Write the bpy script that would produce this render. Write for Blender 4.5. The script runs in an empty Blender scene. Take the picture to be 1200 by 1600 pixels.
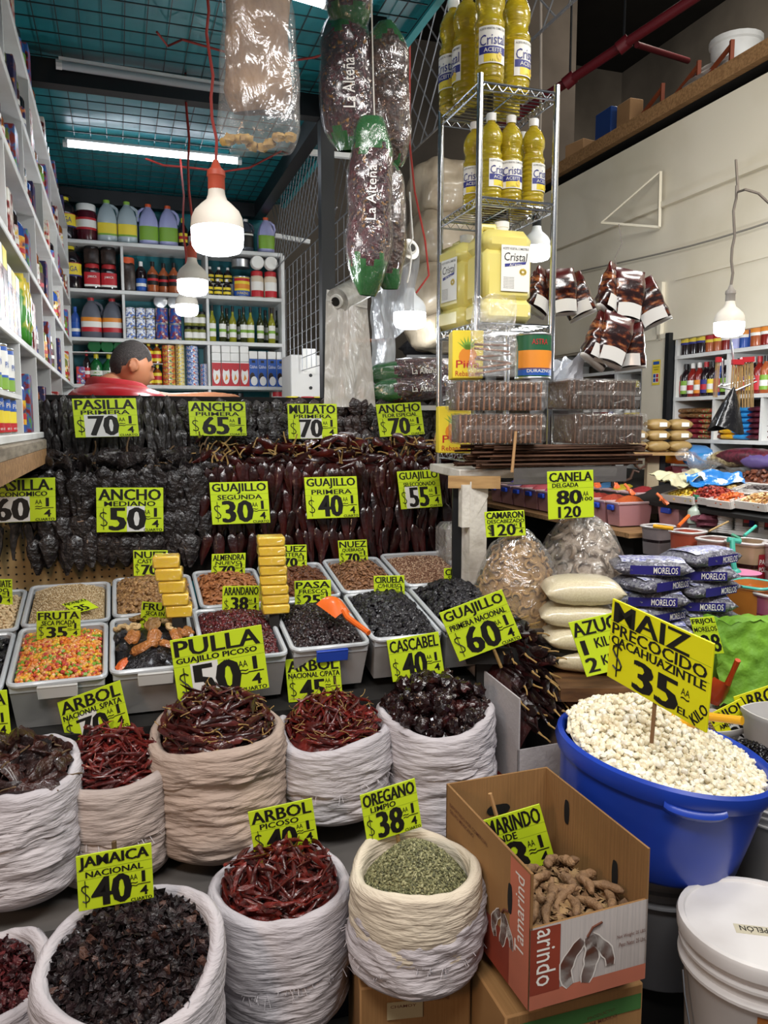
import bpy, bmesh, math, random
from mathutils import Vector, Matrix, noise
PI = math.pi
rnd = random.Random(11)
SC = bpy.context.scene
COL = SC.collection
# ---------------------------------------------------------------- camera
CAM_H, FPX, PITCH, YAW = 1.55, 1230.0, math.radians(6.3), math.radians(18.5)
cam_data = bpy.data.cameras.new('camera')
cam = bpy.data.objects.new('camera', cam_data); COL.objects.link(cam)
cam.location = (0, 0, CAM_H); cam.rotation_euler = (PI/2 - PITCH, 0, 0)
cam_data.sensor_fit = 'VERTICAL'; cam_data.sensor_height = 36.0
cam_data.lens = 36.0 * FPX / 1600.0; cam_data.clip_start = 0.05
SC.camera = cam
# ---------------------------------------------------------------- world, exposure
SC.view_settings.view_transform = 'Standard'; SC.view_settings.look = 'None'
SC.view_settings.gamma = 1.0; SC.view_settings.use_curve_mapping = False
SC.view_settings.exposure = 0.35
world = bpy.data.worlds.new('market_air'); SC.world = world; world.use_nodes = True
world.node_tree.nodes['Background'].inputs[0].default_value = (0.92, 0.95, 1.0, 1)
world.node_tree.nodes['Background'].inputs[1].default_value = 0.16
SC.cycles.max_bounces = 8; SC.cycles.transparent_max_bounces = 24
SC.cycles.diffuse_bounces = 3; SC.cycles.glossy_bounces = 3; SC.cycles.transmission_bounces = 6
SC.cycles.sample_clamp_indirect = 4.0; SC.cycles.caustics_reflective = False; SC.cycles.caustics_refractive = False
# stall axes: U runs along the stall front, V runs into the stall
UX = Vector((math.cos(YAW), math.sin(YAW), 0)); VX = Vector((-math.sin(YAW), math.cos(YAW), 0)); ZX = Vector((0, 0, 1))
def S(u, v, z): return UX*u + VX*v + ZX*z
def area_lamp(name, loc, target, sx, sy, power, color):
    l = bpy.data.lights.new(name, 'AREA'); l.shape = 'RECTANGLE'; l.size = sx; l.size_y = sy; l.energy = power; l.color = color
    o = bpy.data.objects.new(name, l); COL.objects.link(o); o.location = loc
    o.rotation_euler = (Vector(target) - Vector(loc)).to_track_quat('-Z', 'Y').to_euler()
    return o
# added unseen lights, assumed high over the aisle behind and beside the viewer
area_lamp('assumed_aisle_light', (-0.6, -0.4, 3.9), (0.0, 2.0, 0.7), 2.2, 0.5, 82, (1.0, 0.98, 0.96))
area_lamp('assumed_aisle_light', (1.5, 0.9, 3.6), (1.0, 2.4, 0.8), 1.6, 0.4, 50, (1.0, 0.98, 0.95))
area_lamp('assumed_aisle_light', (2.6, 2.6, 3.7), (2.3, 3.8, 1.2), 1.6, 0.5, 60, (1.0, 0.97, 0.9))
area_lamp('hall_fill', (2.6, 6.3, 5.7), (3.6, 7.0, 2.5), 1.2, 0.5, 55, (1.0, 0.93, 0.82))  # added fill light, put in to brighten the far hall walls and column
area_lamp('assumed_warm_light', (-1.5, -0.9, 2.0), (0.1, 1.8, 0.5), 0.4, 0.4, 15, (1.0, 0.62, 0.38))  # unseen warm light, assumed for the orange glow on the front sacks
# ---------------------------------------------------------------- pixel helpers (the photograph is 1200 x 1600)
def ray(px, py):
    x = (px-600)/FPX; y = (800-py)/FPX
    return Vector((x, math.cos(PITCH)+y*math.sin(PITCH), -math.sin(PITCH)+y*math.cos(PITCH)))
def at(px, py, d):
    r = ray(px, py); return Vector((0, 0, CAM_H)) + r*(d/r.y)
def onv(px, py, v):
    r = ray(px, py); return Vector((0, 0, CAM_H)) + r*(v/r.dot(VX))
def onu(px, py, u):
    r = ray(px, py); return Vector((0, 0, CAM_H)) + r*(u/r.dot(UX))
def onz(px, py, z):
    r = ray(px, py); return Vector((0, 0, CAM_H)) + r*((z-CAM_H)/r.z)
def uvz(p): return p.dot(UX), p.dot(VX), p.z
# ---------------------------------------------------------------- materials
def lin(c): return c/12.92 if c <= 0.04045 else ((c+0.055)/1.055)**2.4
def hx(h):
    if not isinstance(h, str): return tuple(h)
    h = h.lstrip('#'); return tuple(lin(int(h[i:i+2], 16)/255) for i in (0, 2, 4))
_mats = {}
def M(name, col='#888888', rough=0.5, metal=0.0, emit=0.0, col2=None, ns=8.0, stretch=(1, 1, 1), detail=4.0, contrast=(0.35, 0.65),
      bump=0.0, bs=30.0, bstretch=(1, 1, 1), trans=0.0, coat=0.0, spec=0.5, col3=None, vor=False, vbump=False, ior=1.45, sss=0.0, island=0.0):
    """Principled material: base colour, optional noise/voronoi mix to col2, optional bump, optional per-island brightness change."""
    if name in _mats: return _mats[name]
    m = bpy.data.materials.new(name); m.use_nodes = True; nt = m.node_tree; N = nt.nodes; L = nt.links
    b = N['Principled BSDF']; c = hx(col)
    b.inputs['Base Color'].default_value = (*c, 1); b.inputs['Roughness'].default_value = rough; b.inputs['Metallic'].default_value = metal
    b.inputs['Transmission Weight'].default_value = trans; b.inputs['Coat Weight'].default_value = coat; b.inputs['Coat Roughness'].default_value = 0.12
    b.inputs['Specular IOR Level'].default_value = spec; b.inputs['IOR'].default_value = ior
    if sss: b.inputs['Subsurface Weight'].default_value = sss; b.inputs['Subsurface Radius'].default_value = (0.02, 0.012, 0.006)
    if emit:
        b.inputs['Emission Color'].default_value = (*c, 1); b.inputs['Emission Strength'].default_value = emit
    tc = None
    def coords(st):
        nonlocal tc
        if tc is None: tc = N.new('ShaderNodeTexCoord')
        mp = N.new('ShaderNodeMapping'); mp.inputs['Scale'].default_value = st; L.new(tc.outputs['Object'], mp.inputs['Vector']); return mp.outputs[0]
    out = None
    if col2 is not None:
        if vor:
            t = N.new('ShaderNodeTexVoronoi'); t.inputs['Scale'].default_value = ns; L.new(coords(stretch), t.inputs['Vector'])
            sp = N.new('ShaderNodeSeparateColor'); L.new(t.outputs['Color'], sp.inputs[0]); fac = sp.outputs[0]
        else:
            t = N.new('ShaderNodeTexNoise'); t.inputs['Scale'].default_value = ns; t.inputs['Detail'].default_value = detail
            L.new(coords(stretch), t.inputs['Vector']); fac = t.outputs['Fac']
        r = N.new('ShaderNodeValToRGB'); L.new(fac, r.inputs[0]); e = r.color_ramp.elements
        e[0].position = contrast[0]; e[0].color = (*c, 1); e[1].position = contrast[1]; e[1].color = (*hx(col2), 1)
        if col3 is not None:
            x = e.new(min(0.99, contrast[1] + 0.12)); x.color = (*hx(col3), 1)
        if vor: r.color_ramp.interpolation = 'CONSTANT'; e[0].position = 0.0
        out = r.outputs[0]
    if island:
        g = N.new('ShaderNodeNewGeometry'); mp = N.new('ShaderNodeMapRange'); mp.inputs['To Min'].default_value = 1-island; mp.inputs['To Max'].default_value = 1+island
        oi = N.new('ShaderNodeObjectInfo'); ad = N.new('ShaderNodeMath'); ad.operation = 'ADD'; fr = N.new('ShaderNodeMath'); fr.operation = 'FRACT'
        L.new(g.outputs['Random Per Island'], ad.inputs[0]); L.new(oi.outputs['Random'], ad.inputs[1]); L.new(ad.outputs[0], fr.inputs[0]); L.new(fr.outputs[0], mp.inputs['Value'])
        hs = N.new('ShaderNodeHueSaturation'); L.new(mp.outputs[0], hs.inputs['Value'])
        if out is None: hs.inputs['Color'].default_value = (*c, 1)
        else: L.new(out, hs.inputs['Color'])
        out = hs.outputs[0]
    if out is not None: L.new(out, b.inputs['Base Color'])
    if bump:
        if vbump: t = N.new('ShaderNodeTexVoronoi'); h = t.outputs['Distance']
        else: t = N.new('ShaderNodeTexNoise'); t.inputs['Detail'].default_value = 3.0; h = t.outputs['Fac']
        t.inputs['Scale'].default_value = bs; L.new(coords(bstretch), t.inputs['Vector'])
        bp = N.new('ShaderNodeBump'); bp.inputs['Strength'].default_value = bump; bp.inputs['Distance'].default_value = 0.02
        L.new(h, bp.inputs['Height']); L.new(bp.outputs[0], b.inputs['Normal'])
    _mats[name] = m; return m
def film(name, tint='#ffffff', haze=0.12, edge=0.5, rough=0.12, bs=25.0, bump=0.6, bstretch=(1, 1, 1)):
    """Clear plastic film: see-through, shinier and whiter where it turns edge-on, wrinkled."""
    if name in _mats: return _mats[name]
    m = bpy.data.materials.new(name); m.use_nodes = True; nt = m.node_tree; N = nt.nodes; L = nt.links
    b = N['Principled BSDF']; b.inputs['Base Color'].default_value = (*hx(tint), 1); b.inputs['Roughness'].default_value = max(rough, .3)
    tr = N.new('ShaderNodeBsdfTransparent'); gl = N.new('ShaderNodeBsdfGlossy'); gl.inputs['Roughness'].default_value = rough; m0 = N.new('ShaderNodeMixShader'); mx = N.new('ShaderNodeMixShader'); lw = N.new('ShaderNodeLayerWeight'); lw.inputs['Blend'].default_value = 0.35
    mr = N.new('ShaderNodeMapRange'); mr.inputs['To Min'].default_value = .04; mr.inputs['To Max'].default_value = edge
    tc = N.new('ShaderNodeTexCoord'); mp = N.new('ShaderNodeMapping'); mp.inputs['Scale'].default_value = bstretch; L.new(tc.outputs['Object'], mp.inputs['Vector'])
    nz = N.new('ShaderNodeTexNoise'); nz.inputs['Scale'].default_value = bs; nz.inputs['Detail'].default_value = 4; nz.inputs['Distortion'].default_value = 1.5
    bp = N.new('ShaderNodeBump'); bp.inputs['Strength'].default_value = bump; bp.inputs['Distance'].default_value = 0.03
    L.new(mp.outputs[0], nz.inputs['Vector']); L.new(nz.outputs['Fac'], bp.inputs['Height']); L.new(bp.outputs[0], b.inputs['Normal']); L.new(bp.outputs[0], lw.inputs['Normal'])
    L.new(lw.outputs['Facing'], mr.inputs['Value']); L.new(mr.outputs[0], m0.inputs[0]); mx.inputs[0].default_value = haze; L.new(bp.outputs[0], gl.inputs['Normal'])
    L.new(tr.outputs[0], m0.inputs[1]); L.new(gl.outputs[0], m0.inputs[2]); L.new(m0.outputs[0], mx.inputs[1]); L.new(b.outputs[0], mx.inputs[2]); L.new(mx.outputs[0], N['Material Output'].inputs['Surface'])
    _mats[name] = m; return m
# ---------------------------------------------------------------- mesh builder
class MB:
    def __init__(s): s.v = []; s.f = []; s.m = []
    def add(s, vs, fs, mi=0, T=None):
        o = len(s.v)
        if T is not None: vs = [T @ Vector(p) for p in vs]
        s.v.extend([tuple(p) for p in vs]); s.f.extend([tuple(i+o for i in f) for f in fs])
        s.m.extend(mi if isinstance(mi, list) else [mi]*len(fs)); return s
    def box(s, c, d, mi=0, T=None, b=0.0):
        x, y, z = d[0]/2, d[1]/2, d[2]/2; c = Vector(c)
        if b <= 0:
            vs = [c+Vector((i*x, j*y, k*z)) for k in (-1, 1) for j in (-1, 1) for i in (-1, 1)]
            fs = [(0, 2, 3, 1), (4, 5, 7, 6), (0, 1, 5, 4), (2, 6, 7, 3), (0, 4, 6, 2), (1, 3, 7, 5)]
            return s.add(vs, s.outw(vs, fs, c), mi, T)
        b = min(b, x*.95, y*.95, z*.95)
        vs = []; idx = {}
        for k in (-1, 1):
            for j in (-1, 1):
                for i in (-1, 1):
                    for a in range(3):
                        w = [i*(x-b), j*(y-b), k*(z-b)]; w[a] = (i*x, j*y, k*z)[a]
                        idx[(i, j, k, a)] = len(vs); vs.append(c+Vector(w))
        fs = []
        for a in range(3):
            o1, o2 = [q for q in range(3) if q != a]
            for sg in (-1, 1):
                q = []
                for s1, s2 in ((-1, -1), (1, -1), (1, 1), (-1, 1)):
                    t = [0, 0, 0]; t[a] = sg; t[o1] = s1; t[o2] = s2; q.append(idx[(*t, a)])
                if (sg == 1) == (a == 1): q.reverse()
                fs.append(tuple(q))
        for a in range(3):
            o1, o2 = [q for q in range(3) if q != a]
            for s1 in (-1, 1):
                for s2 in (-1, 1):
                    q = []
                    for e, ax in ((-1, o1), (1, o1), (1, o2), (-1, o2)):
                        t = [0, 0, 0]; t[a] = e; t[o1] = s1; t[o2] = s2; q.append(idx[(*t, ax)])
                    fs.append(tuple(q))
        for k in (-1, 1):
            for j in (-1, 1):
                for i in (-1, 1): fs.append(tuple(idx[(i, j, k, a)] for a in range(3)))
        return s.add(vs, s.outw(vs, fs, c), mi, T)
    def outw(s, vs, fs, c):
        r = []
        for f in fs:
            n = (vs[f[1]]-vs[f[0]]).cross(vs[f[2]]-vs[f[0]])
            r.append(f if n.dot(vs[f[0]]-c) > 0 else tuple(reversed(f)))
        return r
    def tube(s, pts, r, n=6, mi=0, T=None, closed=False):
        pts = [Vector(p) for p in pts]; k = len(pts); rs = r if isinstance(r, (list, tuple)) else [r]*k
        vs = []; fs = []; up = None
        for i, p in enumerate(pts):
            a = pts[i-1] if i > 0 else (pts[-1] if closed else p); c = pts[i+1] if i < k-1 else (pts[0] if closed else p)
            t = (c-a).normalized() if (c-a).length > 1e-9 else Vector((0, 0, 1))
            if up is None: up = t.orthogonal().normalized()
            else:
                up = up - t*up.dot(t); up = up.normalized() if up.length > 1e-6 else t.orthogonal().normalized()
            w = t.cross(up)
            for j in range(n):
                q = 2*PI*j/n; vs.append(p + (up*math.cos(q)+w*math.sin(q))*rs[i])
        for i in range(k if closed else k-1):
            for j in range(n):
                A = i*n; B = ((i+1) % k)*n; fs.append((A+j, A+(j+1) % n, B+(j+1) % n, B+j))
        if not closed: fs.append(tuple(range(n-1, -1, -1))); fs.append(tuple(range((k-1)*n, k*n)))
        return s.add(vs, fs, mi, T)
    def lathe(s, prof, n=20, mi=0, T=None, sx=1.0, sy=1.0, sq=0.0, cap=True):
        """prof: (r, z) rows from the bottom up; sq > 0 squares the section off."""
        vs = []; fs = []; ms = []; k = len(prof)
        for r, z in prof:
            for j in range(n):
                q = 2*PI*j/n; c, d = math.cos(q), math.sin(q)
                w = 1.0 if not sq else (1-sq) + sq/max(abs(c), abs(d))
                vs.append((r*c*w*sx, r*d*w*sy, z))
        for i in range(k-1):
            for j in range(n):
                fs.append((i*n+j, i*n+(j+1) % n, (i+1)*n+(j+1) % n, (i+1)*n+j)); ms.append(mi[i] if isinstance(mi, list) else mi)
        if cap:
            fs.append(tuple(range(n-1, -1, -1))); ms.append(mi[0] if isinstance(mi, list) else mi)
            fs.append(tuple(range((k-1)*n, k*n))); ms.append(mi[-1] if isinstance(mi, list) else mi)
        return s.add(vs, fs, ms, T)
    def grid(s, fn, nu, nv, mi=0, T=None, wrap=False):
        vs = []; fs = []
        cu = nu if wrap else nu+1
        for j in range(nv+1):
            for i in range(cu): vs.append(fn(i/nu, j/nv))
        for j in range(nv):
            for i in range(nu):
                i2 = (i+1) % cu; fs.append((j*cu+i, j*cu+i2, (j+1)*cu+i2, (j+1)*cu+i))
        return s.add(vs, fs, mi, T)
    def poly(s, pts, t, mi=0, T=None):
        """flat outline (x, y) given thickness t along z, centred"""
        n = len(pts); vs = [(x, y, -t/2) for x, y in pts]+[(x, y, t/2) for x, y in pts]
        fs = [tuple(range(n-1, -1, -1)), tuple(range(n, 2*n))]+[(i, (i+1) % n, n+(i+1) % n, n+i) for i in range(n)]
        return s.add(vs, fs, mi, T)
    def blob(s, c, r, mi=0, T=None, n=8, m=6, jit=0.0, seed=0):
        """ellipsoid with radii r, optionally lumpy"""
        c = Vector(c); vs = []; fs = []
        for j in range(m+1):
            ph = PI*j/m
            for i in range(n):
                q = 2*PI*i/n; d = Vector((math.sin(ph)*math.cos(q), math.sin(ph)*math.sin(q), -math.cos(ph)))
                w = 1 + jit*noise.noise(d*2.1+Vector((seed*7.3, seed*1.7, 0))) if jit else 1
                vs.append(c+Vector((d.x*r[0]*w, d.y*r[1]*w, d.z*r[2]*w)))
        for j in range(m):
            for i in range(n): fs.append((j*n+i, j*n+(i+1) % n, (j+1)*n+(i+1) % n, (j+1)*n+i))
        return s.add(vs, fs, mi, T)
    def text(s, st, x0, y0, x1, y1, z=0.0, mi=0, T=None, bold=0.0, shear=0.0, fit=True, rot=0.0):
        vs, fs, w, h = glyphs(st)
        X, Y = x1-x0, y1-y0
        if not fit:
            k = min(X/max(w, 1e-6), Y/h); ox = x0+(X-k*w)/2; oy = y0+(Y-k*h)/2; X, Y = k*w, k*h
        else: ox, oy = x0, y0
        offs = (0,) if not bold else (-bold, 0, bold)
        cr, sr = math.cos(rot), math.sin(rot); mx, my = ox+X/2, oy+Y/2
        for q, o in enumerate(offs):
            out = []
            for a, b in vs:
                px = ox + a/max(w, 1e-6)*X + o + shear*(b/h-.5)*Y; py = oy + b/h*Y
                if rot: px, py = mx+(px-mx)*cr-(py-my)*sr, my+(px-mx)*sr+(py-my)*cr
                out.append((px, py, z+q*2e-5))
            s.add(out, fs, mi, T)
        return s
    def build(s, name, mats, sharp=0.7, smooth=True):
        me = bpy.data.meshes.new(name); me.from_pydata(s.v, [], s.f)
        if not isinstance(mats, (list, tuple)): mats = [mats]
        for m in mats: me.materials.append(m)
        if len(mats) > 1: me.polygons.foreach_set('material_index', s.m)
        if smooth:
            me.shade_smooth(); me.set_sharp_from_angle(angle=sharp)
        me.update(); return me
_gl = {}
def glyphs(st):
    if st in _gl: return _gl[st]
    cu = bpy.data.curves.new('lettering', 'FONT'); cu.body = st; cu.resolution_u = 2; cu.offset = 0.003
    o = bpy.data.objects.new('lettering', cu); me = bpy.data.meshes.new_from_object(o)
    vs = [(v.co.x, v.co.y) for v in me.vertices]; fs = [tuple(p.vertices) for p in me.polygons]
    bpy.data.objects.remove(o); bpy.data.curves.remove(cu); bpy.data.meshes.remove(me)
    x0 = min(a for a, b in vs); x1 = max(a for a, b in vs); y0 = min(b for a, b in vs); y1 = max(b for a, b in vs)
    _gl[st] = ([(a-x0, b-y0) for a, b in vs], fs, x1-x0, y1-y0); return _gl[st]
# ---------------------------------------------------------------- objects
def link(name, me, parent=None, T=None):
    o = bpy.data.objects.new(name, me); COL.objects.link(o)
    if parent is not None: o.parent = parent
    if T is not None: o.matrix_local = T
    return o
def thing(name, me, label, cat, group=None, T=None, kind=None):
    """a top-level thing; me = its own mesh, or None for an Empty that parents its parts"""
    o = link(name, me, None, T); o['label'] = label; o['category'] = cat
    if group: o['group'] = group
    if kind: o['kind'] = kind
    return o
def part(name, me, parent, label=None, T=None, stuff=False):
    o = link(name, me, parent, T)
    if label: o['label'] = label
    if stuff: o['kind'] = 'stuff'
    return o
def struct(name, me, label=None, T=None):
    o = link(name, me, None, T); o['kind'] = 'structure'
    if label: o['label'] = label
    return o
class Proto:
    """a kind of thing: its own mesh and the meshes of its parts (name, mesh, [sub-parts])"""
    def __init__(s, name, me, parts=()): s.name = name; s.me = me; s.parts = parts
    def put(s, T, label, cat, group=None):
        o = thing(s.name, s.me, label, cat, group, T)
        for p in s.parts:
            c = part(p[0], p[1], o)
            for q in (p[2] if len(p) > 2 else ()): part(q[0], q[1], c)
        return o
def Tm(loc, rot=None, sc=None):
    m = Matrix.Translation(loc)
    if rot is not None: m = m @ (rot.to_4x4() if isinstance(rot, Matrix) else rot.to_matrix().to_4x4())
    if sc is not None: m = m @ Matrix.Diagonal((*(sc if isinstance(sc, (tuple, list)) else (sc, sc, sc)), 1))
    return m
def Rz(a): return Matrix.Rotation(a, 4, 'Z')
def Rx(a): return Matrix.Rotation(a, 4, 'X')
def Ry(a): return Matrix.Rotation(a, 4, 'Y')
def facing(loc, yaw=YAW, lean=0.0, roll=0.0):
    """local XY plane stood upright, local +Z looking out towards the aisle"""
    return Matrix.Translation(loc) @ Rz(yaw) @ Rx(PI/2-lean) @ Rz(roll)
ST = Rz(YAW)                       # stall frame
def SF(u, v, z, r=0.0): return Matrix.Translation(S(u, v, z)) @ Rz(YAW+r)
ORD = ['first', 'second', 'third', 'fourth', 'fifth', 'sixth', 'seventh', 'eighth', 'ninth', 'tenth', 'eleventh', 'twelfth', 'thirteenth', 'fourteenth', 'fifteenth', 'sixteenth', 'seventeenth', 'eighteenth']
def nz(p, s=1.0, o=0.0): return noise.noise(Vector((p[0]*s+o, p[1]*s+o*1.7, p[2]*s-o)))
# ================================================================ THE SETTING
m_conc = M('hall_concrete', '#7a7166', 0.9, col2='#5c554c', ns=1.2, bump=0.15, bs=6)
m_floor = M('wet_floor', '#33312f', 0.55, col2='#1f1e1d', ns=3, bump=0.1, bs=12)
m_tarp = M('teal_tarp', '#2a8890', 0.34, col2='#1e6f78', ns=2.2, bump=0.35, bs=3.2, bstretch=(1, 1, 1))
m_teal = M('teal_wall', '#1a7f89', 0.45, col2='#126069', ns=1.5, bump=0.2, bs=4)
m_black = M('black_steel', '#121417', 0.45)
m_white = M('white_board', '#dcdddb', 0.55, col2='#c9c8c4', ns=5)
m_cream = M('cream_paint', '#e0d8c4', 0.62, col2='#cfc6ae', ns=1.6, contrast=(0.45, 0.8), bump=0.04, bs=5)
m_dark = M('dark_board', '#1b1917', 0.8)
m_wood = M('raw_wood', '#a07a50', 0.7, col2='#7d5b38', ns=6, stretch=(1, 12, 12), bump=0.15, bs=40, bstretch=(1, 8, 8))
m_steel = M('chrome_wire', '#b9bcc0', 0.22, metal=1.0)
m_wire = M('galvanised_wire', '#9a9ca0', 0.4, metal=0.8)
m_red = M('red_paint', '#5a0f18', 0.5)
CZ = 3.1                                            # stall ceiling height
def sbox(c, d, T=ST, b=0.0, mb=None): return (mb or MB()).box(c, d, 0, T, b)
struct('floor', sbox((1, 4, -0.03), (14, 14, 0.06)).build('floor', m_floor), 'dark worn market floor')
struct('ceiling', MB().grid(lambda a, c: ST @ Vector((-0.52+1.67*a, 1.2+4.58*c, CZ+0.02+0.02*noise.noise(Vector((a*5, c*9, 0))))), 24, 50).build('tarp', m_tarp), 'teal tarpaulin ceiling of the stall')
struct('wall_back', sbox((0.25, 5.79, 1.6), (1.6, 0.04, 3.06)).build('wall', m_teal), 'teal wall behind the back shelves')
struct('wall_left', sbox((-0.53, 4.45, 1.6), (0.03, 2.7, 3.1)).build('wall', m_dark), 'wall behind the left shelves')
struct('trim_1', sbox((0.24, 5.70, 3.035), (1.56, 0.08, 0.09)).build('beam', m_black), 'black steel beam over the back shelves')
struct('trim_2', sbox((0.24, 3.80, 3.035), (1.56, 0.07, 0.10)).build('beam', m_black), 'black steel beam across the teal ceiling')
struct('trim_3', sbox((0.98, 4.35, 3.035), (0.07, 2.7, 0.10)).build('beam', m_black), 'black steel beam along the open side of the stall')
struct('trim_4', sbox((0.98, 3.80, 1.52), (0.065, 0.065, 3.03)).build('post', m_black), 'black steel post at the corner of the stall')
struct('trim_5', sbox((1.155, 3.6, 3.10), (0.03, 4.2, 0.05)).build('strip', M('teal_paint', '#2b8d92', 0.5)), 'teal strip along the ceiling edge')
# the hall beyond
struct('wall_hall', sbox((2.5, 9.0, 3), (9, 0.1, 6.4)).build('wall', m_conc), 'dim concrete wall at the far end of the hall')
struct('wall_far', sbox((6.2, 5, 3), (0.1, 9, 6.4)).build('wall', m_conc), 'dim concrete wall above the loft')
struct('ceiling_hall', sbox((2.5, 4, 6.0), (9, 11, 0.1)).build('slab', M('hall_ceiling', '#2c2925', 0.9, col2='#211f1c', ns=2)), 'dark hall ceiling')
struct('wall_column', sbox((3.75, 6.9, 3), (0.65, 0.5, 6.0)).build('column', M('column_concrete', '#5c534a', 0.9, col2='#4a423a', ns=2)), 'brownish concrete column')
# cream facade of the neighbour stall (plane u = 3.3), open below for its shelves
struct('wall_right', sbox((3.34, 4.6, 2.74), (0.06, 5.6, 1.32)).build('wall', m_cream), 'cream painted facade above the neighbour stall')
struct('trim_6', sbox((3.40, 4.35, 1.55), (0.20, 0.24, 1.15)).build('pillar', m_cream), 'cream pillar between the neighbour shelves')
struct('trim_7', sbox((3.36, 4.205, 1.55), (0.16, 0.035, 1.15)).build('strip', m_black), 'black strip beside the cream pillar')
struct('wall_neighbour', sbox((3.68, 4.6, 1.3), (0.03, 5.6, 1.9)).build('wall', M('shelf_back', '#8d877c', 0.7)), 'back of the neighbour shelves')
def strip_u(v0, v1, z, h, t=0.03, u=3.30): return sbox((u, (v0+v1)/2, z), (t, abs(v1-v0), h))
struct('trim_8', strip_u(1.8, 7.3, 2.93, 0.035, u=3.295).build('rail', m_cream), 'cream rail along the facade')
struct('trim_9', strip_u(4.23, 7.3, 2.11, 0.03).build('rail', m_cream), 'cream sill strip along the facade')
struct('trim_10', strip_u(1.8, 4.18, 2.45, 0.02, 0.02, u=3.31).build('rail', m_cream), 'cream panel edge on the facade')
struct('trim_11', sbox((3.30, 4.3, 2.27), (0.03, 0.035, 0.36)).build('rail', m_cream), 'cream upright panel edge on the facade')
mb = MB().tube([S(3.285, v, 2.66+0.05*math.sin(v*1.3)) for v in [1.8+0.25*i for i in range(22)]], 0.006, 5)
thing('electric_conduit', mb.build('cable', M('grey_cable', '#8a867c', 0.6)), 'thin grey cable sagging along the cream facade', 'cable')
# triangular bracket on the facade
p0, p1, p2 = onu(1032, 268, 3.28), onu(1030, 355, 3.28), onu(940, 348, 3.10)
mb = MB().tube([p0, p1], 0.012, 4).tube([p1, p2], 0.010, 4).tube([p2, p0], 0.007, 4)
thing('wall_bracket', mb.build('bracket', m_cream), 'cream triangular bracket fixed to the facade', 'bracket')
# loft over the neighbour stall
pa, pb = onu(880, 268, 3.25), onu(1200, 70, 3.25)
zl = (pa.z+pb.z)/2+.02
struct('trim_12', sbox((3.28, 4.6, zl), (0.06, 6.2, 0.085)).build('beam', m_wood), 'long wooden edge beam of the loft')
struct('trim_13', sbox((4.7, 4.6, zl-0.02), (2.8, 6.2, 0.05)).build('loft', m_dark), 'loft floor')
def pipe(a, c, r, m): return MB().tube([a, a.lerp(c, .5), c], r, 10).build('pipe', m)
o = thing('sprinkler_pipe', pipe(at(740, 225, 6.6), at(1110, -20, 5.0), 0.033, m_red), 'dark red sprinkler pipe slung under the hall ceiling', 'pipe')
for q in (0.25, 0.48, 0.7):
    a = at(740, 225, 6.6).lerp(at(1110, -20, 5.0), q)
    part('hanger', MB().tube([a, a+Vector((0, 0, 5.95-a.z))], 0.008, 5).build('hanger', m_black), o)
    part('collar', MB().tube([a-Vector((.03, -.02, .02)), a+Vector((.03, -.02, .02))], 0.045, 10).build('collar', m_red), o)
thing('branch_pipe', pipe(at(995, 70, 6.0), at(1075, 95, 6.4), 0.022, m_red), 'thin dark red branch pipe below the larger sprinkler pipe', 'pipe')
def loft(px, py, d, w, dep, h): c = at(px, py, d); c.z = zl+0.012+h/2; return c, (w, dep, h)
def lbox(name, px, d, w, dep, h, m, label, cat, r=0.0):
    c = onu(px, 150, 3.40+dep*.6+.0*d); thing(name, MB().box((0, 0, h/2), (w, dep, h), b=0.006).build(name, m), label, cat, None, Tm((c.x, c.y, zl+0.01)) @ Rz(YAW+r))
m_card = M('plain_cardboard', '#9a7650', 0.8, col2='#8a6844', ns=4, bump=0.08, bs=60, bstretch=(1, 10, 1))
lbox('storage_box', 955, 6.35, 0.13, 0.2, 0.34, M('blue_plastic', '#1f3d77', 0.4), 'upright blue box stored on the loft', 'box')
lbox('cardboard_box', 985, 6.2, 0.11, 0.16, 0.30, m_card, 'upright brown carton beside the blue box on the loft', 'box')
lbox('cardboard_box', 925, 6.75, 0.34, 0.2, 0.18, m_card, 'low brown carton at the far end of the loft', 'box', 0.2)
for i, (px, d) in enumerate(((1035, 5.6), (1090, 5.2), (1140, 5.0))):
    b = onu(px, 150, 3.45); b.z = zl+0.01; h = 0.26
    mb = MB().tube([b, b+Vector((0, 0, h))], 0.016, 4).tube([b+Vector((0, 0, h*.9)), b+S(0.0, 0.4, h*.2)], 0.014, 4)
    thing('rack_frame', mb.build('frame', M('orange_steel', '#7d3a1e', 0.5)), 'orange steel frame leaning on the loft, ' + ('beside the small cartons', 'between two other orange frames', 'beside the white loft bucket')[i], 'frame', 'orange frames on the loft')
c = onu(1108, 100, 3.55); c.z = zl
mb = MB()
for k in range(4): mb.blob((0.03*k, 0, 0.07+0.05*k), (0.22-.02*k, 0.42-.05*k, 0.06), n=16, m=8, jit=.25, seed=k)
thing('folded_tarp', mb.build('tarp', M('grey_sheet', '#8f8781', 0.8, bump=0.5, bs=14)), 'crumpled pile of grey sheeting on the loft', 'sheet', None, Tm(c) @ ST)
c = onu(1150, 72, 3.65); c.z = zl
thing('paint_bucket', MB().lathe([(0.12, 0), (0.145, 0.34), (0.155, 0.35), (0.155, 0.38), (0.14, 0.38), (0.12, 0.1)], 20, cap=False).build('bucket', m_white), 'white bucket on the loft above the facade', 'bucket', None, Tm(c))
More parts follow.
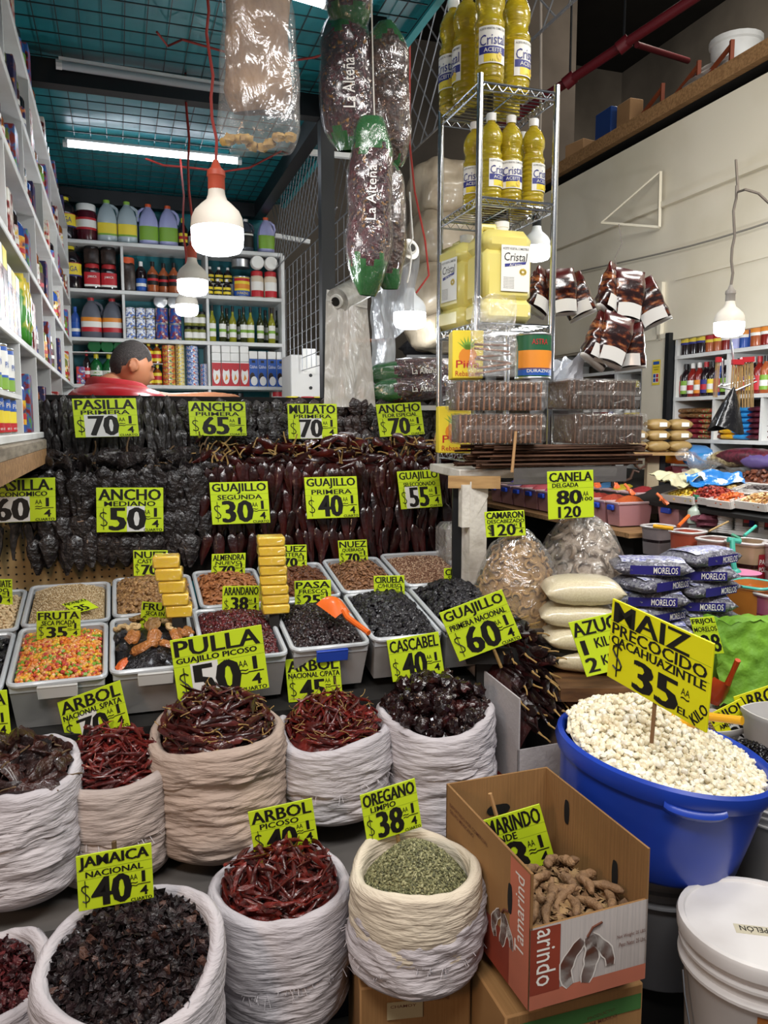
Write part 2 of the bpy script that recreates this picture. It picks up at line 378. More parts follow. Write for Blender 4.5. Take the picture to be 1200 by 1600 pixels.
# ---------------------------------------------------------------- wire screens
mb = MB()
for i in range(21): mb.tube([S(-0.5+0.082*i, 1.5, CZ-0.012), S(-0.5+0.082*i, 5.66, CZ-0.012)], 0.0028, 4)
for i in range(38): mb.tube([S(-0.5, 1.55+0.11*i, CZ-0.015), S(1.13, 1.55+0.11*i, CZ-0.015)], 0.0028, 4)
thing('ceiling_wire_grid', mb.build('grid', M('dark_wire', '#15282b', 0.5)), 'dark wire grid stretched under the teal ceiling', 'wire grid')
mb = MB()
for u in [-0.4+0.12*i for i in range(13)]: mb.tube([S(u, 5.765, 2.7), S(u, 5.765, 3.02)], 0.0018, 3)
for z in (2.8, 2.9, 3.0): mb.tube([S(-.5, 5.765, z), S(1.0, 5.765, z)], 0.0018, 3)
thing('wall_wire_grid', mb.build('grid', M('teal_wire', '#4b98a0', 0.5)), 'thin wire grid on the teal wall above the back shelves', 'wire grid')
# diamond mesh along the open side (plane u = 1.12)
mb = MB(); v0, v1, z0, z1 = 3.9, 5.66, 2.62, 3.08; st = 0.095
k = -0.5
while k < 1.8:
    for sg in (1, -1):
        a, c = (v0+k, z0), (v0+k+(z1-z0), z1)
        if sg < 0: a, c = (v0+k+(z1-z0), z0), (v0+k, z1)
        if min(a[0], c[0]) < v0-.02 or max(a[0], c[0]) > v1+.02: continue
        mb.tube([S(1.06+.004*sg, a[0], a[1]), S(1.06+.004*sg, c[0], c[1])], 0.0026, 4)
    k += st
for z in (z0, z1): mb.tube([S(1.06, v0, z), S(1.06, v1, z)], 0.004, 4)
thing('diamond_wire_screen', mb.build('screen', m_wire), 'diamond wire screen hung below the ceiling beside the black post', 'wire screen')
mb = MB(); v0, v1, z0, z1 = 2.3, 5.6, 3.10, 3.95; k = -.8
while k < 3.3:
    for sg in (1, -1):
        a, c = ((v0+k, z0), (v0+k+.85, z1)) if sg > 0 else ((v0+k+.85, z0), (v0+k, z1))
        mb.tube([S(1.64+.004*sg, *a), S(1.64+.004*sg, *c)], 0.0042, 4)
    k += .19
for z in (z0, z1): mb.tube([S(1.64, v0-.8, z), S(1.64, v1+.8, z)], 0.006, 4)
thing('diamond_wire_screen', mb.build('screen', m_wire), 'large diamond wire screen hung high behind the wire rack', 'wire screen')
mb = MB()
for i in range(15): mb.tube([S(1.13, 3.9+0.125*i, 1.9), S(1.13, 3.9+0.125*i, 2.62)], 0.003, 4)
for i in range(10): mb.tube([S(1.133, 3.9, 1.9+0.08*i), S(1.133, 5.65, 1.9+0.08*i)], 0.003, 4)
thing('square_wire_panel', mb.build('panel', m_wire), 'square wire panel hung beside the back shelves', 'wire screen')
# white tube boxes fixed on the screen
for px0, py0, px1, py1, v, lb in ((430, 368, 484, 378, 5.3, 'short white trunking strip beside the back shelves'), (484, 238, 566, 246, 4.3, 'white trunking strip across the black post')):
    a, c = onv(px0, py0, v), onv(px1, py1, v)
    thing('cable_trunking', MB().tube([a, c], 0.018, 4).build('strip', m_white), lb, 'trunking')
# ---------------------------------------------------------------- lamps
m_led = M('led_glow', '#f4f8ff', 0.3, emit=16.0)
m_tubecap = M('tube_glow', '#eef4ff', 0.3, emit=9.0)
m_tubeoff = M('tube_clear', '#aeb4b8', 0.25)
m_lampbody = M('lamp_white', '#d9d2c6', 0.5)
m_lampbody2 = M('lamp_cold_white', '#dfe3e6', 0.4)
m_socket = M('orange_socket', '#b04a33', 0.5)
m_socketg = M('grey_socket', '#8d8780', 0.5)
m_socketk = M('black_socket', '#16181a', 0.4)
m_redcord = M('red_cord', '#8e2a22', 0.55)
m_greycord = M('grey_cord', '#6e655c', 0.6)
def bulb(px, py, d, wpx, label, sock, cord, top, body=m_lampbody, power=11.0, hood=1.0):
    """big LED bulb hanging by its cord; (px, py) is the middle of the glowing globe, wpx its width in the photograph"""
    c = at(px, py, d); r = wpx/2*d/FPX
    o = thing('led_bulb', None, label, 'lamp', 'hanging LED bulbs', Tm(c))
    gl = MB().lathe([(0.02*r, -0.62*r), (0.55*r, -0.6*r), (0.86*r, -0.5*r), (0.98*r, -0.3*r), (1.0*r, 0.0), (1.0*r, 0.34*r)], 28).build('globe', m_led)
    part('globe', gl, o, 'glowing white globe')
    part('housing', MB().lathe([(1.01*r, 0.34*r), (1.0*r, 0.5*r), (0.97*r, 0.75*r), (0.85*r, 1.0*r), (0.6*r, 1.25*r), (0.4*r, 1.42*r), (0.33*r, 1.62*r), (0.31*r, 1.8*r)], 28).build('housing', body), o)
    sk = part('socket', MB().lathe([(0.30*r, 1.75*r), (0.33*r, 1.85*r), (0.32*r, 2.25*r), (0.36*r, 2.3*r), (0.34*r, 2.5*r), (0.2*r, 2.62*r), (0.10*r, 2.9*r)], 18).build('socket', sock), o)
    t = top - c; s0 = Vector((0, 0, 2.85*r))
    pts = [s0.lerp(t, q/8)+Vector((0.006*math.sin(q*1.9), 0, 0)) for q in range(9)]
    part('cord', MB().tube(pts, 0.0045 if d < 3 else 0.006, 6).build('cord', cord), sk)
    l = bpy.data.lights.new('bulb_light', 'POINT'); l.energy = power; l.color = (0.93, 0.97, 1.0); l.shadow_soft_size = r*0.8
    lo = bpy.data.objects.new('bulb_light', l); COL.objects.link(lo); lo.parent = o; lo.location = (0, 0, -0.72*r-r*0.8)
    return o
bulb(340, 372, 2.25, 78, 'largest LED bulb hanging on a thick red cord', m_socket, m_redcord, at(322, -15, 2.3), power=4)
bulb(301, 447, 3.6, 46, 'middle LED bulb just below and behind the largest bulb', m_socket, m_redcord, at(288, 60, 3.75), power=9)
bulb(292, 483, 4.3, 34, 'smallest LED bulb, lowest and farthest back before the shelves', m_socket, m_redcord, at(281, 190, 4.8), power=9)
bulb(640, 498, 4.6, 50, 'LED bulb glowing behind the hanging plastic film', m_socketg, m_greycord, Vector((at(640, 250, 4.6).x, 4.6, 5.94)), body=m_lampbody2, power=4)
bulb(838, 394, 3.5, 42, 'LED bulb with black socket beside the wire rack', m_socketk, m_greycord, Vector((at(845, 90, 3.6).x, 3.6, 5.94)), body=m_lampbody2, power=9)
bulb(1139, 512, 3.6, 44, 'LED bulb hanging over the neighbour stall counter', m_socketg, m_greycord, at(1150, 290, 3.6), power=14)
def led_tube(a, c, lit, label):
    o = thing('led_tube_light', None, label, 'lamp', 'LED tube lights on the teal ceiling', Tm(a)); d = c-a
    part('tube', MB().tube([Vector(), d], 0.017, 10).build('tube', m_tubecap if lit else m_tubeoff), o)
    n = d.normalized()
    for q in (Vector(), d): part('end_cap', MB().tube([q-n*.012, q+n*.012], 0.02, 8).build('cap', m_white), o)
    part('mounting_rail', MB().box((d/2)+Vector((0, 0, .022)), (d.length, 0.03, 0.012), T=Matrix.Translation(d/2) @ Rz(math.atan2(d.y, d.x)) @ Matrix.Translation(-d/2)).build('rail', m_white), o)
def onc(px, py): return onz(px, py, CZ-0.05)
led_tube(onc(102, 224), onc(374, 252), True, 'lit LED tube nearest the back shelves')
led_tube(onc(92, 101), onc(357, 142), False, 'unlit LED tube beside the black ceiling beam')
led_tube(onc(380, -32), onc(510, 6), True, 'lit LED tube nearest the aisle above the hanging bags')
# ceiling cords
mb = MB().tube([onc(245, 50), onc(262, 72), onc(285, 62), onc(330, 75), onc(420, 100), onc(490, 90), onc(560, 70)], 0.005, 5)
thing('hanging_red_cable', mb.build('cord', m_redcord), 'red cord looped loosely across the ceiling wires', 'cord')
mb = MB().tube([onc(228, 248), onc(255, 258), onc(300, 262), onc(350, 268), onc(390, 262), onc(440, 236), onc(475, 250)], 0.006, 5)
thing('hanging_red_cable', mb.build('cord', m_redcord), 'red cord running behind the lit tube nearest the shelves', 'cord')
mb = MB().tube([Vector((at(638, 225, 3.9).x, 3.9, 5.94)), at(640, 225, 3.9), at(648, 300, 3.9), at(664, 375, 3.9), at(670, 430, 3.9), at(650, 458, 3.9)], 0.005, 5)
thing('power_cord', mb.build('cord', m_redcord), 'thin red cord hanging in front of the wrapped bales', 'cord')
c0 = at(1155, 300, 3.6)
mb = MB().tube([at(1150, 250, 3.7), at(1153, 300, 3.6), at(1165, 296, 3.5), at(1185, 302, 3.5), at(1215, 330, 3.5)], 0.006, 6)
thing('wire_hook', mb.build('hook', m_greycord), 'grey bent wire hook above the neighbour lamp', 'hook')
# ================================================================ PACKAGED GOODS: builders
m_lid_w = M('lid_white', '#e8e6e2', 0.4); m_lid_r = M('lid_red', '#b02a2e', 0.4); m_lid_y = M('lid_yellow', '#dccb2c', 0.4)
m_lid_g = M('lid_green', '#86b03c', 0.4); m_lid_o = M('lid_orange', '#d0562a', 0.4); m_lid_k = M('lid_black', '#1c1b1c', 0.35)
m_lid_p = M('lid_purple', '#8d4a92', 0.4); m_tin = M('tin_plate', '#c4c6c8', 0.28, metal=0.9)
m_ink = M('black_ink', '#141210', 0.5); m_navy = M('navy_ink', '#2b2f7c', 0.5); m_pw = M('paper_white', '#e6e4dd', 0.5); m_pr = M('print_red', '#b8232c', 0.45)
m_py = M('print_yellow', '#e7cf3a', 0.45); m_pg = M('print_green', '#7da63a', 0.45); m_pb = M('print_blue', '#2454a8', 0.45); m_po = M('print_orange', '#df8a2c', 0.45)
m_cola = M('dark_syrup', '#1d1216', 0.14, coat=0.4); m_maroon = M('hibiscus_syrup', '#4b1420', 0.16, coat=0.4); m_clearj = M('cloudy_bottle', '#a9b6bb', 0.18)
m_lav = M('lavender_jug', '#a5a7d3', 0.35); m_greyj = M('grey_jug', '#5b5e68', 0.3); m_sauce = M('orange_sauce', '#a4552e', 0.2, coat=0.3)
m_brownj = M('brown_jar', '#3a2a24', 0.3, col2='#221713', ns=60); m_olive = M('olive_glass', '#2d3312', 0.1, coat=0.6); m_oilg = M('oil_glass', '#8a8a22', 0.1, coat=0.5)
m_greenb = M('green_bottle', '#14602f', 0.15, coat=0.4); m_redsauce = M('red_sauce', '#7c1f18', 0.15, coat=0.4); m_blueb = M('blue_bottle', '#2c4f9b', 0.2)
m_amber = M('amber_bottle', '#8f4b18', 0.15, coat=0.4); m_yelb = M('yellow_bottle', '#d99a1c', 0.25)
m_herb = M('pickle_glass', '#6a7433', 0.15, coat=0.3, col2='#8c8a48', ns=40)
def mixmat(n, a, b, c=None, s=38.0): return M(n, a, 0.35, col2=b, col3=c, ns=s, detail=2, contrast=(0.44, 0.56))
def prof_at(prof, z):
    for (r0, z0), (r1, z1) in zip(prof, prof[1:]):
        if z0 <= z <= z1 and z1 > z0: return r0+(r1-r0)*(z-z0)/(z1-z0)
    return prof[-1][0]
def sqw(q, sq):
    c, d = abs(math.cos(q)), abs(math.sin(q)); return (1-sq)+sq/max(c, d) if sq else 1.0
def patch(mb, prof, sq, z0, z1, ang, mi, lift, a0=-PI/2):
    n = 10
    mb.grid(lambda a, c: (lambda q, z: (lambda r: Vector((r*math.cos(q), r*math.sin(q), z)))((prof_at(prof, z)+lift)*sqw(q, sq)))(a0-ang+2*ang*a, z0+(z1-z0)*c), n, 3, mi)
def wraptext(mb, st, prof, sq, z0, z1, ang, mi, lift, a0=-PI/2, tilt=0.0):
    vs, fs, w, h = glyphs(st); out = []
    for x, y in vs:
        t = x/w-.5; q = a0+ang*2*t; z = z0+(z1-z0)*y/h+tilt*t
        r = (prof_at(prof, z)+lift)*sqw(q, sq); out.append((r*math.cos(q), r*math.sin(q), z))
    mb.add(out, fs, mi)
_pc = {}
def vessel(name, prof, body, sq=0.0, cap=None, label=None, handle=None, n=18, capname='cap'):
    """prof in metres from the bottom up; cap = (prof, mat); label = (z0, z1, ang, [mats], bands, texts); handle = points"""
    key = (name, tuple(prof), body.name, sq, repr(cap and (cap[0], cap[1].name)), repr(label and (label[:3], [m.name for m in label[3]], label[4:])), repr(handle))
    if key in _pc: return _pc[key]
    mb = MB().lathe(prof, n, 0, sq=sq)
    parts = []
    if cap: parts.append((capname, MB().lathe(cap[0], 14, 0).build(capname, cap[1])))
    if label:
        z0, z1, ang, mats, bands, texts = label
        lb = MB(); patch(lb, prof, sq, z0, z1, ang, 0, 0.0012)
        for za, zb, mi in bands: patch(lb, prof, sq, za, zb, ang, mi, 0.0018)
        for t in texts: wraptext(lb, t[0], prof, sq, t[1], t[2], t[3], t[4], 0.0026, tilt=(t[5] if len(t) > 5 else 0))
        parts.append(('label', lb.build('label', mats)))
    if handle: parts.append(('handle', MB().tube(handle[0], handle[1], 8).build('handle', body)))
    _pc[key] = Proto(name, mb.build(name, body), parts); return _pc[key]
def rp(w, h, rows): return [(w/2*a, h*b) for a, b in rows]
def bottle(name, w, h, body, capm, lab=None, neck=0.32, sh=0.62, top=0.86):
    p = rp(w, h, [(0.9, 0), (1, .02), (1, sh), (.9, sh+.06), (.6, sh+.14), (neck, sh+.2), (neck, top)])
    return vessel(name, p, body, 0, (rp(w, h, [(neck*1.15, top-.01), (neck*1.15, 1.0), (neck, 1.0)]), capm), lab)
def jug(w, h, body, capm, lab=None, hs=1):
    p = rp(w, h, [(0.78, 0), (.86, .03), (.87, .5), (.8, .62), (.6, .78), (.36, .88), (.24, .92), (.24, .95)])
    hd = ([(hs*w*.40, 0, h*.58), (hs*w*.46, 0, h*.70), (hs*w*.40, 0, h*.82), (hs*w*.24, 0, h*.88), (hs*w*.1, 0, h*.89)], w*.07)
    return vessel('jug', p, body, 0.45, (rp(w, h, [(.27, .93), (.28, 1.0), (.2, 1.0)]), capm), lab, hd)
def jar(w, h, body, lidm, lab=None, sq=0.0):
    p = rp(w, h, [(.92, 0), (1, .04), (1, .74), (.9, .8), (.82, .84)])
    return vessel('jar', p, body, sq, (rp(w, h, [(.88, .82), (.9, .84), (.9, .98), (.85, 1.0)]), lidm), lab, capname='lid')
def can(w, h, labm, lab=None, name='can'):
    p = rp(w, h, [(.97, 0), (1, .02), (1, .035), (.975, .05), (.975, .95), (1, .965), (1, .985), (.97, 1.0)])
    key = ('can', name, round(w, 4), round(h, 4), labm.name, repr(lab and lab[4:]))
    if key in _pc: return _pc[key]
    mb = MB().lathe(p, 20, [0, 0, 0, 1, 0, 0, 0]).lathe(rp(w, h, [(.93, .985), (.9, .992), (.6, .992)]), 20, 0)
    parts = []
    if lab:
        z0, z1, ang, mats, bands, texts = lab; lb = MB(); patch(lb, p, 0, z0, z1, ang, 0, 0.0012)
        for za, zb, mi in bands: patch(lb, p, 0, za, zb, ang, mi, 0.0018)
        for t in texts: wraptext(lb, t[0], p, 0, t[1], t[2], t[3], t[4], 0.0026, tilt=(t[5] if len(t) > 5 else 0))
        parts.append(('label', lb.build('label', mats)))
    _pc[key] = Proto(name, mb.build(name, [m_tin, labm]), parts); return _pc[key]
def carton(w, d, h, mats, draw=None, name='carton'):
    """box with printed front; draw(mb) adds flat print in the front's own XY frame (origin at its lower left)"""
    key = ('ctn', name, round(w, 4), round(d, 4), round(h, 4), mats[0].name, draw and draw.__name__)
    if key in _pc: return _pc[key]
    mb = MB().box((0, 0, h/2), (w, d, h), 0, b=0.0025)
    parts = []
    if draw:
        pb = MB(); draw(pb, w, h); T = Matrix.Translation((-w/2, -d/2-0.0012, 0)) @ Rx(PI/2)
        pb.v = [tuple(T @ Vector(p)) for p in pb.v]; parts.append(('printed_front', pb.build('print', mats, smooth=False)))
    _pc[key] = Proto(name, mb.build(name, mats[0]), parts); return _pc[key]
def rect(mb, x0, y0, x1, y1, mi, z=0.0): mb.add([(x0, y0, z), (x1, y0, z), (x1, y1, z), (x0, y1, z)], [(0, 1, 2, 3)], mi)
def disc(mb, x, y, rx, ry, mi, z=0.0, n=14): mb.add([(x+rx*math.cos(2*PI*i/n), y+ry*math.sin(2*PI*i/n), z) for i in range(n)], [tuple(range(n))], mi)
def pillow(w, d, h, mats, name, seed=0, pinch=0.75, n=16, crinkle=0.06, printfn=None, tail=0.5):
    """soft filled bag lying flat: w along x, d along y, h high, flattened seams at the two x ends"""
    mb = MB(); vs = []
    def fn(a, c):
        q = 2*PI*a; t = 2*c-1
        e = (1-abs(t)**3.2); hh = h/2*(0.06+0.94*max(0, e)**0.6); ww = d/2*(1-0.16*abs(t)**2*pinch)
        cx, sy = math.cos(q), math.sin(q)
        y = ww*math.copysign(abs(cx)**0.6, cx); z = hh*math.copysign(abs(sy)**0.75, sy)
        k = 1+crinkle*noise.noise(Vector((t*6+seed, cx*3, sy*3+seed*2.1)))*1.6
        return Vector((w/2*t, y*k, z*k+h/2))
    mb.grid(fn, n, 14, 0, wrap=True)
    mb.f.append(tuple(range(n-1, -1, -1))); mb.m.append(0)
    o = 14*n; mb.f.append(tuple(range(o, o+n))); mb.m.append(0)
    if printfn: printfn(mb, w, d, h)
    return mb.build(name, mats, sharp=1.2)
# ---------------------------------------------------------------- recurring labels
def L_mega(w, h): return (h*.28, h*.58, 1.15, [m_py, m_navy, m_lid_r], [(h*.28, h*.32, 1), (h*.55, h*.58, 2)], [('MEGA', h*.38, h*.50, .62, 1)])
def L_fruit(w, h, mats, t=None): return (h*.22, h*.5, 1.2, mats, [(h*.22, h*.29, 1)], [(t, h*.34, h*.44, .6, 2)] if t else [])
def L_plain(h, z0, z1, mats, bands=(), texts=(), ang=1.1): return (h*z0, h*z1, ang, mats, [(h*a, h*b, i) for a, b, i in bands], [(t[0], h*t[1], h*t[2], *t[3:]) for t in texts])
# ================================================================ BACK SHELVES (plane v = 5.47)
SV, SB = 5.47, 5.75
ZB = [2.717, 2.415, 2.11, 1.814, 1.50]
u0, u1, ud = -0.285, 1.10, (0.055, 0.59)
sh = thing('shelf_unit', None, 'white open shelf unit along the teal back wall', 'shelves', None, SF(0, 0, 0))
def sh_part(nm, c, d, par=sh): part(nm, MB().box(c, d, 0, b=0.003).build(nm, m_white), par)
for z in ZB: sh_part('shelf_board', ((u0+u1)/2, (SV+SB)/2, z-0.0125), (u1-u0, SB-SV, 0.025))
for u in (u0, u1):
    sh_part('side_panel', (u, (SV+SB)/2, 1.352), (0.025, SB-SV, 2.70))
for u in ud:
    for a, c in ((2.415, 2.692), (2.11, 2.39), (1.814, 2.085), (1.5, 1.789)): sh_part('divider', (u, (SV+SB)/2, (a+c)/2), (0.018, SB-SV-.01, c-a))
K = 5.33/FPX
def bput(px, proto, label, cat, z, dv=0.10, group=None, rot=0.0, dz=0.0):
    """stand a thing on the back shelves at photograph column px"""
    u = onv(px, 480, SV+dv).dot(UX)
    return proto.put(SF(u, SV+dv, z+dz+0.001, rot), label, cat, group)
W = lambda px: px*K
G0 = 'bottles and jugs on the top back shelf'
# top row
bput(107, vessel('bottle', rp(W(33), W(64), [(.9, 0), (1, .03), (1, .3), (.97, .32), (.97, .56), (1, .6), (.92, .72), (.55, .84), (.34, .88), (.34, .92)]), m_cola, 0.2, (rp(W(33), W(64), [(.38, .9), (.38, .97), (.3, .98)]), m_lid_y), L_mega(W(33), W(64)), ([(-.04, 0, W(60)), (-.03, 0, W(66)), (.03, 0, W(66)), (.045, 0, W(62))], .004)), 'big dark drink bottle with yellow handle, first on the top back shelf', 'bottle', ZB[0], group=G0)
bput(140, jar(W(31), W(54), m_maroon, m_lid_w, L_plain(W(54), .3, .62, [m_pr, m_pw, m_pr], [(.36, .56, 1)])), 'maroon jar with white lid on the top back shelf', 'jar', ZB[0], group=G0)
for i, px in enumerate((172, 203)):
    bput(px, jug(W(35), W(63), m_clearj, m_lid_g, L_plain(W(63), .16, .44, [m_py, m_pw, m_pg], [(.16, .2, 2)], ang=.95), hs=1), 'cloudy white jug with green cap, ' + ('handle turned to the right', 'beside the lavender jugs')[i], 'jug', ZB[0], group=G0)
for i, px in enumerate((236, 266, 417)):
    bput(px, jug(W(34 if i < 2 else 31), W(62 if i < 2 else 57), m_lav, m_lid_o, L_plain(W(60), .12, .46, [m_pg, m_pr, m_pw], []), hs=(-1, 1, 1)[i]), ('lavender jug with orange cap, handle turned to the left', 'lavender jug with orange cap, nearest the small sauce bottle', 'lavender jug with orange cap at the far end of the top shelf')[i], 'jug', ZB[0], group=G0)
bput(289, bottle('bottle', W(14), W(46), m_cola, m_lid_y, L_plain(W(46), .2, .5, [m_py, m_pr], [(.3, .4, 1)])), 'slim dark sauce bottle with yellow cap on the top back shelf', 'bottle', ZB[0], group=G0)
bput(303, bottle('bottle', W(13), W(44), m_cola, m_lid_g, L_plain(W(46), .2, .5, [m_pw, m_pr])), 'slim dark bottle with green cap behind the lamp cords', 'bottle', ZB[0], 0.17, group=G0)
bput(386, jug(W(27), W(52), M('smoky_jug', '#3f4450', .3), m_lid_w, L_plain(W(52), .15, .6, [m_ink, m_pw], [(.5, .55, 1)])), 'smoky dark jug with white cap beside the last lavender jug', 'jug', ZB[0], group=G0)
# second row, left
bput(113, vessel('bottle', rp(W(33), W(64), [(.9, 0), (1, .03), (1, .3), (.97, .32), (.97, .56), (1, .6), (.92, .72), (.55, .84), (.34, .88), (.34, .92)]), m_cola, 0.2, (rp(W(33), W(64), [(.38, .9), (.38, .97), (.3, .98)]), m_lid_y), L_mega(W(33), W(64)), ([(-.04, 0, W(60)), (-.03, 0, W(66)), (.03, 0, W(66)), (.045, 0, W(62))], .004)), 'big dark drink bottle with yellow handle on the second back shelf', 'bottle', ZB[1])
for i, px in enumerate((146, 172)):
    lab = L_plain(W(38), .12, .66, [m_pr, m_pw, m_pr], [(.12, .2, 1)], [('JAMAICA', .42, .54, .5, 1)])
    bput(px, jar(W(23), W(38), m_cola, m_lid_r, lab, sq=.7), 'square dark jar with red label, ' + ('next to the big dark bottle', 'next to the white divider')[i], 'jar', ZB[1], .09, 'square hibiscus jars')
    bput(px, jar(W(22), W(26), m_brownj, m_lid_k, None, sq=.7), 'square dark jar stacked on the red labelled jar ' + ('next to the big dark bottle', 'next to the white divider')[i], 'jar', ZB[1], .09, 'square dark jars stacked on top', dz=W(38)+.001)
# second row, middle
bput(201, jar(W(23), W(51), m_brownj, m_lid_o, None, sq=.6), 'tall brown jar of olives with orange lid', 'jar', ZB[1])
bput(222, bottle('bottle', W(16), W(47), m_cola, m_lid_w, L_plain(W(47), .05, .45, [m_pb, m_pw], [(.2, .3, 1)]), sh=.66), 'dark bottle with blue label and white cap', 'bottle', ZB[1])
for i, px in enumerate((240, 257, 273, 292, 306)):
    bput(px, bottle('bottle', W(17), W(47), m_sauce, m_lid_k, L_plain(W(47), .25, .58, [m_ink, m_pr], [(.38, .46, 1)]), sh=.6), 'orange chilli sauce bottle with black label, %s of the row' % ORD[i], 'bottle', ZB[1], .08+.03*(i % 2), 'orange chilli sauce bottles')
# second row, right
for i, px in enumerate((327, 341, 355)):
    bput(px, bottle('bottle', W(13), W(26), m_cola, m_lid_w, L_plain(W(26), .1, .5, [m_py, m_ink], [(.25, .35, 1)]), sh=.6), 'small dark bottle with yellow label in the front row, %s from the divider' % ORD[i], 'bottle', ZB[1], .05, 'small dark bottles with yellow labels')
    bput(px+2, bottle('bottle', W(13), W(25), m_cola, m_lid_w, L_plain(W(25), .1, .5, [m_py, m_ink], [(.25, .35, 1)]), sh=.6), 'small dark bottle with yellow label raised behind, %s from the divider' % ORD[i], 'bottle', ZB[1], .17, 'small dark bottles with yellow labels', dz=W(24))
part('riser', MB().box((0.72, SV+.18, ZB[1]+W(12)), (.2, .1, W(22)), b=.002).build('riser', m_white), sh)
bput(378, can(W(27), W(32), m_pb, L_plain(W(32), .06, .94, [m_py, m_pb, m_po, m_pr], [(.06, .3, 1), (.4, .62, 2), (.76, .9, 3)], [('DURAZNO', .12, .24, .7, 0)])), 'peach can with blue and yellow label below a tin lid', 'can', ZB[1], .08)
bput(377, can(W(29), W(12), m_tin), 'large tin standing on its rim above the peach can', 'can', ZB[1], .10, dz=W(47))
for i, px in enumerate((402, 423)):
    bput(px, jar(W(21), W(42), M('mayonnaise', '#d9c9b0', .3), m_lid_r, L_plain(W(42), .05, .6, [m_pw, m_pr, m_ink], [(.05, .28, 1)])), 'cream coloured jar with red and white label, ' + ('beside the peach can', 'against the right end panel')[i], 'jar', ZB[1], .08, 'cream coloured jars')
    o = Proto('tub', MB().lathe(rp(W(21), W(12), [(.9, 0), (1, .1), (1, .8), (.9, 1)]), 20).build('tub', m_pw), [('lid', MB().lathe([(W(9), -.002), (W(10), 0), (W(10), .012), (W(7), .013), (W(7), .008), (W(6), .008)], 20).build('lid', m_tin))])
    T = SF(onv(px, 480, SV+.06).dot(UX), SV+.06, ZB[1]+W(54)) @ Rx(PI/2)
    o.put(T, 'white tub lying on its side above the cream jars, ' + ('nearer the tin', 'at the end panel')[i], 'tub', 'white tubs lying above the jars')
# third row, left
bput(117, bottle('bottle', W(14), W(46), m_blueb, m_pb, L_plain(W(46), .1, .5, [m_pb, m_pw], [(.2, .3, 1)])), 'small blue bottle with blue cap on the third back shelf', 'bottle', ZB[2])
for i, px in enumerate((142, 175)):
    bput(px, jug(W(35), W(60), m_greyj, m_lid_r, L_plain(W(60), .15, .5, [m_pw, m_pr, m_po], [(.15, .26, 1), (.4, .5, 2)])), 'grey jug with red cap, ' + ('beside the small blue bottle', 'beside the white divider')[i], 'jug', ZB[2], group='grey jugs with red caps')
# third row, middle: milk cans and jam cans
mm = mixmat('milk_can_print', '#e8ebf0', '#2f63b8', '#d8b52c', 55)
for i, px in enumerate((203, 219, 234)):
    for k in range(3):
        bput(px, can(W(14.5), W(15.5), mm), 'blue and white milk can, %s in the %s stack' % (('bottom', 'middle', 'top')[k], ORD[i]), 'can', ZB[2], .06, 'stacked milk cans', dz=k*W(15.7))
mj = mixmat('bean_can_print', '#2354a4', '#8e2a2a', '#d9d3c8', 40)
for i, px in enumerate((252, 273)):
    for k in range(2): bput(px, can(W(19), W(24), mj), 'blue can with dark red picture, %s of the %s pair' % (('lower', 'upper')[k], ORD[i]), 'can', ZB[2], .06, 'blue bean cans', dz=k*W(24.3))
    o = can(W(20), W(8), m_tin); o.put(SF(onv(px-1, 480, SV+.05).dot(UX), SV+.09, ZB[2]+W(58.6)) @ Rx(PI/2), 'shiny tin standing on edge over the %s pair of blue cans' % ORD[i], 'can', 'tins standing on edge')
for i, px in enumerate((293, 304, 315)):
    bput(px, jar(W(12), W(22), m_herb, m_lid_k, L_plain(W(22), .2, .6, [m_pw, m_pg])), 'small pickle jar, %s in the lower tier behind the lowest lamp' % ORD[i], 'jar', ZB[2], .05, 'small pickle jars')
    bput(px, jar(W(12), W(22), m_herb, m_lid_k, L_plain(W(22), .2, .6, [m_pw, m_pg])), 'small pickle jar, %s in the upper tier behind the lowest lamp' % ORD[i], 'jar', ZB[2], .05, 'small pickle jars', dz=W(23))
# third row, right: olive oil
for i, px in enumerate((331, 347, 354, 363, 374, 380, 391, 406, 414, 424, 433)):
    dv = (.05, .06, .16, .06, .17, .06, .06, .07, .17, .06, .16)[i]
    bput(px, bottle('bottle', W(11.5), W(56), m_olive if i % 3 else m_oilg, m_lid_k, L_plain(W(56), .14, .5, [m_pw, m_pg, m_ink], [(.28, .36, 1)]), neck=.36, sh=.55), 'dark olive oil bottle with cream label, %s from the divider' % ORD[i], 'bottle', ZB[2], dv, 'olive oil bottles')
# fourth row, left
bput(132, bottle('bottle', W(11), W(50), m_cola, m_pr, L_plain(W(50), .2, .5, [m_pr, m_pw], [(.3, .4, 1)])), 'slim dark sauce bottle beside the green lime bottles', 'bottle', ZB[3])
bput(122, carton(W(12), .06, W(26), [mixmat('biscuit_print', '#c33a2a', '#2c50a0', '#e8e0d0', 40)], None, 'packet'), 'red and blue packet beside the slim dark bottle', 'packet', ZB[3])
for i, px in enumerate((147, 167, 187)):
    bput(px, bottle('bottle', W(19), W(46), m_greenb, m_lid_y, L_plain(W(46), .08, .55, [m_greenb, m_pw, m_pg], [(.3, .45, 1), (.08, .2, 2)], [('LIMON', .34, .41, .5, 2)]), sh=.62), 'green lime juice bottle with yellow cap, %s from the dark sauce bottle' % ORD[i], 'bottle', ZB[3], group='green lime juice bottles')
    o = bottle('bottle', W(19), W(46), m_greenb, m_lid_y)
    o.put(SF(onv(px-2, 480, SV+.06).dot(UX), SV+.05, ZB[3]+W(56.5)) @ Rx(-PI/2), 'green bottle lying end-on above the lime bottles, %s of three' % ORD[i], 'bottle', 'green bottles lying on the upper row')
part('inner_board', MB().box((-.11, SV+.12, ZB[3]+W(46.6)), (.32, .2, .006)).build('inner_board', m_white), sh)
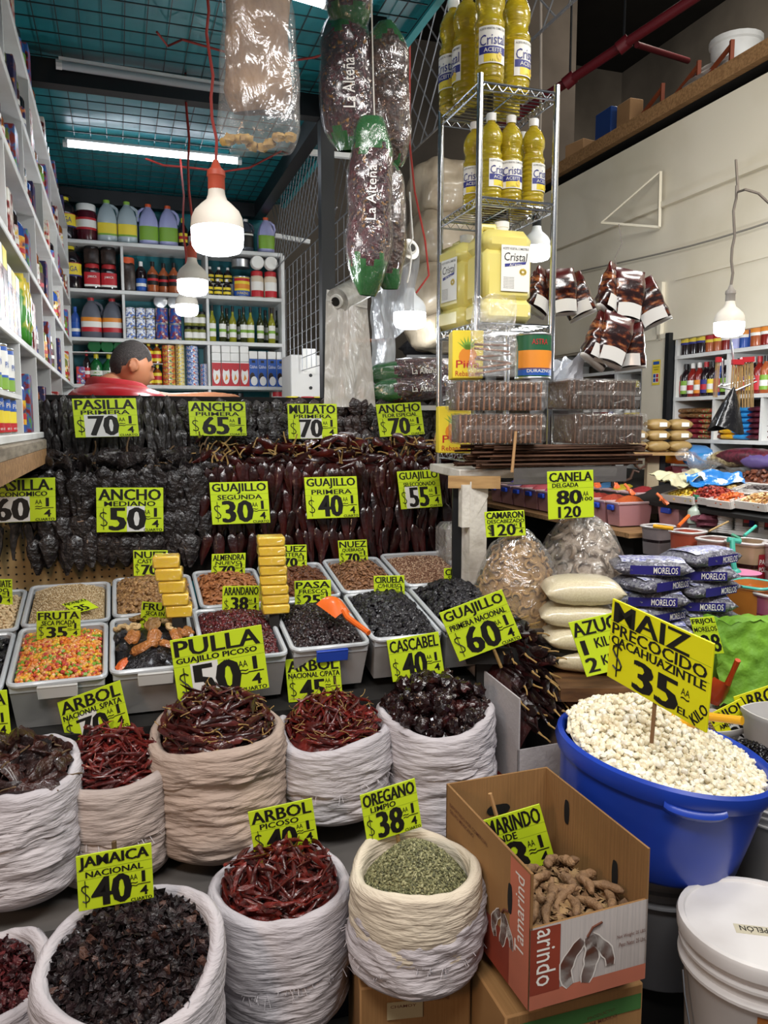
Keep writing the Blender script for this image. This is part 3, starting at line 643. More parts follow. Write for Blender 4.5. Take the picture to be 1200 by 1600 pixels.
# fourth row, middle
for i, (px, k) in enumerate(((203, 1), (218, 1), (243, 0), (243, 1), (230, 0), (230, 1))):
    bput(px, bottle('bottle', W(13), W(31), m_amber, m_lid_y, L_plain(W(31), .1, .6, [m_py, m_pr], [(.25, .45, 1)]), sh=.6), 'amber sauce bottle with yellow label and cap, %s' % ('upper tier over the man\'s crown', 'upper tier nearer the cans over the man', 'lower tier beside the can stacks', 'upper tier beside the can stacks', 'lower tier just behind the face', 'upper tier just behind the face')[i], 'bottle', ZB[3], .07, 'amber sauce bottles', dz=k*W(33))
part('inner_board', MB().box((.18, SV+.12, ZB[3]+W(32.2)), (.22, .2, .004)).build('inner_board', m_white), sh)
mt = [mixmat('tuna_red', '#c2402e', '#e2c75a', '#4c7a3c', 70), mixmat('tuna_yellow', '#d9b92e', '#e8e0b0', '#8a5a22', 70), mixmat('tuna_blue', '#2c5fae', '#d9dfe8', '#b83a30', 70)]
for st, (px, n, w, m, nm) in enumerate(((261, 7, 20, 0, 'red and yellow'), (279, 11, 14, 1, 'yellow'), (298, 7, 19, 2, 'blue'), (317, 5, 15, 2, 'blue and white'))):
    h = (8.6, 6.0, 8.6, 6.8)[st]
    for k in range(n): bput(px, can(W(w), W(h), mt[m]), '%s flat can, %s from the bottom in the %s stack' % (nm, ORD[k], ('widest left', 'narrow tall', 'wide blue', 'narrow right')[st]), 'can', ZB[3], .07+.03*(st == 3), 'flat cans stacked on the fourth shelf', dz=k*W(h+.12))
# fourth row, right: juice cartons and coconut cartons
m_ctn = M('carton_white', '#e9e7e2', .4)
def d_juice(mb, w, h):
    rect(mb, 0, 0, w, h*.94, 1); disc(mb, w*.5, h*.45, w*.4, h*.38, 0, .0004); disc(mb, w*.5, h*.72, w*.3, h*.11, 1, .0008)
    mb.add([(w*.35, h*.2, .0012), (w*.7, h*.3, .0012), (w*.5, h*.5, .0012)], [(0, 1, 2)], 2)
def d_coco(mb, w, h):
    rect(mb, 0, 0, w, h, 1); disc(mb, w*.35, h*.35, w*.3, h*.16, 3, .0004); disc(mb, w*.55, h*.2, w*.4, h*.17, 0, .0008); mb.text('Calahua', w*.08, h*.66, w*.92, h*.78, .0006, 0); rect(mb, w*.3, h*.86, w*.7, h*.95, 4, .0006)
for i, px in enumerate((335, 350, 364, 379)):
    bput(px, carton(W(14), .08, W(38), [m_ctn, m_pr, m_po], d_juice), 'red and white carton, %s from the divider in the bottom row' % ORD[i], 'carton', ZB[3], .06, 'red and white cartons')
    for k in range(2): bput(px, carton(W(13.6), .08, W(13), [m_ctn, m_pw], None, 'small_box'), 'small white box, %s on the %s red carton' % (('lower', 'upper')[k], ORD[i]), 'box', ZB[3], .06, 'small white boxes', dz=W(38.4)+k*W(13.2))
for i, px in enumerate((393, 407, 422, 436)):
    bput(px, carton(W(13.4), .08, W(43), [m_ctn, m_pb, m_pw, m_brownj, m_ink], d_coco), 'blue coconut carton, %s from the red cartons' % ORD[i], 'carton', ZB[3], .06, 'blue coconut cartons')
    bput(px, carton(W(13), .08, W(12), [m_ctn, m_pw], None, 'small_box'), 'small white box on the %s blue coconut carton' % ORD[i], 'box', ZB[3], .06, 'small white boxes', dz=W(43.3))
# bottom row
for i, px in enumerate((358, 372)): bput(px, jar(W(13), W(62), m_redsauce, m_lid_k, L_plain(W(62), .3, .6, [m_pw, m_pg])), 'dark red jar on the lowest back shelf, ' + ('farther from the end can', 'nearer the end can')[i], 'jar', ZB[4], .08, 'dark red jars')
bput(433, can(W(23), W(68), m_pw, L_plain(W(68), .05, .95, [m_pw, m_pr, m_pb], [(.84, .95, 1)]), name='tin'), 'tall white and red tin at the end of the lowest back shelf', 'tin', ZB[4], .08)
# white carton stack beside the shelves
c = onv(475, 590, 5.2)
T = SF(uvz(c)[0], 5.2, 1.5); w = W(55)
o = thing('white_carton', MB().box((0, 0, .25), (w, .3, .5), b=.006).build('carton', M('white_card', '#dcdad6', .6, col2='#cfccc6', ns=3)), 'white carton with two round holes below the wire panel', 'carton', None, T)
mb = MB()
for z in (.37, .29): mb.tube([(0.01, -.1505, z), (0.01, -.153, z)], .011, 12, 0)
part('hand_hole', mb.build('holes', m_ink), o)
part('tape', MB().box((0, -.151, .46), (w*.35, .003, .16)).build('tape', M('clear_tape', '#eceae4', .15)), o)
thing('white_carton', MB().box((0, 0, -.11), (w, .3, .21), b=.006).build('carton', _mats['white_card']), 'white carton underneath the holed white carton', 'carton', None, T)
for i, (px, cm) in enumerate(((455, m_lid_y), (479, m_lid_r), (497, m_lid_y))):
    bput(px, Proto('tub', MB().lathe([(.03, 0), (.04, .08), (.04, .1)], 16).build('tub', m_pw), [('lid', MB().lathe([(.043, .1), (.043, .125), (.03, .128)], 16).build('lid', cm))]), 'small tub with %s lid in front of the white cartons' % ('pale yellow', 'red', 'yellow')[i], 'tub', 1.601, -.55, 'small tubs by the white cartons')
o = thing('side_table', None, 'low white side table in front of the white cartons', 'table', None, SF(.93, 4.92, 0))
part('table_top', MB().box((0, 0, 1.585), (.4, .24, .03)).build('table_top', m_white), o)
for a in (-.17, .17):
    for b in (-.09, .09): part('leg', MB().box((a, b, .785), (.03, .03, 1.57)).build('leg', m_white), o)
# ================================================================ LEFT SHELVES (face u = -0.262)
LU = -0.262
ZL = [1.525, 1.805, 2.07, 2.32, 2.545, 2.79]
sh2 = thing('shelf_unit', None, 'tall white shelf unit crammed with groceries along the left wall', 'shelves', None, SF(0, 0, 0))
for z in ZL: part('shelf_board', MB().box((LU-.125, 3.6, z-.011), (.25, 3.7, .022), b=.003).build('shelf_board', m_white), sh2)
part('shelf_board', MB().box((LU-.125, 2.15, 1.628), (.25, .68, .012)).build('shelf_board', m_white), sh2)
part('back_panel', MB().box((LU-.245, 3.6, 2.16), (.01, 3.7, 1.3)).build('back_panel', m_white), sh2)
DV = {0: (2.52, 3.0, 3.6, 4.3), 1: (2.9, 3.35, 4.0, 4.6), 2: (2.38, 3.2, 3.95, 4.7), 3: (2.22, 2.9, 3.6, 4.4), 4: (2.5, 3.2, 4.1), -1: (1.76, 5.44)}
for r, vs in DV.items():
    for v in vs:
        za, zb = (ZL[r], ZL[r+1]-.022) if r >= 0 else (1.505, 2.79)
        part('divider' if r >= 0 else 'end_panel', MB().box((LU-.125, v, (za+zb)/2), (.246, .016, zb-za)).build('divider', m_white), sh2)
LR = YAW+PI/2
def lput(v, proto, label, cat, z, du=.075, group=None, rot=0.0):
    return proto.put(Matrix.Translation(S(LU-du, v, z+.001)) @ Rz(LR+rot), label, cat, group)
c_pine = m_py
def d_can_pine(h): return L_plain(h, .06, .94, [m_py, m_pb, m_pr, m_pw, m_pg], [(.06, .3, 2), (.62, .94, 1)], [('PIÑA', .70, .86, .5, 3), ('en almibar', .12, .2, .5, 3)], ang=1.3)
mcb = mixmat('fruit_can_print', '#e6b83a', '#3b76b8', '#e8e4d8', 30)
for i, v in enumerate((1.90, 2.03, 2.16, 2.29, 2.42)):
    lput(v, can(.105, .098, mcb, d_can_pine(.098)), 'pineapple can on the lowest left shelf, %s from the aisle' % ORD[i], 'can', ZL[0], .06, 'pineapple cans lower row')
    lput(v, can(.105, .125, mcb, L_plain(.125, .06, .94, [m_pb, m_pw, m_pg, m_py], [(.35, .85, 1), (.06, .3, 2)], [('PIÑA', .5, .66, .4, 0)], ang=1.3)), 'pineapple can on the small upper board, %s from the aisle' % ORD[i], 'can', 1.634, .06, 'pineapple cans upper row')
cols = ['#b5332c', '#e0b736', '#3a6fb5', '#6d9c3c', '#e2dfd6', '#3a2022', '#8d2f2a', '#d97f2b', '#2f2a5a', '#4b1d20']
def lmix(i): return mixmat('grocery_print_%d' % i, cols[i % 10], cols[(i*3+4) % 10], cols[(i*7+1) % 10], 26+3*i)
place = ['nearest the aisle', 'second bay', 'third bay', 'fourth bay', 'beside the back shelves']
zn = ['lowest', 'second', 'third', 'fourth', 'fifth', 'topmost']
# tall cooking-oil style cartons on the second shelf
def d_te(mb, w, h): rect(mb, 0, 0, w, h, 1); rect(mb, 0, h*.74, w, h, 2, .0003); mb.text('TE', w*.5, h*.58, w*.95, h*.68, .0006, 3); disc(mb, w*.4, h*.25, w*.3, h*.14, 2, .0004)
for i in range(9):
    v = 1.86+i*.088; ms = [m_py, m_po, m_py, m_ink] if i < 2 else [M('carton_%d' % i, cols[(i*3) % 10], .4), lmix(i), m_py if i % 2 else m_pw, m_ink]
    lput(v, carton(.08, .09, .2 if i < 6 else .17, ms, d_te), 'tall printed carton on the second left shelf, %s from the aisle' % ORD[i], 'carton', ZL[1], .05, 'tall cartons on the left shelf')
def small_pouch(i): return Proto('pouch', pillow(.2, .11, .06, [lmix(i)], 'pouch', seed=i))
for i in range(3):
    lput(2.66+i*.08, Proto('pouch', pillow(.2, .12, .06, [M('green_pouch', '#3f8a2f', .25, col2='#d9c24a', ns=14, contrast=(.5, .6))], 'pouch', seed=i)), 'green upright pouch on the second left shelf, %s after the cartons' % ORD[i], 'pouch', ZL[1], .06, 'green pouches', 0) .matrix_world = Matrix.Translation(S(LU-.05, 2.66+i*.08, ZL[1]+.1)) @ Rz(LR) @ Ry(-PI/2) @ Matrix.Translation((0, 0, -.03))
bodies = [m_cola, m_blueb, m_maroon, m_redsauce, m_amber, m_herb, m_sauce, m_lav]
capsL = [m_lid_k, m_lid_w, m_lid_y, m_lid_r, m_lid_g]
n = 0
for r in range(6):
    top = (ZL[r+1] if r < 5 else 3.02)-ZL[r]-.03
    v = {0: 2.6, 1: 3.0, 2: 1.84, 3: 1.84, 4: 1.84, 5: 1.9}[r]; k = 0
    while v < 5.36:
        w = rnd.uniform(.075, .105); h = top*rnd.uniform(.72, .96); t = n % 4
        if any(abs(v-x) < w/2+.012 for x in DV.get(r, ())): v += .03; continue
        bay = place[min(4, int((v-1.8)/.75))]
        nm = ('dark', 'blue', 'maroon', 'red', 'amber', 'olive green', 'orange', 'lavender')[n % 8]
        loc = '%s item on the %s left shelf' % (ORD[k % 18] if k < 18 else 'last', zn[r])
        if t < 2:
            p = bottle('bottle', w, h, bodies[n % 8], capsL[n % 5], L_plain(h, .12, .48, [lmix(n % 10), m_pw, m_pr], [(.2, .28, 1+n % 2)]))
            lput(v, p, nm+' bottle with printed label, '+loc, 'bottle', ZL[r], .06, 'bottles on the left shelves')
        elif t == 2:
            lput(v, carton(w, .08, h*.9, [lmix((n*3) % 10), m_pw, m_py, m_ink]), 'printed carton of mixed colours, '+loc, 'carton', ZL[r], .05, 'cartons on the left shelves')
        else:
            lput(v, jar(w, h*.8, bodies[(n*3) % 8], capsL[(n*2) % 5], L_plain(h*.8, .15, .6, [lmix((n*5) % 10), m_pw], [(.3, .4, 1)])), ('dark', 'red', 'orange', 'blue', 'amber', 'lavender', 'maroon', 'olive green')[n % 8]+' jar with printed label, '+loc, 'jar', ZL[r], .06, 'jars on the left shelves')
        v += w+rnd.uniform(.02, .05)+(.04 if v > 3.4 else 0); n += 1; k += 1
# wooden stand under the left shelves
o = thing('wooden_counter', None, 'rough wooden counter under the left shelves', 'counter', None, SF(0, 0, 0))
part('counter_top', MB().box((LU-.11, 2.37, 1.485), (.26, 1.24, .035), b=.004).build('counter_top', M('grey_wood', '#8d8271', .8, col2='#6c6152', ns=10, stretch=(8, 1, 8))), o)
part('front_board', MB().box((LU-.10, 2.37, 1.445), (.24, 1.2, .05)).build('front_board', m_wood), o)
part('base', MB().box((LU-.125, 4.98, .75), (.24, .9, 1.5)).build('base', m_dark), o)
# ================================================================ NEIGHBOUR STALL SHELVES (face u = 3.30)
RU = 3.30; ZR = [1.465, 1.722, 1.98]
RR = YAW-PI/2
sh3 = thing('shelf_unit', None, 'white shelves of bottles and bags behind the neighbour counter', 'shelves', None, SF(0, 0, 0))
for z in ZR+[2.2]: part('shelf_board', MB().box((RU+.17, 3.10, z-.011), (.3, 2.15, .022)).build('shelf_board', m_white), sh3)
for v, z0, z1 in ((4.17, 1.0, 2.2), (2.03, 1.0, 2.2), (3.72, 1.722, 1.98), (3.82, 1.2, 1.722), (3.45, 1.465, 1.722), (3.2, 1.722, 1.98), (2.75, 1.2, 1.98)): part('divider', MB().box((RU+.17, v, (z0+z1)/2), (.29, .02, z1-z0)).build('divider', m_white), sh3)
sh4 = thing('shelf_unit', None, 'white shelves of jars between the cream pillar and the far corner', 'shelves', None, SF(0, 0, 0))
ZQ = [1.55, 1.74, 1.93, 2.04]
for z in ZQ: part('shelf_board', MB().box((RU+.17, 5.7, z-.011), (.3, 2.4, .022)).build('shelf_board', m_white), sh4)
for v in (4.5, 4.80, 5.6, 6.88): part('divider', MB().box((RU+.17, v, 1.56), (.29, .03, 1.06)).build('divider', m_white), sh4)
def rput(v, proto, label, cat, z, du=.08, group=None, rot=0.0):
    return proto.put(Matrix.Translation(S(RU+du, v, z+.001)) @ Rz(RR+rot), label, cat, group)
vcol = lambda px, py=600: onu(px, py, RU+.08).dot(VX)
for i, px in enumerate((1056, 1073, 1085, 1097)):
    rput(vcol(px), bottle('bottle', .13 if i == 0 else .085, .21, m_cola, m_lid_y, L_mega(.11, .21)if i == 0 else L_plain(.21, .3, .62, [m_py, m_navy], [(.3, .36, 1)], [('MEGA', .44, .54, .5, 1)]), top=.9), 'dark drink bottle with yellow and blue label, %s from the cream pillar' % ORD[i], 'bottle', ZR[2], group='dark drink bottles on the neighbour shelf')
for i, px in enumerate((1110, 1122, 1135, 1148, 1163, 1184, 1200)):
    b = (m_sauce, m_sauce, m_redsauce, m_lav, m_blueb, m_sauce, m_redsauce)[i]
    rput(vcol(px), bottle('bottle', .10 if i > 4 else .075, .21, b, m_lid_y, L_plain(.21, .28, .6, [m_py if i < 2 else m_pw, m_pr, m_po], [(.36, .5, 1 if i < 4 else 2)])), '%s bottle with bright label on the top neighbour shelf, %s beyond the dark drinks' % (('orange', 'orange', 'red', 'lavender', 'blue', 'wide orange', 'red')[i], ORD[i]), 'bottle', ZR[2], group='bright bottles on the top neighbour shelf')
sc = [m_redsauce, m_redsauce, m_cola, m_redsauce, m_redsauce, m_cola, m_cola, m_blueb, m_cola, m_amber, m_redsauce, m_cola, m_cola, m_redsauce, m_sauce, m_sauce]
for i in range(15):
    px = 1053+i*10.4; lm = [m_py, m_pr, m_pg, m_pw, m_po, m_navy][i % 6]
    if abs(vcol(px)-3.72) < .035 or abs(vcol(px)-3.2) < .03: continue
    rput(vcol(px), bottle('bottle', .062, .205, sc[i], (m_lid_w, m_lid_r, m_lid_k, m_lid_w)[i % 4], L_plain(.2, .1, .5, [lm, m_pw, m_pr], [(.2, .36, 1+i % 2)]), neck=.4), '%s hot sauce bottle in the middle neighbour shelf, %s from the pillar' % (('red', 'red', 'dark', 'red', 'red', 'dark', 'dark', 'blue', 'dark', 'amber', 'red', 'dark', 'dark', 'red', 'orange', 'orange')[i], ORD[i]), 'bottle', ZR[1], .07, 'hot sauce bottles')
bagc = [('brown speckled', mixmat('granola_bag', '#8a6038', '#4d2f1c', '#c9a878', 90)), ('dark red', mixmat('red_bag', '#6a1f28', '#8a3038', None, 50)), ('mixed candy', mixmat('candy_bag', '#c23a44', '#6aa04a', '#e8d8c8', 60)), ('brown', mixmat('brown_bag', '#6a3424', '#41201a', None, 60)), ('yellow', M('yellow_bag', '#e0ac22', .25)), ('blue', M('blue_bag', '#2f86c4', .25)), ('dark maroon', mixmat('maroon_bag', '#3f1520', '#5d2230', None, 50))]
for i, (px, c, nb) in enumerate(((1067, 0, 2), (1067, 1, 4), (1089, 0, 2), (1089, 1, 4), (1108, 2, 6), (1120, 3, 4), (1141, 4, 5), (1162, 5, 6), (1187, 6, 6))):
    for k in range(nb):
        me = pillow(.16, .14, .034 if c not in (2,) else .03, [bagc[c][1]], 'snack_bag', seed=i*9+k)
        zz = ZR[0]+k*.031+(.125 if i in (0, 2) else 0)
        rput(vcol(px, 660), Proto('snack_bag', me), '%s snack bag, %s up in the %s pile of the lower neighbour shelf' % (bagc[c][0], ORD[k], ORD[i]), 'bag', zz, .12, 'snack bags in piles', rnd.uniform(-.12, .12))
for i, px in enumerate((870, 880, 890, 901, 922, 936, 950, 964)):
    for k in range(2):
        if k and i < 1: continue
        cm = (m_lid_p, m_brownj, m_lid_p, m_lid_p, m_py, m_pr, m_navy, m_lid_k)[i]
        rput(vcol(px, 580), jar(.085, .115, (m_lav, m_brownj, m_maroon, m_redsauce)[(i+k) % 4], m_lid_w if k else cm, L_plain(.115, .15, .6, [m_pw, (m_pr, m_lid_p, m_pg)[(i+k) % 3]], [(.25, .45, 1)])), 'jar with %s lid on the far neighbour shelves, %s column from the corner, %s row' % ('white' if k else ('purple', 'brown', 'purple', 'purple', 'yellow', 'red', 'navy', 'black')[i], ORD[i], ('upper', 'lower')[k]), 'jar', ZQ[1 if k == 0 else 0], .07, 'jars on the far neighbour shelves')
for i, px in enumerate((990, 1001, 1009)):
    rput(vcol(px, 600)+.02, bottle('bottle', .075, .30, m_cola, (m_lid_y, m_lid_y, m_lid_k)[i], L_plain(.3, .12, .35, [m_pw, m_py], [(.2, .28, 1)])), 'dark bottle with %s cap beside the cream pillar, %s' % (('yellow', 'yellow', 'black')[i], ('farthest from the pillar', 'in the middle', 'touching the pillar')[i]), 'bottle', ZQ[0], .07, 'dark bottles beside the pillar')
rput(vcol(985, 553), Proto('tub', MB().lathe([(.05, 0), (.06, .06), (.06, .07)], 16).build('tub', m_pb), [('lid', MB().lathe([(.063, .07), (.063, .085)], 16).build('lid', m_po))]), 'blue tub with orange lid on the upper far shelf', 'tub', ZQ[3], .08)
for k in range(3): rput(vcol(1006, 640), Proto('snack_bag', pillow(.13, .14, .05, [bagc[4][1]], 'snack_bag', seed=90+k)), 'yellow snack bag beside the pillar, %s of three' % ('bottom', 'middle', 'top')[k], 'bag', 1.2+k*.05, .12, 'yellow bags beside the pillar')
# ================================================================ DRIED CHILLIES: shapes
def chili(L, W, flat=0.55, curl=0.12, wr=0.18, seed=0, rings=9, n=8, shoulder=0.12, tip=0.12, freq=9.0, mb=None, T=None, mi=0):
    """one dried pod: stem end at the origin, tip towards -Z, flattened along Y, wrinkled"""
    mb = mb or MB(); vs = []; fs = []; o = seed*3.71
    for i in range(rings+1):
        t = i/rings
        r = W/2*(min(1, (t/shoulder)**0.6) if t < shoulder else 1-(1-tip)*((t-shoulder)/(1-shoulder))**1.7)
        r = max(r, W*.05); bx = curl*L*(math.sin(t*2.3+seed)-math.sin(seed)*1); by = curl*.5*L*math.sin(t*2.9+seed*2)
        for j in range(n):
            q = 2*PI*j/n; w = 1+wr*noise.noise(Vector((math.cos(q)*1.6+o, math.sin(q)*1.6-o, t*freq*.5)))*2
            vs.append(Vector((r*math.cos(q)*w+bx, r*math.sin(q)*w*flat+by, -L*t)))
    for i in range(rings):
        for j in range(n): fs.append((i*n+j, (i+1)*n+j, (i+1)*n+(j+1) % n, i*n+(j+1) % n))
    fs.append(tuple(range(n))); fs.append(tuple(range((rings+1)*n-1, rings*n-1, -1)))
    mb.add(vs, fs, mi, T); return mb
def stem_mesh(L, r, seed, m):
    k = rnd.uniform(-.5, .5)
    return MB().tube([(0, 0, -.004), (k*L*.15, 0, L*.3), (k*L*.5, .1*L, L*.7), (k*L*1.1, .2*L, L)], [r*1.9, r*1.2, r, r*1.15], 5).build('stem', m)
m_pas = M('pasilla_skin', '#1c1918', 0.42, col2='#2d2826', ns=40, bump=0.6, bs=55, bstretch=(1, 1, .35), coat=0.15)
m_anc = M('ancho_skin', '#191516', 0.40, col2='#2b2423', ns=30, bump=0.8, bs=45, coat=0.2)
m_mul = M('mulato_skin', '#1b1516', 0.38, col2='#33211f', ns=30, bump=0.7, bs=45, coat=0.25)
m_gua = M('guajillo_skin', '#37100f', 0.28, col2='#1d0b0c', ns=16, bump=0.35, bs=30, coat=0.45, island=0.45)
m_guared = M('guajillo_red_skin', '#54150f', 0.3, col2='#2d0d0d', ns=20, bump=0.35, bs=30, coat=0.4, island=0.5)
m_pul = M('pulla_skin', '#2c1011', 0.27, col2='#4a1a16', ns=30, bump=0.3, bs=50, coat=0.45, island=0.5)
m_arb = M('arbol_skin', '#6d1a13', 0.38, col2='#45100f', ns=30, bump=0.25, bs=70, coat=0.35, island=0.45)
m_arb2 = M('arbol_dark_skin', '#66180f', 0.4, col2='#380e0c', ns=40, bump=0.25, bs=70, coat=0.35, island=0.5)
m_cas = M('cascabel_skin', '#1e0d0e', 0.24, col2='#4a1713', ns=14, contrast=(.55, .72), bump=0.6, bs=40, coat=0.4, island=0.4)
m_stem = M('dry_stem', '#a3834c', 0.7, col2='#7a5f36', ns=60)
m_stemd = M('dark_stem', '#5a452c', 0.7)
V_pas = [chili(.165*k, .030, .5, .06, .22, s, 10, 8, .06, .25).build('pasilla_chili', m_pas) for s, k in enumerate((1, .92, 1.06, .97, 1.1, .9))]
V_anc = [chili(.115*k, .062, .34, .05, .24, s+20, 9, 10, .22, .16, 7).build('ancho_chili', m_anc) for s, k in enumerate((1, .92, 1.06, .97, 1.1))]
V_mul = [chili(.105*k, .066, .36, .05, .22, s+40, 9, 10, .25, .2, 6).build('mulato_chili', m_mul) for s, k in enumerate((1, .92, 1.08, .97))]
V_gua = [chili(.135*k, .036, .42, .07, .16, s+60, 9, 8, .14, .14, 6).build('guajillo_chili', m_gua) for s, k in enumerate((1, .92, 1.06, .97, 1.1, .88))]
V_guar = [chili(.10*k, .036, .42, .12, .22, s+70, 9, 8, .16, .14, 7).build('guajillo_chili', m_guared) for s, k in enumerate((1, .92, 1.06, .97, 1.1, .88))]
S_long = [stem_mesh(.032+.005*i, .0026, i, m_stem) for i in range(5)]
S_dark = [stem_mesh(.028+.004*i, .0018, i, m_stemd) for i in range(4)]
# ---------------------------------------------------------------- display stand
dl, dr = -0.46, 1.335
stand = thing('display_stand', None, 'two tier display stand behind the hanging dried chillies', 'display stand', None, SF(0, 0, 0))
m_cloth = M('dark_cloth', '#120f0e', 0.9)
def peg():
    mb = MB().box((-.16, 2.985, 1.18), (.62, .012, .42), 0)
    for i in range(24):
        for j in range(16):
            x, z = -.46+.0255*i, .98+.0255*j
            mb.add([(x+.004*math.cos(q*PI/3), 2.9785, z+.004*math.sin(q*PI/3)) for q in range(6)], [tuple(range(6))], 1)
    return mb.build('pegboard', [M('pegboard_tan', '#b59a6a', .6, col2='#a2875a', ns=4), m_ink])
part('pegboard', peg(), stand)
part('upper_board', MB().box(((dl+dr)/2+.10, 3.215, 1.50), (dr-dl-.21, .014, .30)).build('upper_board', m_cloth), stand)
part('lower_board', MB().box((.74, 2.985, 1.18), (1.18, .012, .42)).build('lower_board', m_cloth), stand)
part('ledge', MB().box(((dl+dr)/2, 3.10, 1.365), (dr-dl, .22, .016)).build('ledge', m_cloth), stand)
part('top_rail', MB().box(((dl+dr)/2+.10, 3.21, 1.652), (dr-dl-.21, .03, .02)).build('top_rail', m_cloth), stand)
for u in (dl+.03, .45, dr-.03):
    part('leg', MB().box((u, 3.215, .68), (.04, .04, 1.34)).build('leg', m_black), stand)
def hung(kind, vs, u0, u1, step, rows, v, label, group, lean=.10, sc=1.0):
    for r, z in enumerate(rows):
        u = u0+step*(.25+.5*(r % 2))
        while u < u1:
            T = Matrix.Translation(S(u+rnd.uniform(-.3, .3)*step, v-.012*(len(rows)-r)-rnd.uniform(0, .016), z+rnd.uniform(-.012, .012))) @ Rz(YAW+rnd.uniform(-.5, .5)) @ Ry(rnd.uniform(-.14, .14)) @ Rx(-lean*rnd.uniform(.2, 1.2)) @ Matrix.Diagonal((sc, sc, sc*rnd.uniform(.85, 1.1), 1))
            thing(kind, rnd.choice(vs), label, 'chilli', group, T)
            u += step*rnd.uniform(.8, 1.2)
hung('pasilla_chili', V_pas, -.30, .225, .0235, (1.53, 1.60, 1.655), 3.195, 'long black pasilla chilli hanging in the top left rows of the display', 'pasilla chillies hung in the top rows')
hung('ancho_chili', V_anc, .225, .66, .042, (1.53, 1.595, 1.655), 3.195, 'broad black ancho chilli hanging beside the second top sign', 'ancho chillies hung in the top rows')
hung('mulato_chili', V_mul, .66, .99, .044, (1.53, 1.595, 1.655), 3.195, 'broad brown-black mulato chilli hanging around the third top sign', 'mulato chillies hung in the top rows')
hung('ancho_chili', V_anc, .99, 1.32, .040, (1.53, 1.595, 1.655), 3.195, 'broad black ancho chilli hanging around the fourth top sign', 'ancho chillies hung at the end of the top rows')
hung('pasilla_chili', V_pas, -.44, -.30, .035, (1.22, 1.33), 2.965, 'long black pasilla chilli hanging over the tan pegboard', 'pasilla chillies hung over the pegboard')
hung('ancho_chili', V_anc, -.29, .29, .040, (1.17, 1.24, 1.31, 1.375), 2.965, 'broad black ancho chilli hanging in the lower left rows', 'ancho chillies hung in the lower rows', .12, 1.12)
hung('guajillo_chili', V_gua, .29, 1.33, .0355, (1.15, 1.235, 1.31, 1.375), 2.965, 'glossy dark red guajillo chilli hanging in the lower rows', 'guajillo chillies hung in the lower rows', .12, 1.1)
def curtain(kind, vs, u0, u1, n, z0, z1, v, m, label, sc=1.0):
    mb = MB(); r = random.Random(int(u0*100)+n)
    sh = [([tuple(q.co) for q in me.vertices], [tuple(p.vertices) for p in me.polygons]) for me in vs]
    for i in range(n):
        mb.add(*r.choice(sh), 0, Matrix.Translation(S(u0+(u1-u0)*(i+.5)/n, v+r.uniform(-.008, .004), r.uniform(z0, z1))) @ Rz(YAW+r.uniform(-.5, .5)) @ Ry(r.uniform(-.12, .12)) @ Matrix.Scale(sc, 4))
    thing(kind, mb.build(kind, m), label, 'chilli curtain', None, None, 'stuff')
curtain('pasilla_curtain', V_pas, -.30, .22, 46, 1.56, 1.65, 3.195, m_pas, 'dark layer of long black chillies behind the top left rows')
curtain('ancho_curtain', V_anc, .22, 1.32, 60, 1.53, 1.65, 3.195, m_anc, 'dark layer of broad black chillies behind the top rows')
curtain('ancho_curtain', V_anc, -.29, .29, 50, 1.17, 1.37, 2.968, m_anc, 'dark layer of broad black chillies behind the lower left rows', 1.1)
curtain('guajillo_curtain', V_gua, .28, 1.33, 150, 1.14, 1.38, 2.968, m_gua, 'dark red layer of guajillo behind the lower rows', 1.1)
curtain('guajillo_curtain', V_gua, .29, 1.33, 64, 1.372, 1.415, 2.925, m_gua, 'dark red pods draped over the ledge edge above the lower rows', .95)
curtain('ancho_curtain', V_anc, -.29, .29, 26, 1.372, 1.41, 2.925, m_anc, 'black pods draped over the ledge edge above the lower left rows', 1.0)
def lying(kind, vs, stems, n, ua, ub, label, group, z0=1.385, hz=.07, seed=1):
    r = random.Random(seed)
    for i in range(n):
        u = ua+(ub-ua)*((i+r.random())/n); v = r.uniform(2.95, 3.14); q = r.uniform(-PI, PI)
        z = z0+hz*(0.5+.5*math.sin((v-2.93)/.24*PI))*r.uniform(.35, 1.0)
        T = Matrix.Translation(S(u, v, z)) @ Rz(q) @ Ry(PI/2+r.uniform(-.5, .35)) @ Rz(r.uniform(-.6, .6))
        o = thing(kind, r.choice(vs), label, 'chilli', group, T)
        part('stem', r.choice(stems), o)
def heap_under(ua, ub, m, name, label):
    mb = MB().grid(lambda a, c: S(ua+(ub-ua)*a, 2.925+.245*c, 1.350+.024*min(1, c*8)+.05*math.sin(c*PI)*(.7+.5*noise.noise(Vector((a*14, c*4, ua))))+.006*noise.noise(Vector((a*60, c*30, 1)))), 90, 14)
    for k in range(130):
        u = rnd.uniform(ua, ub); v = rnd.uniform(2.95, 3.12)
        chili(.1, .034, .45, .1, .2, k % 9, 6, 6, .15, .15, 6, mb, Matrix.Translation(S(u, v, 1.40+.02*rnd.random())) @ Rz(rnd.uniform(-3, 3)) @ Ry(PI/2+rnd.uniform(-.4, .3)))
    for k in range(70 if ua > 0 else 16):
        q = S_long[k % 5]; mb.add([tuple(v.co) for v in q.vertices], [tuple(p.vertices) for p in q.polygons], 1, Matrix.Translation(S(rnd.uniform(ua, ub), rnd.uniform(2.93, 3.1), 1.39+.09*rnd.random())) @ Rz(rnd.uniform(-3, 3)) @ Ry(rnd.uniform(-1.3, 1.3)))
    thing(name, mb.build(name, [m, m_stem if ua > 0 else m_stemd]), label, 'chilli heap', None, None, 'stuff')
heap_under(-.44, .31, m_anc, 'ancho_heap', 'dark mass of broad chillies under the upper black ones on the ledge')
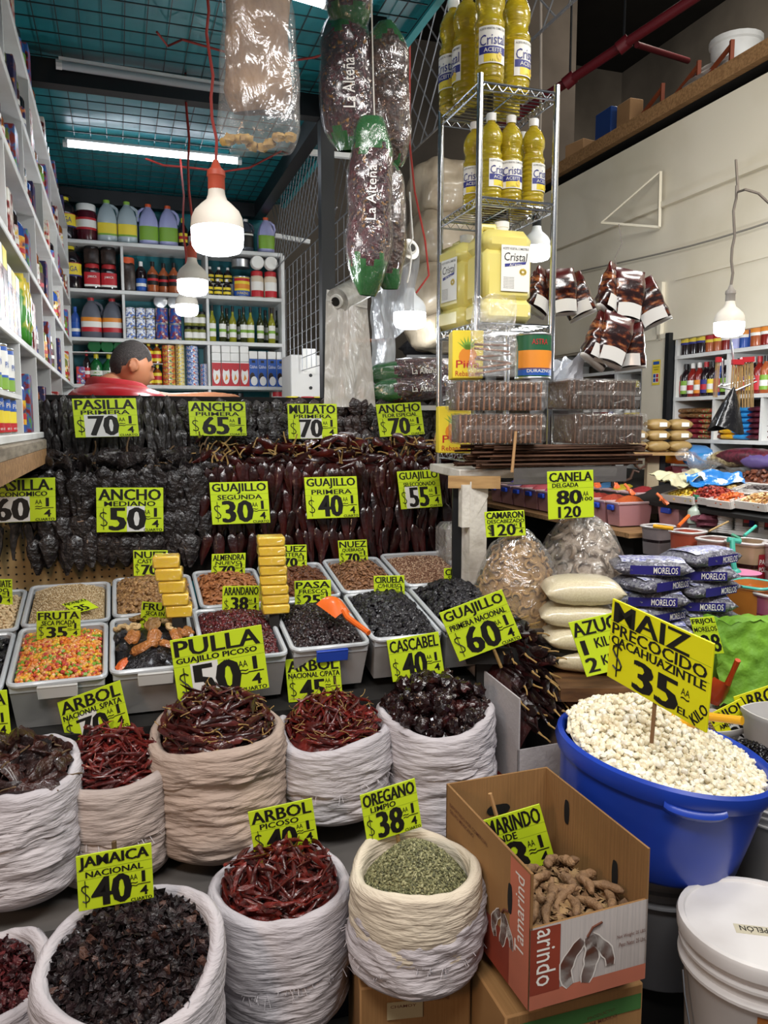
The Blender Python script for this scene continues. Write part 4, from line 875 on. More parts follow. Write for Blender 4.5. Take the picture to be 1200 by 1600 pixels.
heap_under(.31, 1.33, m_gua, 'guajillo_heap', 'dark red mass of chillies under the upper ones on the ledge')
lying('ancho_chili', V_anc, S_dark, 46, -.30, .30, 'wrinkled black ancho chilli lying on the ledge between the sign rows', 'ancho chillies lying on the ledge', 1.39, .055, 3)
lying('guajillo_chili', V_guar, S_long, 88, .28, 1.36, 'dark red guajillo chilli with curled stem lying on the ledge', 'guajillo chillies lying on the ledge', 1.40, .105, 5)
# ================================================================ HEAPS
def hexspots(w, d, sp, inside, r, jit=.42):
    out = []; j = 0; y = -d/2
    while y <= d/2:
        x = -w/2+(sp/2 if j % 2 else 0)
        while x <= w/2:
            p = (x+r.uniform(-jit, jit)*sp, y+r.uniform(-jit, jit)*sp)
            if inside(*p): out.append(p)
            x += sp
        y += sp*.87; j += 1
    return out
def lay(h, x, y, r, zj, tilt, lift=0.0):
    e = .006; n = Vector((h(x-e, y)-h(x+e, y), h(x, y-e)-h(x, y+e), 2*e)).normalized()
    n = (n+Vector((r.gauss(0, tilt), r.gauss(0, tilt), 0))).normalized()
    q = Vector((0, 0, 1)).rotation_difference(n).to_matrix().to_4x4()
    return Matrix.Translation((x, y, h(x, y)+lift+r.uniform(0, zj))) @ q @ Rz(r.uniform(-PI, PI))
def base_rect(mb, w, d, h, mi=0, n=26):
    mb.grid(lambda a, c: Vector((-w/2+w*a, -d/2+d*c, h(-w/2+w*a, -d/2+d*c))), n, n, mi); return mb
def base_disc(mb, R, h, mi=0, n=40, k=12, rx=1.0):
    mb.grid(lambda a, c: (lambda q, r: Vector((r*rx*math.cos(q), r*math.sin(q), h(r*rx*math.cos(q), r*math.sin(q)))))(2*PI*a, R*(.02+.98*c)), n, k, mi, wrap=True); return mb
def raw(mb): return mb.v, mb.f
def bits(mb, spots, h, shapes, r, zj=.004, tilt=.3, mis=(0,), lift=0.0, sc=(.85, 1.15)):
    for x, y in spots:
        vs, fs = r.choice(shapes); T = lay(h, x, y, r, zj, tilt, lift) @ Matrix.Scale(r.uniform(*sc), 4)
        mb.add(vs, fs, r.choice(mis), T)
    return mb
LAYX = Ry(PI/2)
# ================================================================ CLEAR BINS
m_bin = film('bin_plastic', '#a9a6a4', 0.62, 0.5, 0.3, 4, 0.15)
m_bin_rim = M('bin_rim', '#b4b8bc', 0.28, coat=0.3)
m_clasp_b = M('blue_clasp', '#1f3f9e', 0.4); m_clasp_c = M('clear_clasp', '#b3b2ae', 0.3)
def bin_meshes(w, d, hgt, taper=.9):
    def loop(k, z, g=0.0): return [Vector((sx*(w/2*k-g), sy*(d/2*k-g), z)) for sx, sy in ((-1, -1), (1, -1), (1, 1), (-1, 1))]
    def ring(a, b): return [(i, (i+1) % 4, 4+(i+1) % 4, 4+i) for i in range(4)]
    mb = MB(); A, B = loop(taper, -hgt), loop(1, 0); a2, b2 = loop(taper, -hgt+.004, .003), loop(1, 0, .003)
    mb.add(A+B, ring(0, 0)+[(3, 2, 1, 0)]); mb.add(a2+b2, [tuple(reversed(f)) for f in ring(0, 0)]+[(0, 1, 2, 3)])
    body = mb.build('body', m_bin, smooth=False)
    rim = MB()
    pts = []
    c = .02
    for sx, sy, a0 in ((1, -1, -PI/2), (1, 1, 0), (-1, 1, PI/2), (-1, -1, PI)):
        for i in range(4):
            q = a0+PI/2*i/3; pts.append(Vector((sx*(w/2-c)+c*math.cos(q), sy*(d/2-c)+c*math.sin(q), 0)))
    rim.tube(pts, .0075, 8, closed=True)
    for v in (-1, 1): rim.box((0, v*(d/2-.004), -.012), (w*.98, .006, .02))
    for v in (-1, 1): rim.box((v*(w/2-.004), 0, -.012), (.006, d*.98, .02))
    return body, rim.build('rim', m_bin_rim)
def clasp(w, d, col): return MB().box((0, -d/2-.012, -.022), (w*.42, .004, .034), b=.0015).box((0, -d/2-.006, -.006), (w*.42, .018, .004), b=.0015).build('clasp', col)
TILT = math.radians(11)
def bin_at(ua, ub, row, label, clasp_m, zextra=0.0):
    v0, dep = (2.15, .335) if row == 0 else (2.545, .31)
    z = (.893 if row == 0 else .952)+.035*((ua+ub)/2)+zextra; w = ub-ua-.012
    T = Matrix.Translation(S((ua+ub)/2, v0, z)) @ Rz(YAW) @ Rx(TILT) @ Matrix.Translation((0, dep/2, 0))
    o = thing('storage_bin', None, label, 'bin', 'clear plastic bins of nuts and fruit', T)
    bd, rm = bin_meshes(w, dep, .135 if row == 0 else .12); part('body', bd, o); part('rim', rm, o)
    if clasp_m: part('clasp', clasp(w, dep, clasp_m), o)
    return T, w-.022, dep-.022
UB = [(-.57, -.31), (-.303, -.047), (-.04, .222), (.228, .455), (.46, .70), (.705, .928), (.934, 1.195)]
UF = [(-.57, -.306), (-.298, -.052), (-.046, .186), (.196, .434), (.442, .678), (.684, .908), (.914, 1.15)]
BN = ['cream peanuts', 'pale sesame seed', 'walnut halves', 'almonds', 'whole pecans', 'broken pecans', 'speckled seeds']
FN = ['dark prunes, cut off by the picture edge', 'candied fruit cubes', 'mixed whole dried fruit', 'dark red dried cranberries', 'black raisins', 'black prunes with stones', 'black pitted prunes']
backs = [bin_at(*UB[i], 1, 'clear plastic bin in the back row holding '+BN[i], None) for i in range(7)]
fronts = [bin_at(*UF[i], 0, 'clear plastic bin in the front row holding '+FN[i], m_clasp_b if i == 4 else m_clasp_c) for i in range(7)]
o = thing('bin_counter', None, 'stepped counter carrying the clear plastic bins', 'counter', None, SF(0, 0, 0))
part('lower_step', MB().box((.3, 0, 0), (1.8, .36, .03), 0, Matrix.Translation((0, 2.15, .742)) @ Rx(TILT) @ Matrix.Translation((0, .17, -.01))).build('step', m_dark), o)
part('upper_step', MB().box((.3, 0, 0), (1.8, .34, .03), 0, Matrix.Translation((0, 2.545, .818)) @ Rx(TILT) @ Matrix.Translation((0, .16, -.01))).build('step', m_dark), o)
part('front_panel', MB().box((.35, 2.175, .36), (1.7, .03, .70)).build('front_panel', M('counter_grey', '#6c6763', .7, col2='#57534f', ns=3)), o)
part('back_panel', MB().box((.35, 2.86, .45), (1.7, .03, .86)).build('back_panel', m_dark), o)
# ---- contents
def mound(w, d, top, drop=-.012, px=2.4):
    def h(x, y):
        e = max(0, 1-abs(2*x/w)**px)*max(0, 1-abs(2*y/d)**px)
        return drop+(top-drop)*e**.8+.004*noise.noise(Vector((x*30, y*30, w*9)))
    return h
def inrect(w, d): return lambda x, y: abs(x) < w/2 and abs(y) < d/2
def almond_shape(L, W, H, seed, jit=.15):
    mb = MB(); mb.blob((0, 0, H*.3), (L/2, W/2, H/2), n=8, m=6, jit=jit, seed=seed)
    mb.v = [(x, y*(1-.45*(x/(L/2))), z) for x, y, z in mb.v]; return mb
def walnut(seed):
    mb = MB()
    for sx in (-1, 1):
        for sy in (-1, 1): mb.blob((sx*.006, sy*.0055, .004), (.0085, .007, .0065), n=7, m=5, jit=.55, seed=seed*4+sx+2*sy)
    mb.blob((0, 0, .003), (.012, .004, .004), n=6, m=4); return mb
def pecan(seed):
    mb = MB()
    for s in (-1, 1): mb.blob((0, s*.0045, .003), (.016, .006, .0055), n=7, m=6, jit=.25, seed=seed+s)
    return mb
def heap(idx, row, name, cat, label, group, variants, sp, top, n_ind, base_m, base_name, base_label, seed, zj=.006, tilt=.35, rot=None, stems=None):
    T, w, d = (backs if row else fronts)[idx]; h = mound(w, d, top); r = random.Random(seed)
    mb = base_rect(MB(), w, d, lambda x, y: h(x, y)-.004)
    sp0 = hexspots(w*.95, d*.95, sp, inrect(w, d), r)
    r.shuffle(sp0); ind, rest = sp0[:n_ind], sp0[n_ind:]
    shapes = [([tuple(v.co) for v in me.vertices], [tuple(p.vertices) for p in me.polygons]) for me in variants]
    bits(mb, rest+hexspots(w*.95, d*.95, sp*1.3, inrect(w, d), r), h, shapes, r, .003, tilt, lift=-.004)
    thing(base_name, mb.build(base_name, base_m), base_label, cat, None, T, 'stuff')
    for x, y in ind: thing(name, r.choice(variants), label, cat, group, T @ lay(h, x, y, r, zj, tilt))
m_alm = M('almond_skin', '#a4683d', .55, col2='#83502e', ns=90, bump=.2, bs=150, island=.25)
m_wal = M('walnut_meat', '#a07c50', .5, col2='#755536', ns=80, bump=.3, bs=120, island=.3)
m_pec = M('pecan_meat', '#6b3f26', .4, col2='#4c2a1a', ns=80, bump=.4, bs=120, island=.3)
m_pea = M('peanut_skin', '#d2bb95', .5, col2='#bda37c', ns=60, island=.12)
m_pru = M('prune_skin', '#131114', .33, col2='#232026', ns=50, bump=.8, bs=90, coat=.3)
heap(0, 1, 'peanut', 'peanut', 'pale peanut in the back row bin at the left end', 'peanuts in the left end bin', [almond_shape(.016, .009, .009, s).build('peanut', m_pea) for s in range(3)], .0125, .01, 50, m_pea, 'peanut_heap', 'pale peanuts filling the left end bin', 1)
heap(2, 1, 'walnut', 'walnut', 'brown walnut half heaped in the bin behind the candied slabs', 'walnut halves in the bin', [walnut(s).build('walnut', m_wal) for s in range(4)], .0195, .035, 110, m_wal, 'walnut_heap', 'brown walnut pieces filling the bin below the upper nuts', 2)
heap(3, 1, 'almond', 'almond', 'brown almond heaped in the back row bin', 'almonds in the bin', [almond_shape(.024, .013, .008, s).build('almond', m_alm) for s in range(4)], .0165, .03, 120, m_alm, 'almond_heap', 'brown almonds filling the bin below the upper ones', 3)
heap(4, 1, 'pecan', 'pecan', 'long brown pecan in the bin behind the raisins', 'whole pecans in the bin', [pecan(s).build('pecan', m_pec) for s in range(3)], .022, .02, 80, m_pec, 'pecan_heap', 'brown pecans filling the bin behind the raisins', 4)
m_pecb = M('pecan_bits', '#8d6445', .5, col2='#61402a', ns=90, island=.35)
heap(5, 1, 'pecan_piece', 'nut piece', 'broken pecan piece in the bin left of the speckled seeds', 'broken pecan pieces', [almond_shape(.02, .008, .006, s, .5).build('pecan_piece', m_pecb) for s in range(4)], .0145, .03, 90, m_pecb, 'broken_pecan_heap', 'small broken pecan bits filling the bin', 5)
prunes = [MB().blob((0, 0, .006), (.017, .012, .009), n=9, m=7, jit=.45, seed=s).build('prune', m_pru) for s in range(4)]
heap(5, 0, 'prune', 'prune', 'black prune in the bin nearest the orange scoop handle', 'prunes with stones in the bin', prunes, .021, .03, 110, m_pru, 'prune_heap', 'black prunes filling the bin beside the raisins', 6)
heap(6, 0, 'prune', 'prune', 'black pitted prune in the bin against the white post', 'pitted prunes in the bin', prunes, .024, .06, 80, m_pru, 'prune_heap', 'black pitted prunes filling the bin against the white post', 7)
heap(0, 0, 'prune', 'prune', 'dark prune in the front row bin at the left edge', 'prunes in the left edge bin', prunes, .026, .0, 18, m_pru, 'prune_heap', 'dark prunes filling the left edge bin', 17)
def stuffbin(idx, row, name, label, cat, top, mats, shapes, sp, seed, layers=1, base_mi=0, tilt=.5, px=2.4, zj=.003):
    T, w, d = (backs if row else fronts)[idx]; h = mound(w, d, top, px=px); r = random.Random(seed)
    mb = base_rect(MB(), w, d, lambda x, y: h(x, y)-.002, base_mi)
    for k in range(layers): bits(mb, hexspots(w*.96, d*.96, sp, inrect(w, d), r), h, shapes, r, zj, tilt, list(range(len(mats))))
    thing(name, mb.build(name, mats), label, cat, None, T, 'stuff')
grain = lambda L, W: [raw(MB().blob((0, 0, W*.3), (L/2, W/2, W/2), n=5, m=3))]
stuffbin(1, 1, 'sesame_seed', 'pale beige sesame seed heaped in a back row bin', 'sesame', .04, [M('sesame_a', '#c9b28c', .6, col2='#a58d66', ns=300, contrast=(.4, .6)), M('sesame_b', '#d8c6a4', .6), M('sesame_c', '#9d845c', .6)], grain(.005, .0032), .0046, 21)
stuffbin(6, 1, 'speckled_seed', 'speckled pink-brown seeds heaped in the back row end bin', 'seeds', .02, [M('seed_a', '#a98468', .6, col2='#7a5744', ns=250), M('seed_b', '#c6a98c', .6), M('seed_c', '#6f4a39', .6)], grain(.007, .004), .0066, 22)
cube = [raw(MB().box((0, 0, .002), (.011, .010, .009), b=.002)), raw(MB().box((0, 0, .002), (.014, .009, .009), b=.002)), raw(MB().box((0, 0, .002), (.009, .009, .008), b=.002))]
stuffbin(1, 0, 'candied_fruit', 'red, orange, yellow and green candied fruit cubes', 'candied fruit', .012, [M('candy_'+n, c, .3, coat=.3, sss=.15) for n, c in (('orange', '#d2762a'), ('yellow', '#d9ad35'), ('red', '#b5443a'), ('amber', '#d89448'), ('green', '#6f9a2e'), ('peach', '#cf9560'))], cube, .0118, 23, 2, tilt=.8)
stuffbin(3, 0, 'dried_cranberry', 'dark red dried cranberries heaped in a front row bin', 'cranberries', .035, [M('cran_a', '#451117', .35, coat=.3), M('cran_b', '#5a1a1e', .35, coat=.3), M('cran_c', '#300c12', .3, coat=.3)], [raw(MB().blob((0, 0, .002), (.008, .005, .004), n=6, m=4, jit=.5, seed=s)) for s in range(3)], .0098, 24, 2, tilt=.6)
stuffbin(4, 0, 'raisin', 'black raisins heaped in the bin with the blue clasp', 'raisins', .03, [M('raisin_a', '#1a1214', .35, coat=.2), M('raisin_b', '#2a1c1e', .35, coat=.2)], [raw(MB().blob((0, 0, .002), (.008, .006, .005), n=6, m=4, jit=.6, seed=s)) for s in range(3)], .0102, 25, 2, tilt=.6)
# mixed whole dried fruit: each piece its own thing
T, w, d = fronts[2]; hF = mound(w, d, .03)
thing('dried_fruit_bed', base_rect(MB(), w, d, lambda x, y: hF(x, y)-.012).build('bed', m_pru), 'dark prunes lying under the mixed dried fruit', 'dried fruit', None, T, 'stuff')
m_apri = M('apricot_skin', '#a8692f', .38, col2='#7f4a20', ns=25, bump=.6, bs=50, coat=.3); m_apple = M('dried_apple', '#c7ab7d', .55, col2='#a98a5c', ns=30, bump=.3, bs=60)
m_fig = M('dried_fig', '#8d6a3c', .45, col2='#6d4d28', ns=25, bump=.7, bs=60); m_ora = M('dried_orange_skin', '#c1561f', .3, coat=.4, bump=.5, bs=40)
FR = [('dried_pear', 'wrinkled amber dried pear half', MB().blob((0, 0, .01), (.042, .026, .012), n=12, m=8, jit=.4, seed=5).build('dried_pear', m_apri)),
      ('dried_apple', 'pale dried apple ring', MB().tube([(.022*math.cos(q*PI/7), .018*math.sin(q*PI/7), .006+.005*math.sin(q*1.7)) for q in range(14)], .0085, 7, closed=True).build('dried_apple', m_apple)),
      ('dried_fig', 'flat brown dried fig', MB().blob((0, 0, .01), (.030, .030, .012), n=12, m=8, jit=.35, seed=9).build('dried_fig', m_fig)),
      ('dried_apricot', 'bright orange dried apricot', MB().blob((0, 0, .008), (.035, .017, .009), n=12, m=8, jit=.35, seed=12).build('dried_apricot', m_ora)),
      ('prune', 'dark glossy prune', MB().blob((0, 0, .01), (.024, .017, .013), n=10, m=8, jit=.4, seed=14).build('prune', m_pru))]
r = random.Random(31); FP = [(-.085, -.13, 3), (.02, -.125, 4), (.075, -.11, 4), (-.03, -.09, 0), (-.08, -.06, 4), (.04, -.085, 0), (.09, -.06, 1), (-.055, -.02, 0), (.0, -.04, 0), (.06, -.03, 0), (-.09, .03, 4), (-.05, .045, 1), (.005, .03, 2), (.05, .02, 1), (.09, .03, 0), (-.085, .085, 1), (-.04, .1, 2), (.01, .09, 1), (.05, .075, 1), (.085, .09, 1), (-.02, .13, 0), (.06, .13, 2)]
where = ['at the front edge of', 'in the middle of', 'at the back of']
for i, (x, y, k) in enumerate(FP):
    nm, lb, me = FR[k]; T2 = T @ lay(hF, x, y, r, .008, .25) @ Matrix.Scale(.8, 4)
    thing(nm, me, '%s %s the mixed fruit bin, piece %s' % (lb, where[0 if y < -.05 else 1 if y < .05 else 2], ORD[i % 18]), 'dried fruit', 'pieces of mixed dried fruit', T2)
# yellow candied slabs in two stacks
m_ate = M('quince_slab', '#e0ae0c', .25, col2='#e8c22a', ns=6, coat=.5, sss=.2); m_wrap = film('slab_wrap', '#fff6c0', .04, .4, .12, 30, .5)
def slab(w, d, h): return Proto('fruit_paste_slab', MB().box((0, 0, h/2), (w, d, h), b=.004).build('fruit_paste_slab', m_ate), [('wrapper', MB().box((0, 0, h/2), (w+.003, d+.003, h+.001), b=.005).build('wrapper', m_wrap))])
def stack(pxb, pyb, D, n, wpx, hpx, dxpx, name, D2=None):
    base = at(pxb, pyb, D)
    for k in range(n):
        w = wpx*D/FPX; h = hpx*D/FPX
        T = Matrix.Translation(base+Vector((dxpx*k*D/FPX, .004*rnd.uniform(-1, 1), h*1.04*k))) @ Rz(YAW*.6+rnd.uniform(-.08, .08))
        slab(w*.92, w*.75, h).put(T, 'yellow wrapped fruit paste slab, %s from the bottom of the %s stack' % (ORD[k], name), 'candied slab', 'yellow slabs in the %s stack' % name)
stack(280, 962, 2.28, 5, 44, 19, -4.5, 'shorter leaning')
stack(430, 956, 2.36, 8, 46, 14.8, -.8, 'taller straight')
o = thing('slab_rest', None, 'dark block between the bins under the yellow slabs', 'block', None, None)
for px, py, D in ((280, 962, 2.28), (430, 956, 2.36)):
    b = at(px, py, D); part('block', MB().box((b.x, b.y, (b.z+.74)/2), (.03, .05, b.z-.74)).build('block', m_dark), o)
# orange scoop
m_scoop = M('orange_scoop', '#d8611c', .35, coat=.2)
def scoop_mesh(L, W):
    mb = MB(); k = 9
    mb.grid(lambda a, c: Vector(((a-.5)*W*(1-.25*c), L*(c-.5), -W*.38*(1-(2*a-1)**2)*(.5+.5*math.sin(c*PI*.95+.25)) + W*.1*c)), 12, 8, 0)
    return mb
def scoop(T, label, W=.07, L=.10, hl=.10, m=m_scoop):
    o = thing('scoop', None, label, 'scoop', None, T)
    me = scoop_mesh(L, W).build('bowl', m); part('bowl', me, o); me.transform(Matrix.Identity(4))
    part('handle', MB().tube([(0, L*.42, -.01), (0, L*.7, .004), (0, L*.7+hl, .006)], [.011, .009, .008], 8).build('handle', m), o)
    return o
p = at(525, 950, 2.30); q = at(560, 985, 2.22)
sc = scoop(Matrix.Translation(p) @ Rz(math.atan2(q.y-p.y, q.x-p.x)-PI/2) @ Rx(-.25) @ Ry(PI), 'orange plastic scoop lying on the black raisins', .085, .085, .10)
# ================================================================ WOVEN SACKS
def sackmat(n, a, b): return M(n, a, .75, col2=b, ns=5, contrast=(.3, .75), bump=.38, bs=58, bstretch=(.35, .35, 2.3))
m_sk1 = sackmat('woven_white', '#c3bdbf', '#a59fa4'); m_sk2 = sackmat('woven_beige', '#b3a39a', '#958a86'); m_sk3 = sackmat('woven_cream', '#d8cdb8', '#c3b6a2'); m_sk4 = sackmat('woven_tan', '#b39e90', '#97867b')
def sack(cx, cy, wpx, D, ybot, label, mat, seed, tilt=.05, cuff=.10, ell=1.0, fold=.011, fray=True, cuff_mat=None, bulge=1.07, oval=0.0):
    """open sack with a rolled cuff; (cx, cy) middle of its mouth, wpx the mouth's width in the photograph, ybot the row of its lowest point"""
    c = at(cx, cy, D); R = wpx/2*D/FPX; zb = at(cx, ybot, D-R*.9).z; H = c.z-zb
    o = thing('sack', None, label, 'sack', 'woven sacks of dried chillies', Tm(c) @ Rz(rnd.uniform(-.2, .2)))
    tl = math.tan(tilt)
    s = seed*5.3
    def rim_z(q): return tl*R*math.sin(q)+.010*math.sin(2*q+s)+.007*math.sin(3*q+s*2)+.004*noise.noise(Vector((math.cos(q)*4, math.sin(q)*4, s)))
    def rr(q, z, amp=1.0):
        f = .5-abs(noise.noise(Vector((math.cos(q)*1.3+s, math.sin(q)*1.3, z*17+.5*math.sin(q*2+s)))))
        g = .5-abs(noise.noise(Vector((math.cos(q)*3+s, math.sin(q)*3, z*46+1.2*math.sin(q+s)))))
        lump = .015*noise.noise(Vector((math.cos(q)*1.1, math.sin(q)*1.1, z*5+s)))
        k = abs(noise.noise(Vector((math.cos(q)*.9-s, math.sin(q)*.9, z*30+1.5*math.sin(q+s*2)))))
        return .6*amp*(fold*f*2.2+fold*.7*g-fold*.7*max(0, .18-k)*5+fold*.4*(1-abs(noise.noise(Vector((math.cos(q)*2.2+s, math.sin(q)*2.2, z*75+2*math.sin(q*2)))))*2)**3)+lump
    def body(a, t):
        q = 2*PI*a; k = t                                   # 0 bottom .. 1 rim
        pr = (1-(1-min(1, k/.16))**2)**.5 if k < .16 else 1.0
        pr = .55+.45*pr; pr *= 1+(bulge-1)*math.sin(min(1, k*1.05)*PI)
        z = -H*(1-k)+rim_z(q)*k
        r = R*pr*(.985 if k > .9 else 1)+rr(q, z)*min(1, k*5)
        return Vector((r*math.cos(q)*ell, r*math.sin(q), z))
    mb = MB().grid(body, 84, 78, 0, wrap=True)
    mb.f.append(tuple(range(83, -1, -1))); mb.m.append(0)
    part('bag_body', mb.build('bag_body', mat, sharp=2.0), o)
    def roll(a, t):                                         # outer cuff up, over the lip and inside
        q = 2*PI*a; ze = rim_z(q)
        ce = cuff*(1+.22*noise.noise(Vector((math.cos(q)*1.6, math.sin(q)*1.6, s+9))))
        if t < .62:
            k = t/.62; z = ze-ce*(1-k); r = R*(1.035+.02*math.sin(k*PI))+.006+rr(q, z*1.15+3)*.9*(1-.5*k)
        elif t < .8:
            k = (t-.62)/.18; z = ze+.010*math.sin(k*PI); r = R*1.035+.006-k*.026+rr(q, z+3)*.4*(1-k)
        else:
            k = (t-.8)/.2; z = ze-.09*k; r = R*1.035-.020-.008*k
        return Vector((r*math.cos(q)*ell, r*math.sin(q), z))
    cf = MB().grid(roll, 84, 44, 0, wrap=True)
    rc = part('rolled_cuff', cf.build('rolled_cuff', cuff_mat or mat, sharp=2.0), o)
    if fray:
        fr = MB(); r2 = random.Random(seed)
        for i in range(90):
            q = r2.uniform(0, 2*PI); ze = rim_z(q)-cuff*(1+.22*noise.noise(Vector((math.cos(q)*1.6, math.sin(q)*1.6, s+9))))
            p0 = Vector((R*1.06*math.cos(q)*ell, R*1.06*math.sin(q), ze+.004)); d = Vector((math.cos(q)*.5+r2.uniform(-.5, .5), math.sin(q)*.5+r2.uniform(-.5, .5), -r2.uniform(.2, 1.2))).normalized()*r2.uniform(.01, .035)
            fr.tube([p0, p0+d*.5+Vector((0, 0, .003)), p0+d], .0009, 3)
        part('frayed_edge', fr.build('frayed_edge', m_sk1), rc, stuff=True)
    return o, c, R*.97, rim_z
def podheap(c, R, rim_z, top, name, cat, label, group, variants, stems, n_ind, sp, under_m, under_name, under_label, seed, tilt=.35, lift=.006, tl=0.0, ell=1.0, zj=.02, dense=1.25, pw=1.6, spill=1.0):
    r = random.Random(seed); T0 = Tm(c)
    def h(x, y):
        e = max(0, 1-(math.hypot(x/ell, y)/R)**pw); return -.022+tl*y+(top+.022)*e+.006*noise.noise(Vector((x*22, y*22, seed)))
    ins = lambda x, y: math.hypot(x/ell, y) < R*.86
    mb = base_disc(MB(), R*.94, lambda x, y: h(x, y)-.012, rx=ell)
    LN = max(v.co.length for v in variants[0].vertices)
    def around(x, y, T):
        k = math.hypot(x, y)/R
        if k*R+LN*.55 < R*.93: return T @ Ry(PI/2+r.uniform(-.12, .12))
        return Matrix.Translation((x*min(1, .84/k), y*min(1, .84/k), T.translation.z+.004)) @ Rz(math.atan2(y, x)+PI/2+r.uniform(-.25, .25)+(PI if r.random() < .5 else 0)) @ Ry(PI/2+r.uniform(-.15, .1))
    shapes = [([tuple(v.co) for v in me.vertices], [tuple(p.vertices) for p in me.polygons]) for me in variants]
    for x, y in hexspots(2.2*R*ell, 2.2*R, sp/dense, ins, r):
        vs, fs = r.choice(shapes); mb.add(vs, fs, 0, around(x, y, lay(h, x, y, r, zj*.3, tilt, -.006)) @ Rz(r.uniform(-PI, PI)) @ Matrix.Translation((0, 0, LN*.5)))
    thing(under_name, mb.build(under_name, under_m), under_label, cat, None, T0, 'stuff')
    pts = hexspots(2*R*ell, 2*R, sp, lambda x, y: math.hypot(x/ell, y) < R*.93*spill, r); r.shuffle(pts)
    for x, y in pts[:n_ind]:
        me = r.choice(variants)
        T = T0 @ around(x, y, lay(h, x, y, r, zj, tilt, lift)) @ Rz(r.uniform(-PI, PI)) @ Matrix.Translation((0, 0, LN*.5))
        o = thing(name, me, label, cat, group, T)
        if stems: part('stem', r.choice(stems), o)
    return h
V_arb = [chili(.070*k, .0125, .75, .16, .14, s, 9, 7, .08, .05).build('arbol_chili', m_arb) for s, k in enumerate((1, .9, 1.1, 1.2, .8, 1.0))]
V_arb2 = [chili(.072*k, .0145, .6, .18, .26, s+10, 9, 7, .1, .1).build('arbol_chili', m_arb2) for s, k in enumerate((1, .9, 1.1, 1.2, .8, 1.0))]
V_pul = [chili(.105*k, .0205, .62, .10, .16, s+30, 10, 8, .08, .06).build('pulla_chili', m_pul) for s, k in enumerate((1, .9, 1.1, 1.15, .85, 1.0))]
V_cas = []
for s in range(4): V_cas.append(MB().blob((0, 0, .014), (.0235, .0225, .0185), n=12, m=9, jit=.55, seed=s+3).build('cascabel_chili', m_cas))
V_mor = [chili(.105*k, .056, .34, .10, .3, s+80, 9, 9, .25, .2, 8).build('mulato_chili', M('dark_pod', '#24110f', .35, col2='#3c1c16', ns=30, bump=.7, bs=45, coat=.3)) for s, k in enumerate((1, .9, 1.1, .8))]
S_thin = [stem_mesh(.022, .0012, i, m_stem) for i in range(4)]
S_fine = [stem_mesh(.024, .0009, i, m_stem) for i in range(3)]
# -- second row, resting on a low platform
o, c, R, rz = sack(20, 1205, 190, 1.78, 1436, 'white sack of dark wrinkled chillies at the left picture edge', m_sk1, 1, .10, .10, fray=False)
podheap(c, R, rz, .045, 'mulato_chili', 'chilli', 'dark wrinkled chilli heaped in the white sack at the left edge', 'dark chillies in the left edge sack', V_mor, S_dark, 46, .042, m_mul, 'mulato_heap', 'dark wrinkled chillies filling the left edge sack', 41, .5, tl=.10)
o, c, R, rz = sack(172, 1195, 184, 1.93, 1400, 'beige sack of bright red stemless chillies with a frayed cuff', m_sk2, 2, .09, .12)
podheap(c, R, rz, .075, 'arbol_chili', 'chilli', 'red stemless chilli in the beige sack below the tilted sign', 'red stemless chillies in the beige sack', V_arb, None, 90, .0215, m_arb, 'arbol_heap', 'red stemless chillies filling the beige sack', 42, .35, tl=.08)
o, c, R, rz = sack(340, 1138, 196, 2.02, 1362, 'tan striped sack of long dark glossy chillies under the biggest sign', m_sk4, 3, .08, .07, fold=.014, fray=False)
podheap(c, R, rz, .085, 'pulla_chili', 'chilli', 'long dark glossy chilli in the tan striped sack', 'long dark chillies in the tan sack', V_pul, S_thin, 105, .0235, m_pul, 'pulla_heap', 'long dark chillies filling the tan striped sack', 43, .35, tl=.07)
o, c, R, rz = sack(521, 1135, 172, 2.14, 1298, 'white sack of thin red chillies with stems, behind the short front sign', m_sk1, 4, .08, .11, cuff_mat=m_sk1)
podheap(c, R, rz, .075, 'arbol_chili', 'chilli', 'thin red chilli with stem in the white sack of the second row', 'thin stemmed red chillies in the second row', V_arb, S_fine, 90, .0225, m_arb, 'arbol_heap', 'thin red chillies filling the white second row sack', 44, .4, tl=.07)
o, c, R, rz = sack(680, 1110, 176, 2.22, 1330, 'white sack of round dark cascabel chillies', m_sk1, 5, .08, .11, fray=False, bulge=1.05)
podheap(c, R, rz, .075, 'cascabel_chili', 'chilli', 'round dark cascabel chilli in its white sack', 'round cascabel chillies', V_cas, S_thin, 85, .0345, m_cas, 'cascabel_heap', 'round dark chillies under the upper ones in the cascabel sack', 45, .5, tl=.07, lift=.004)
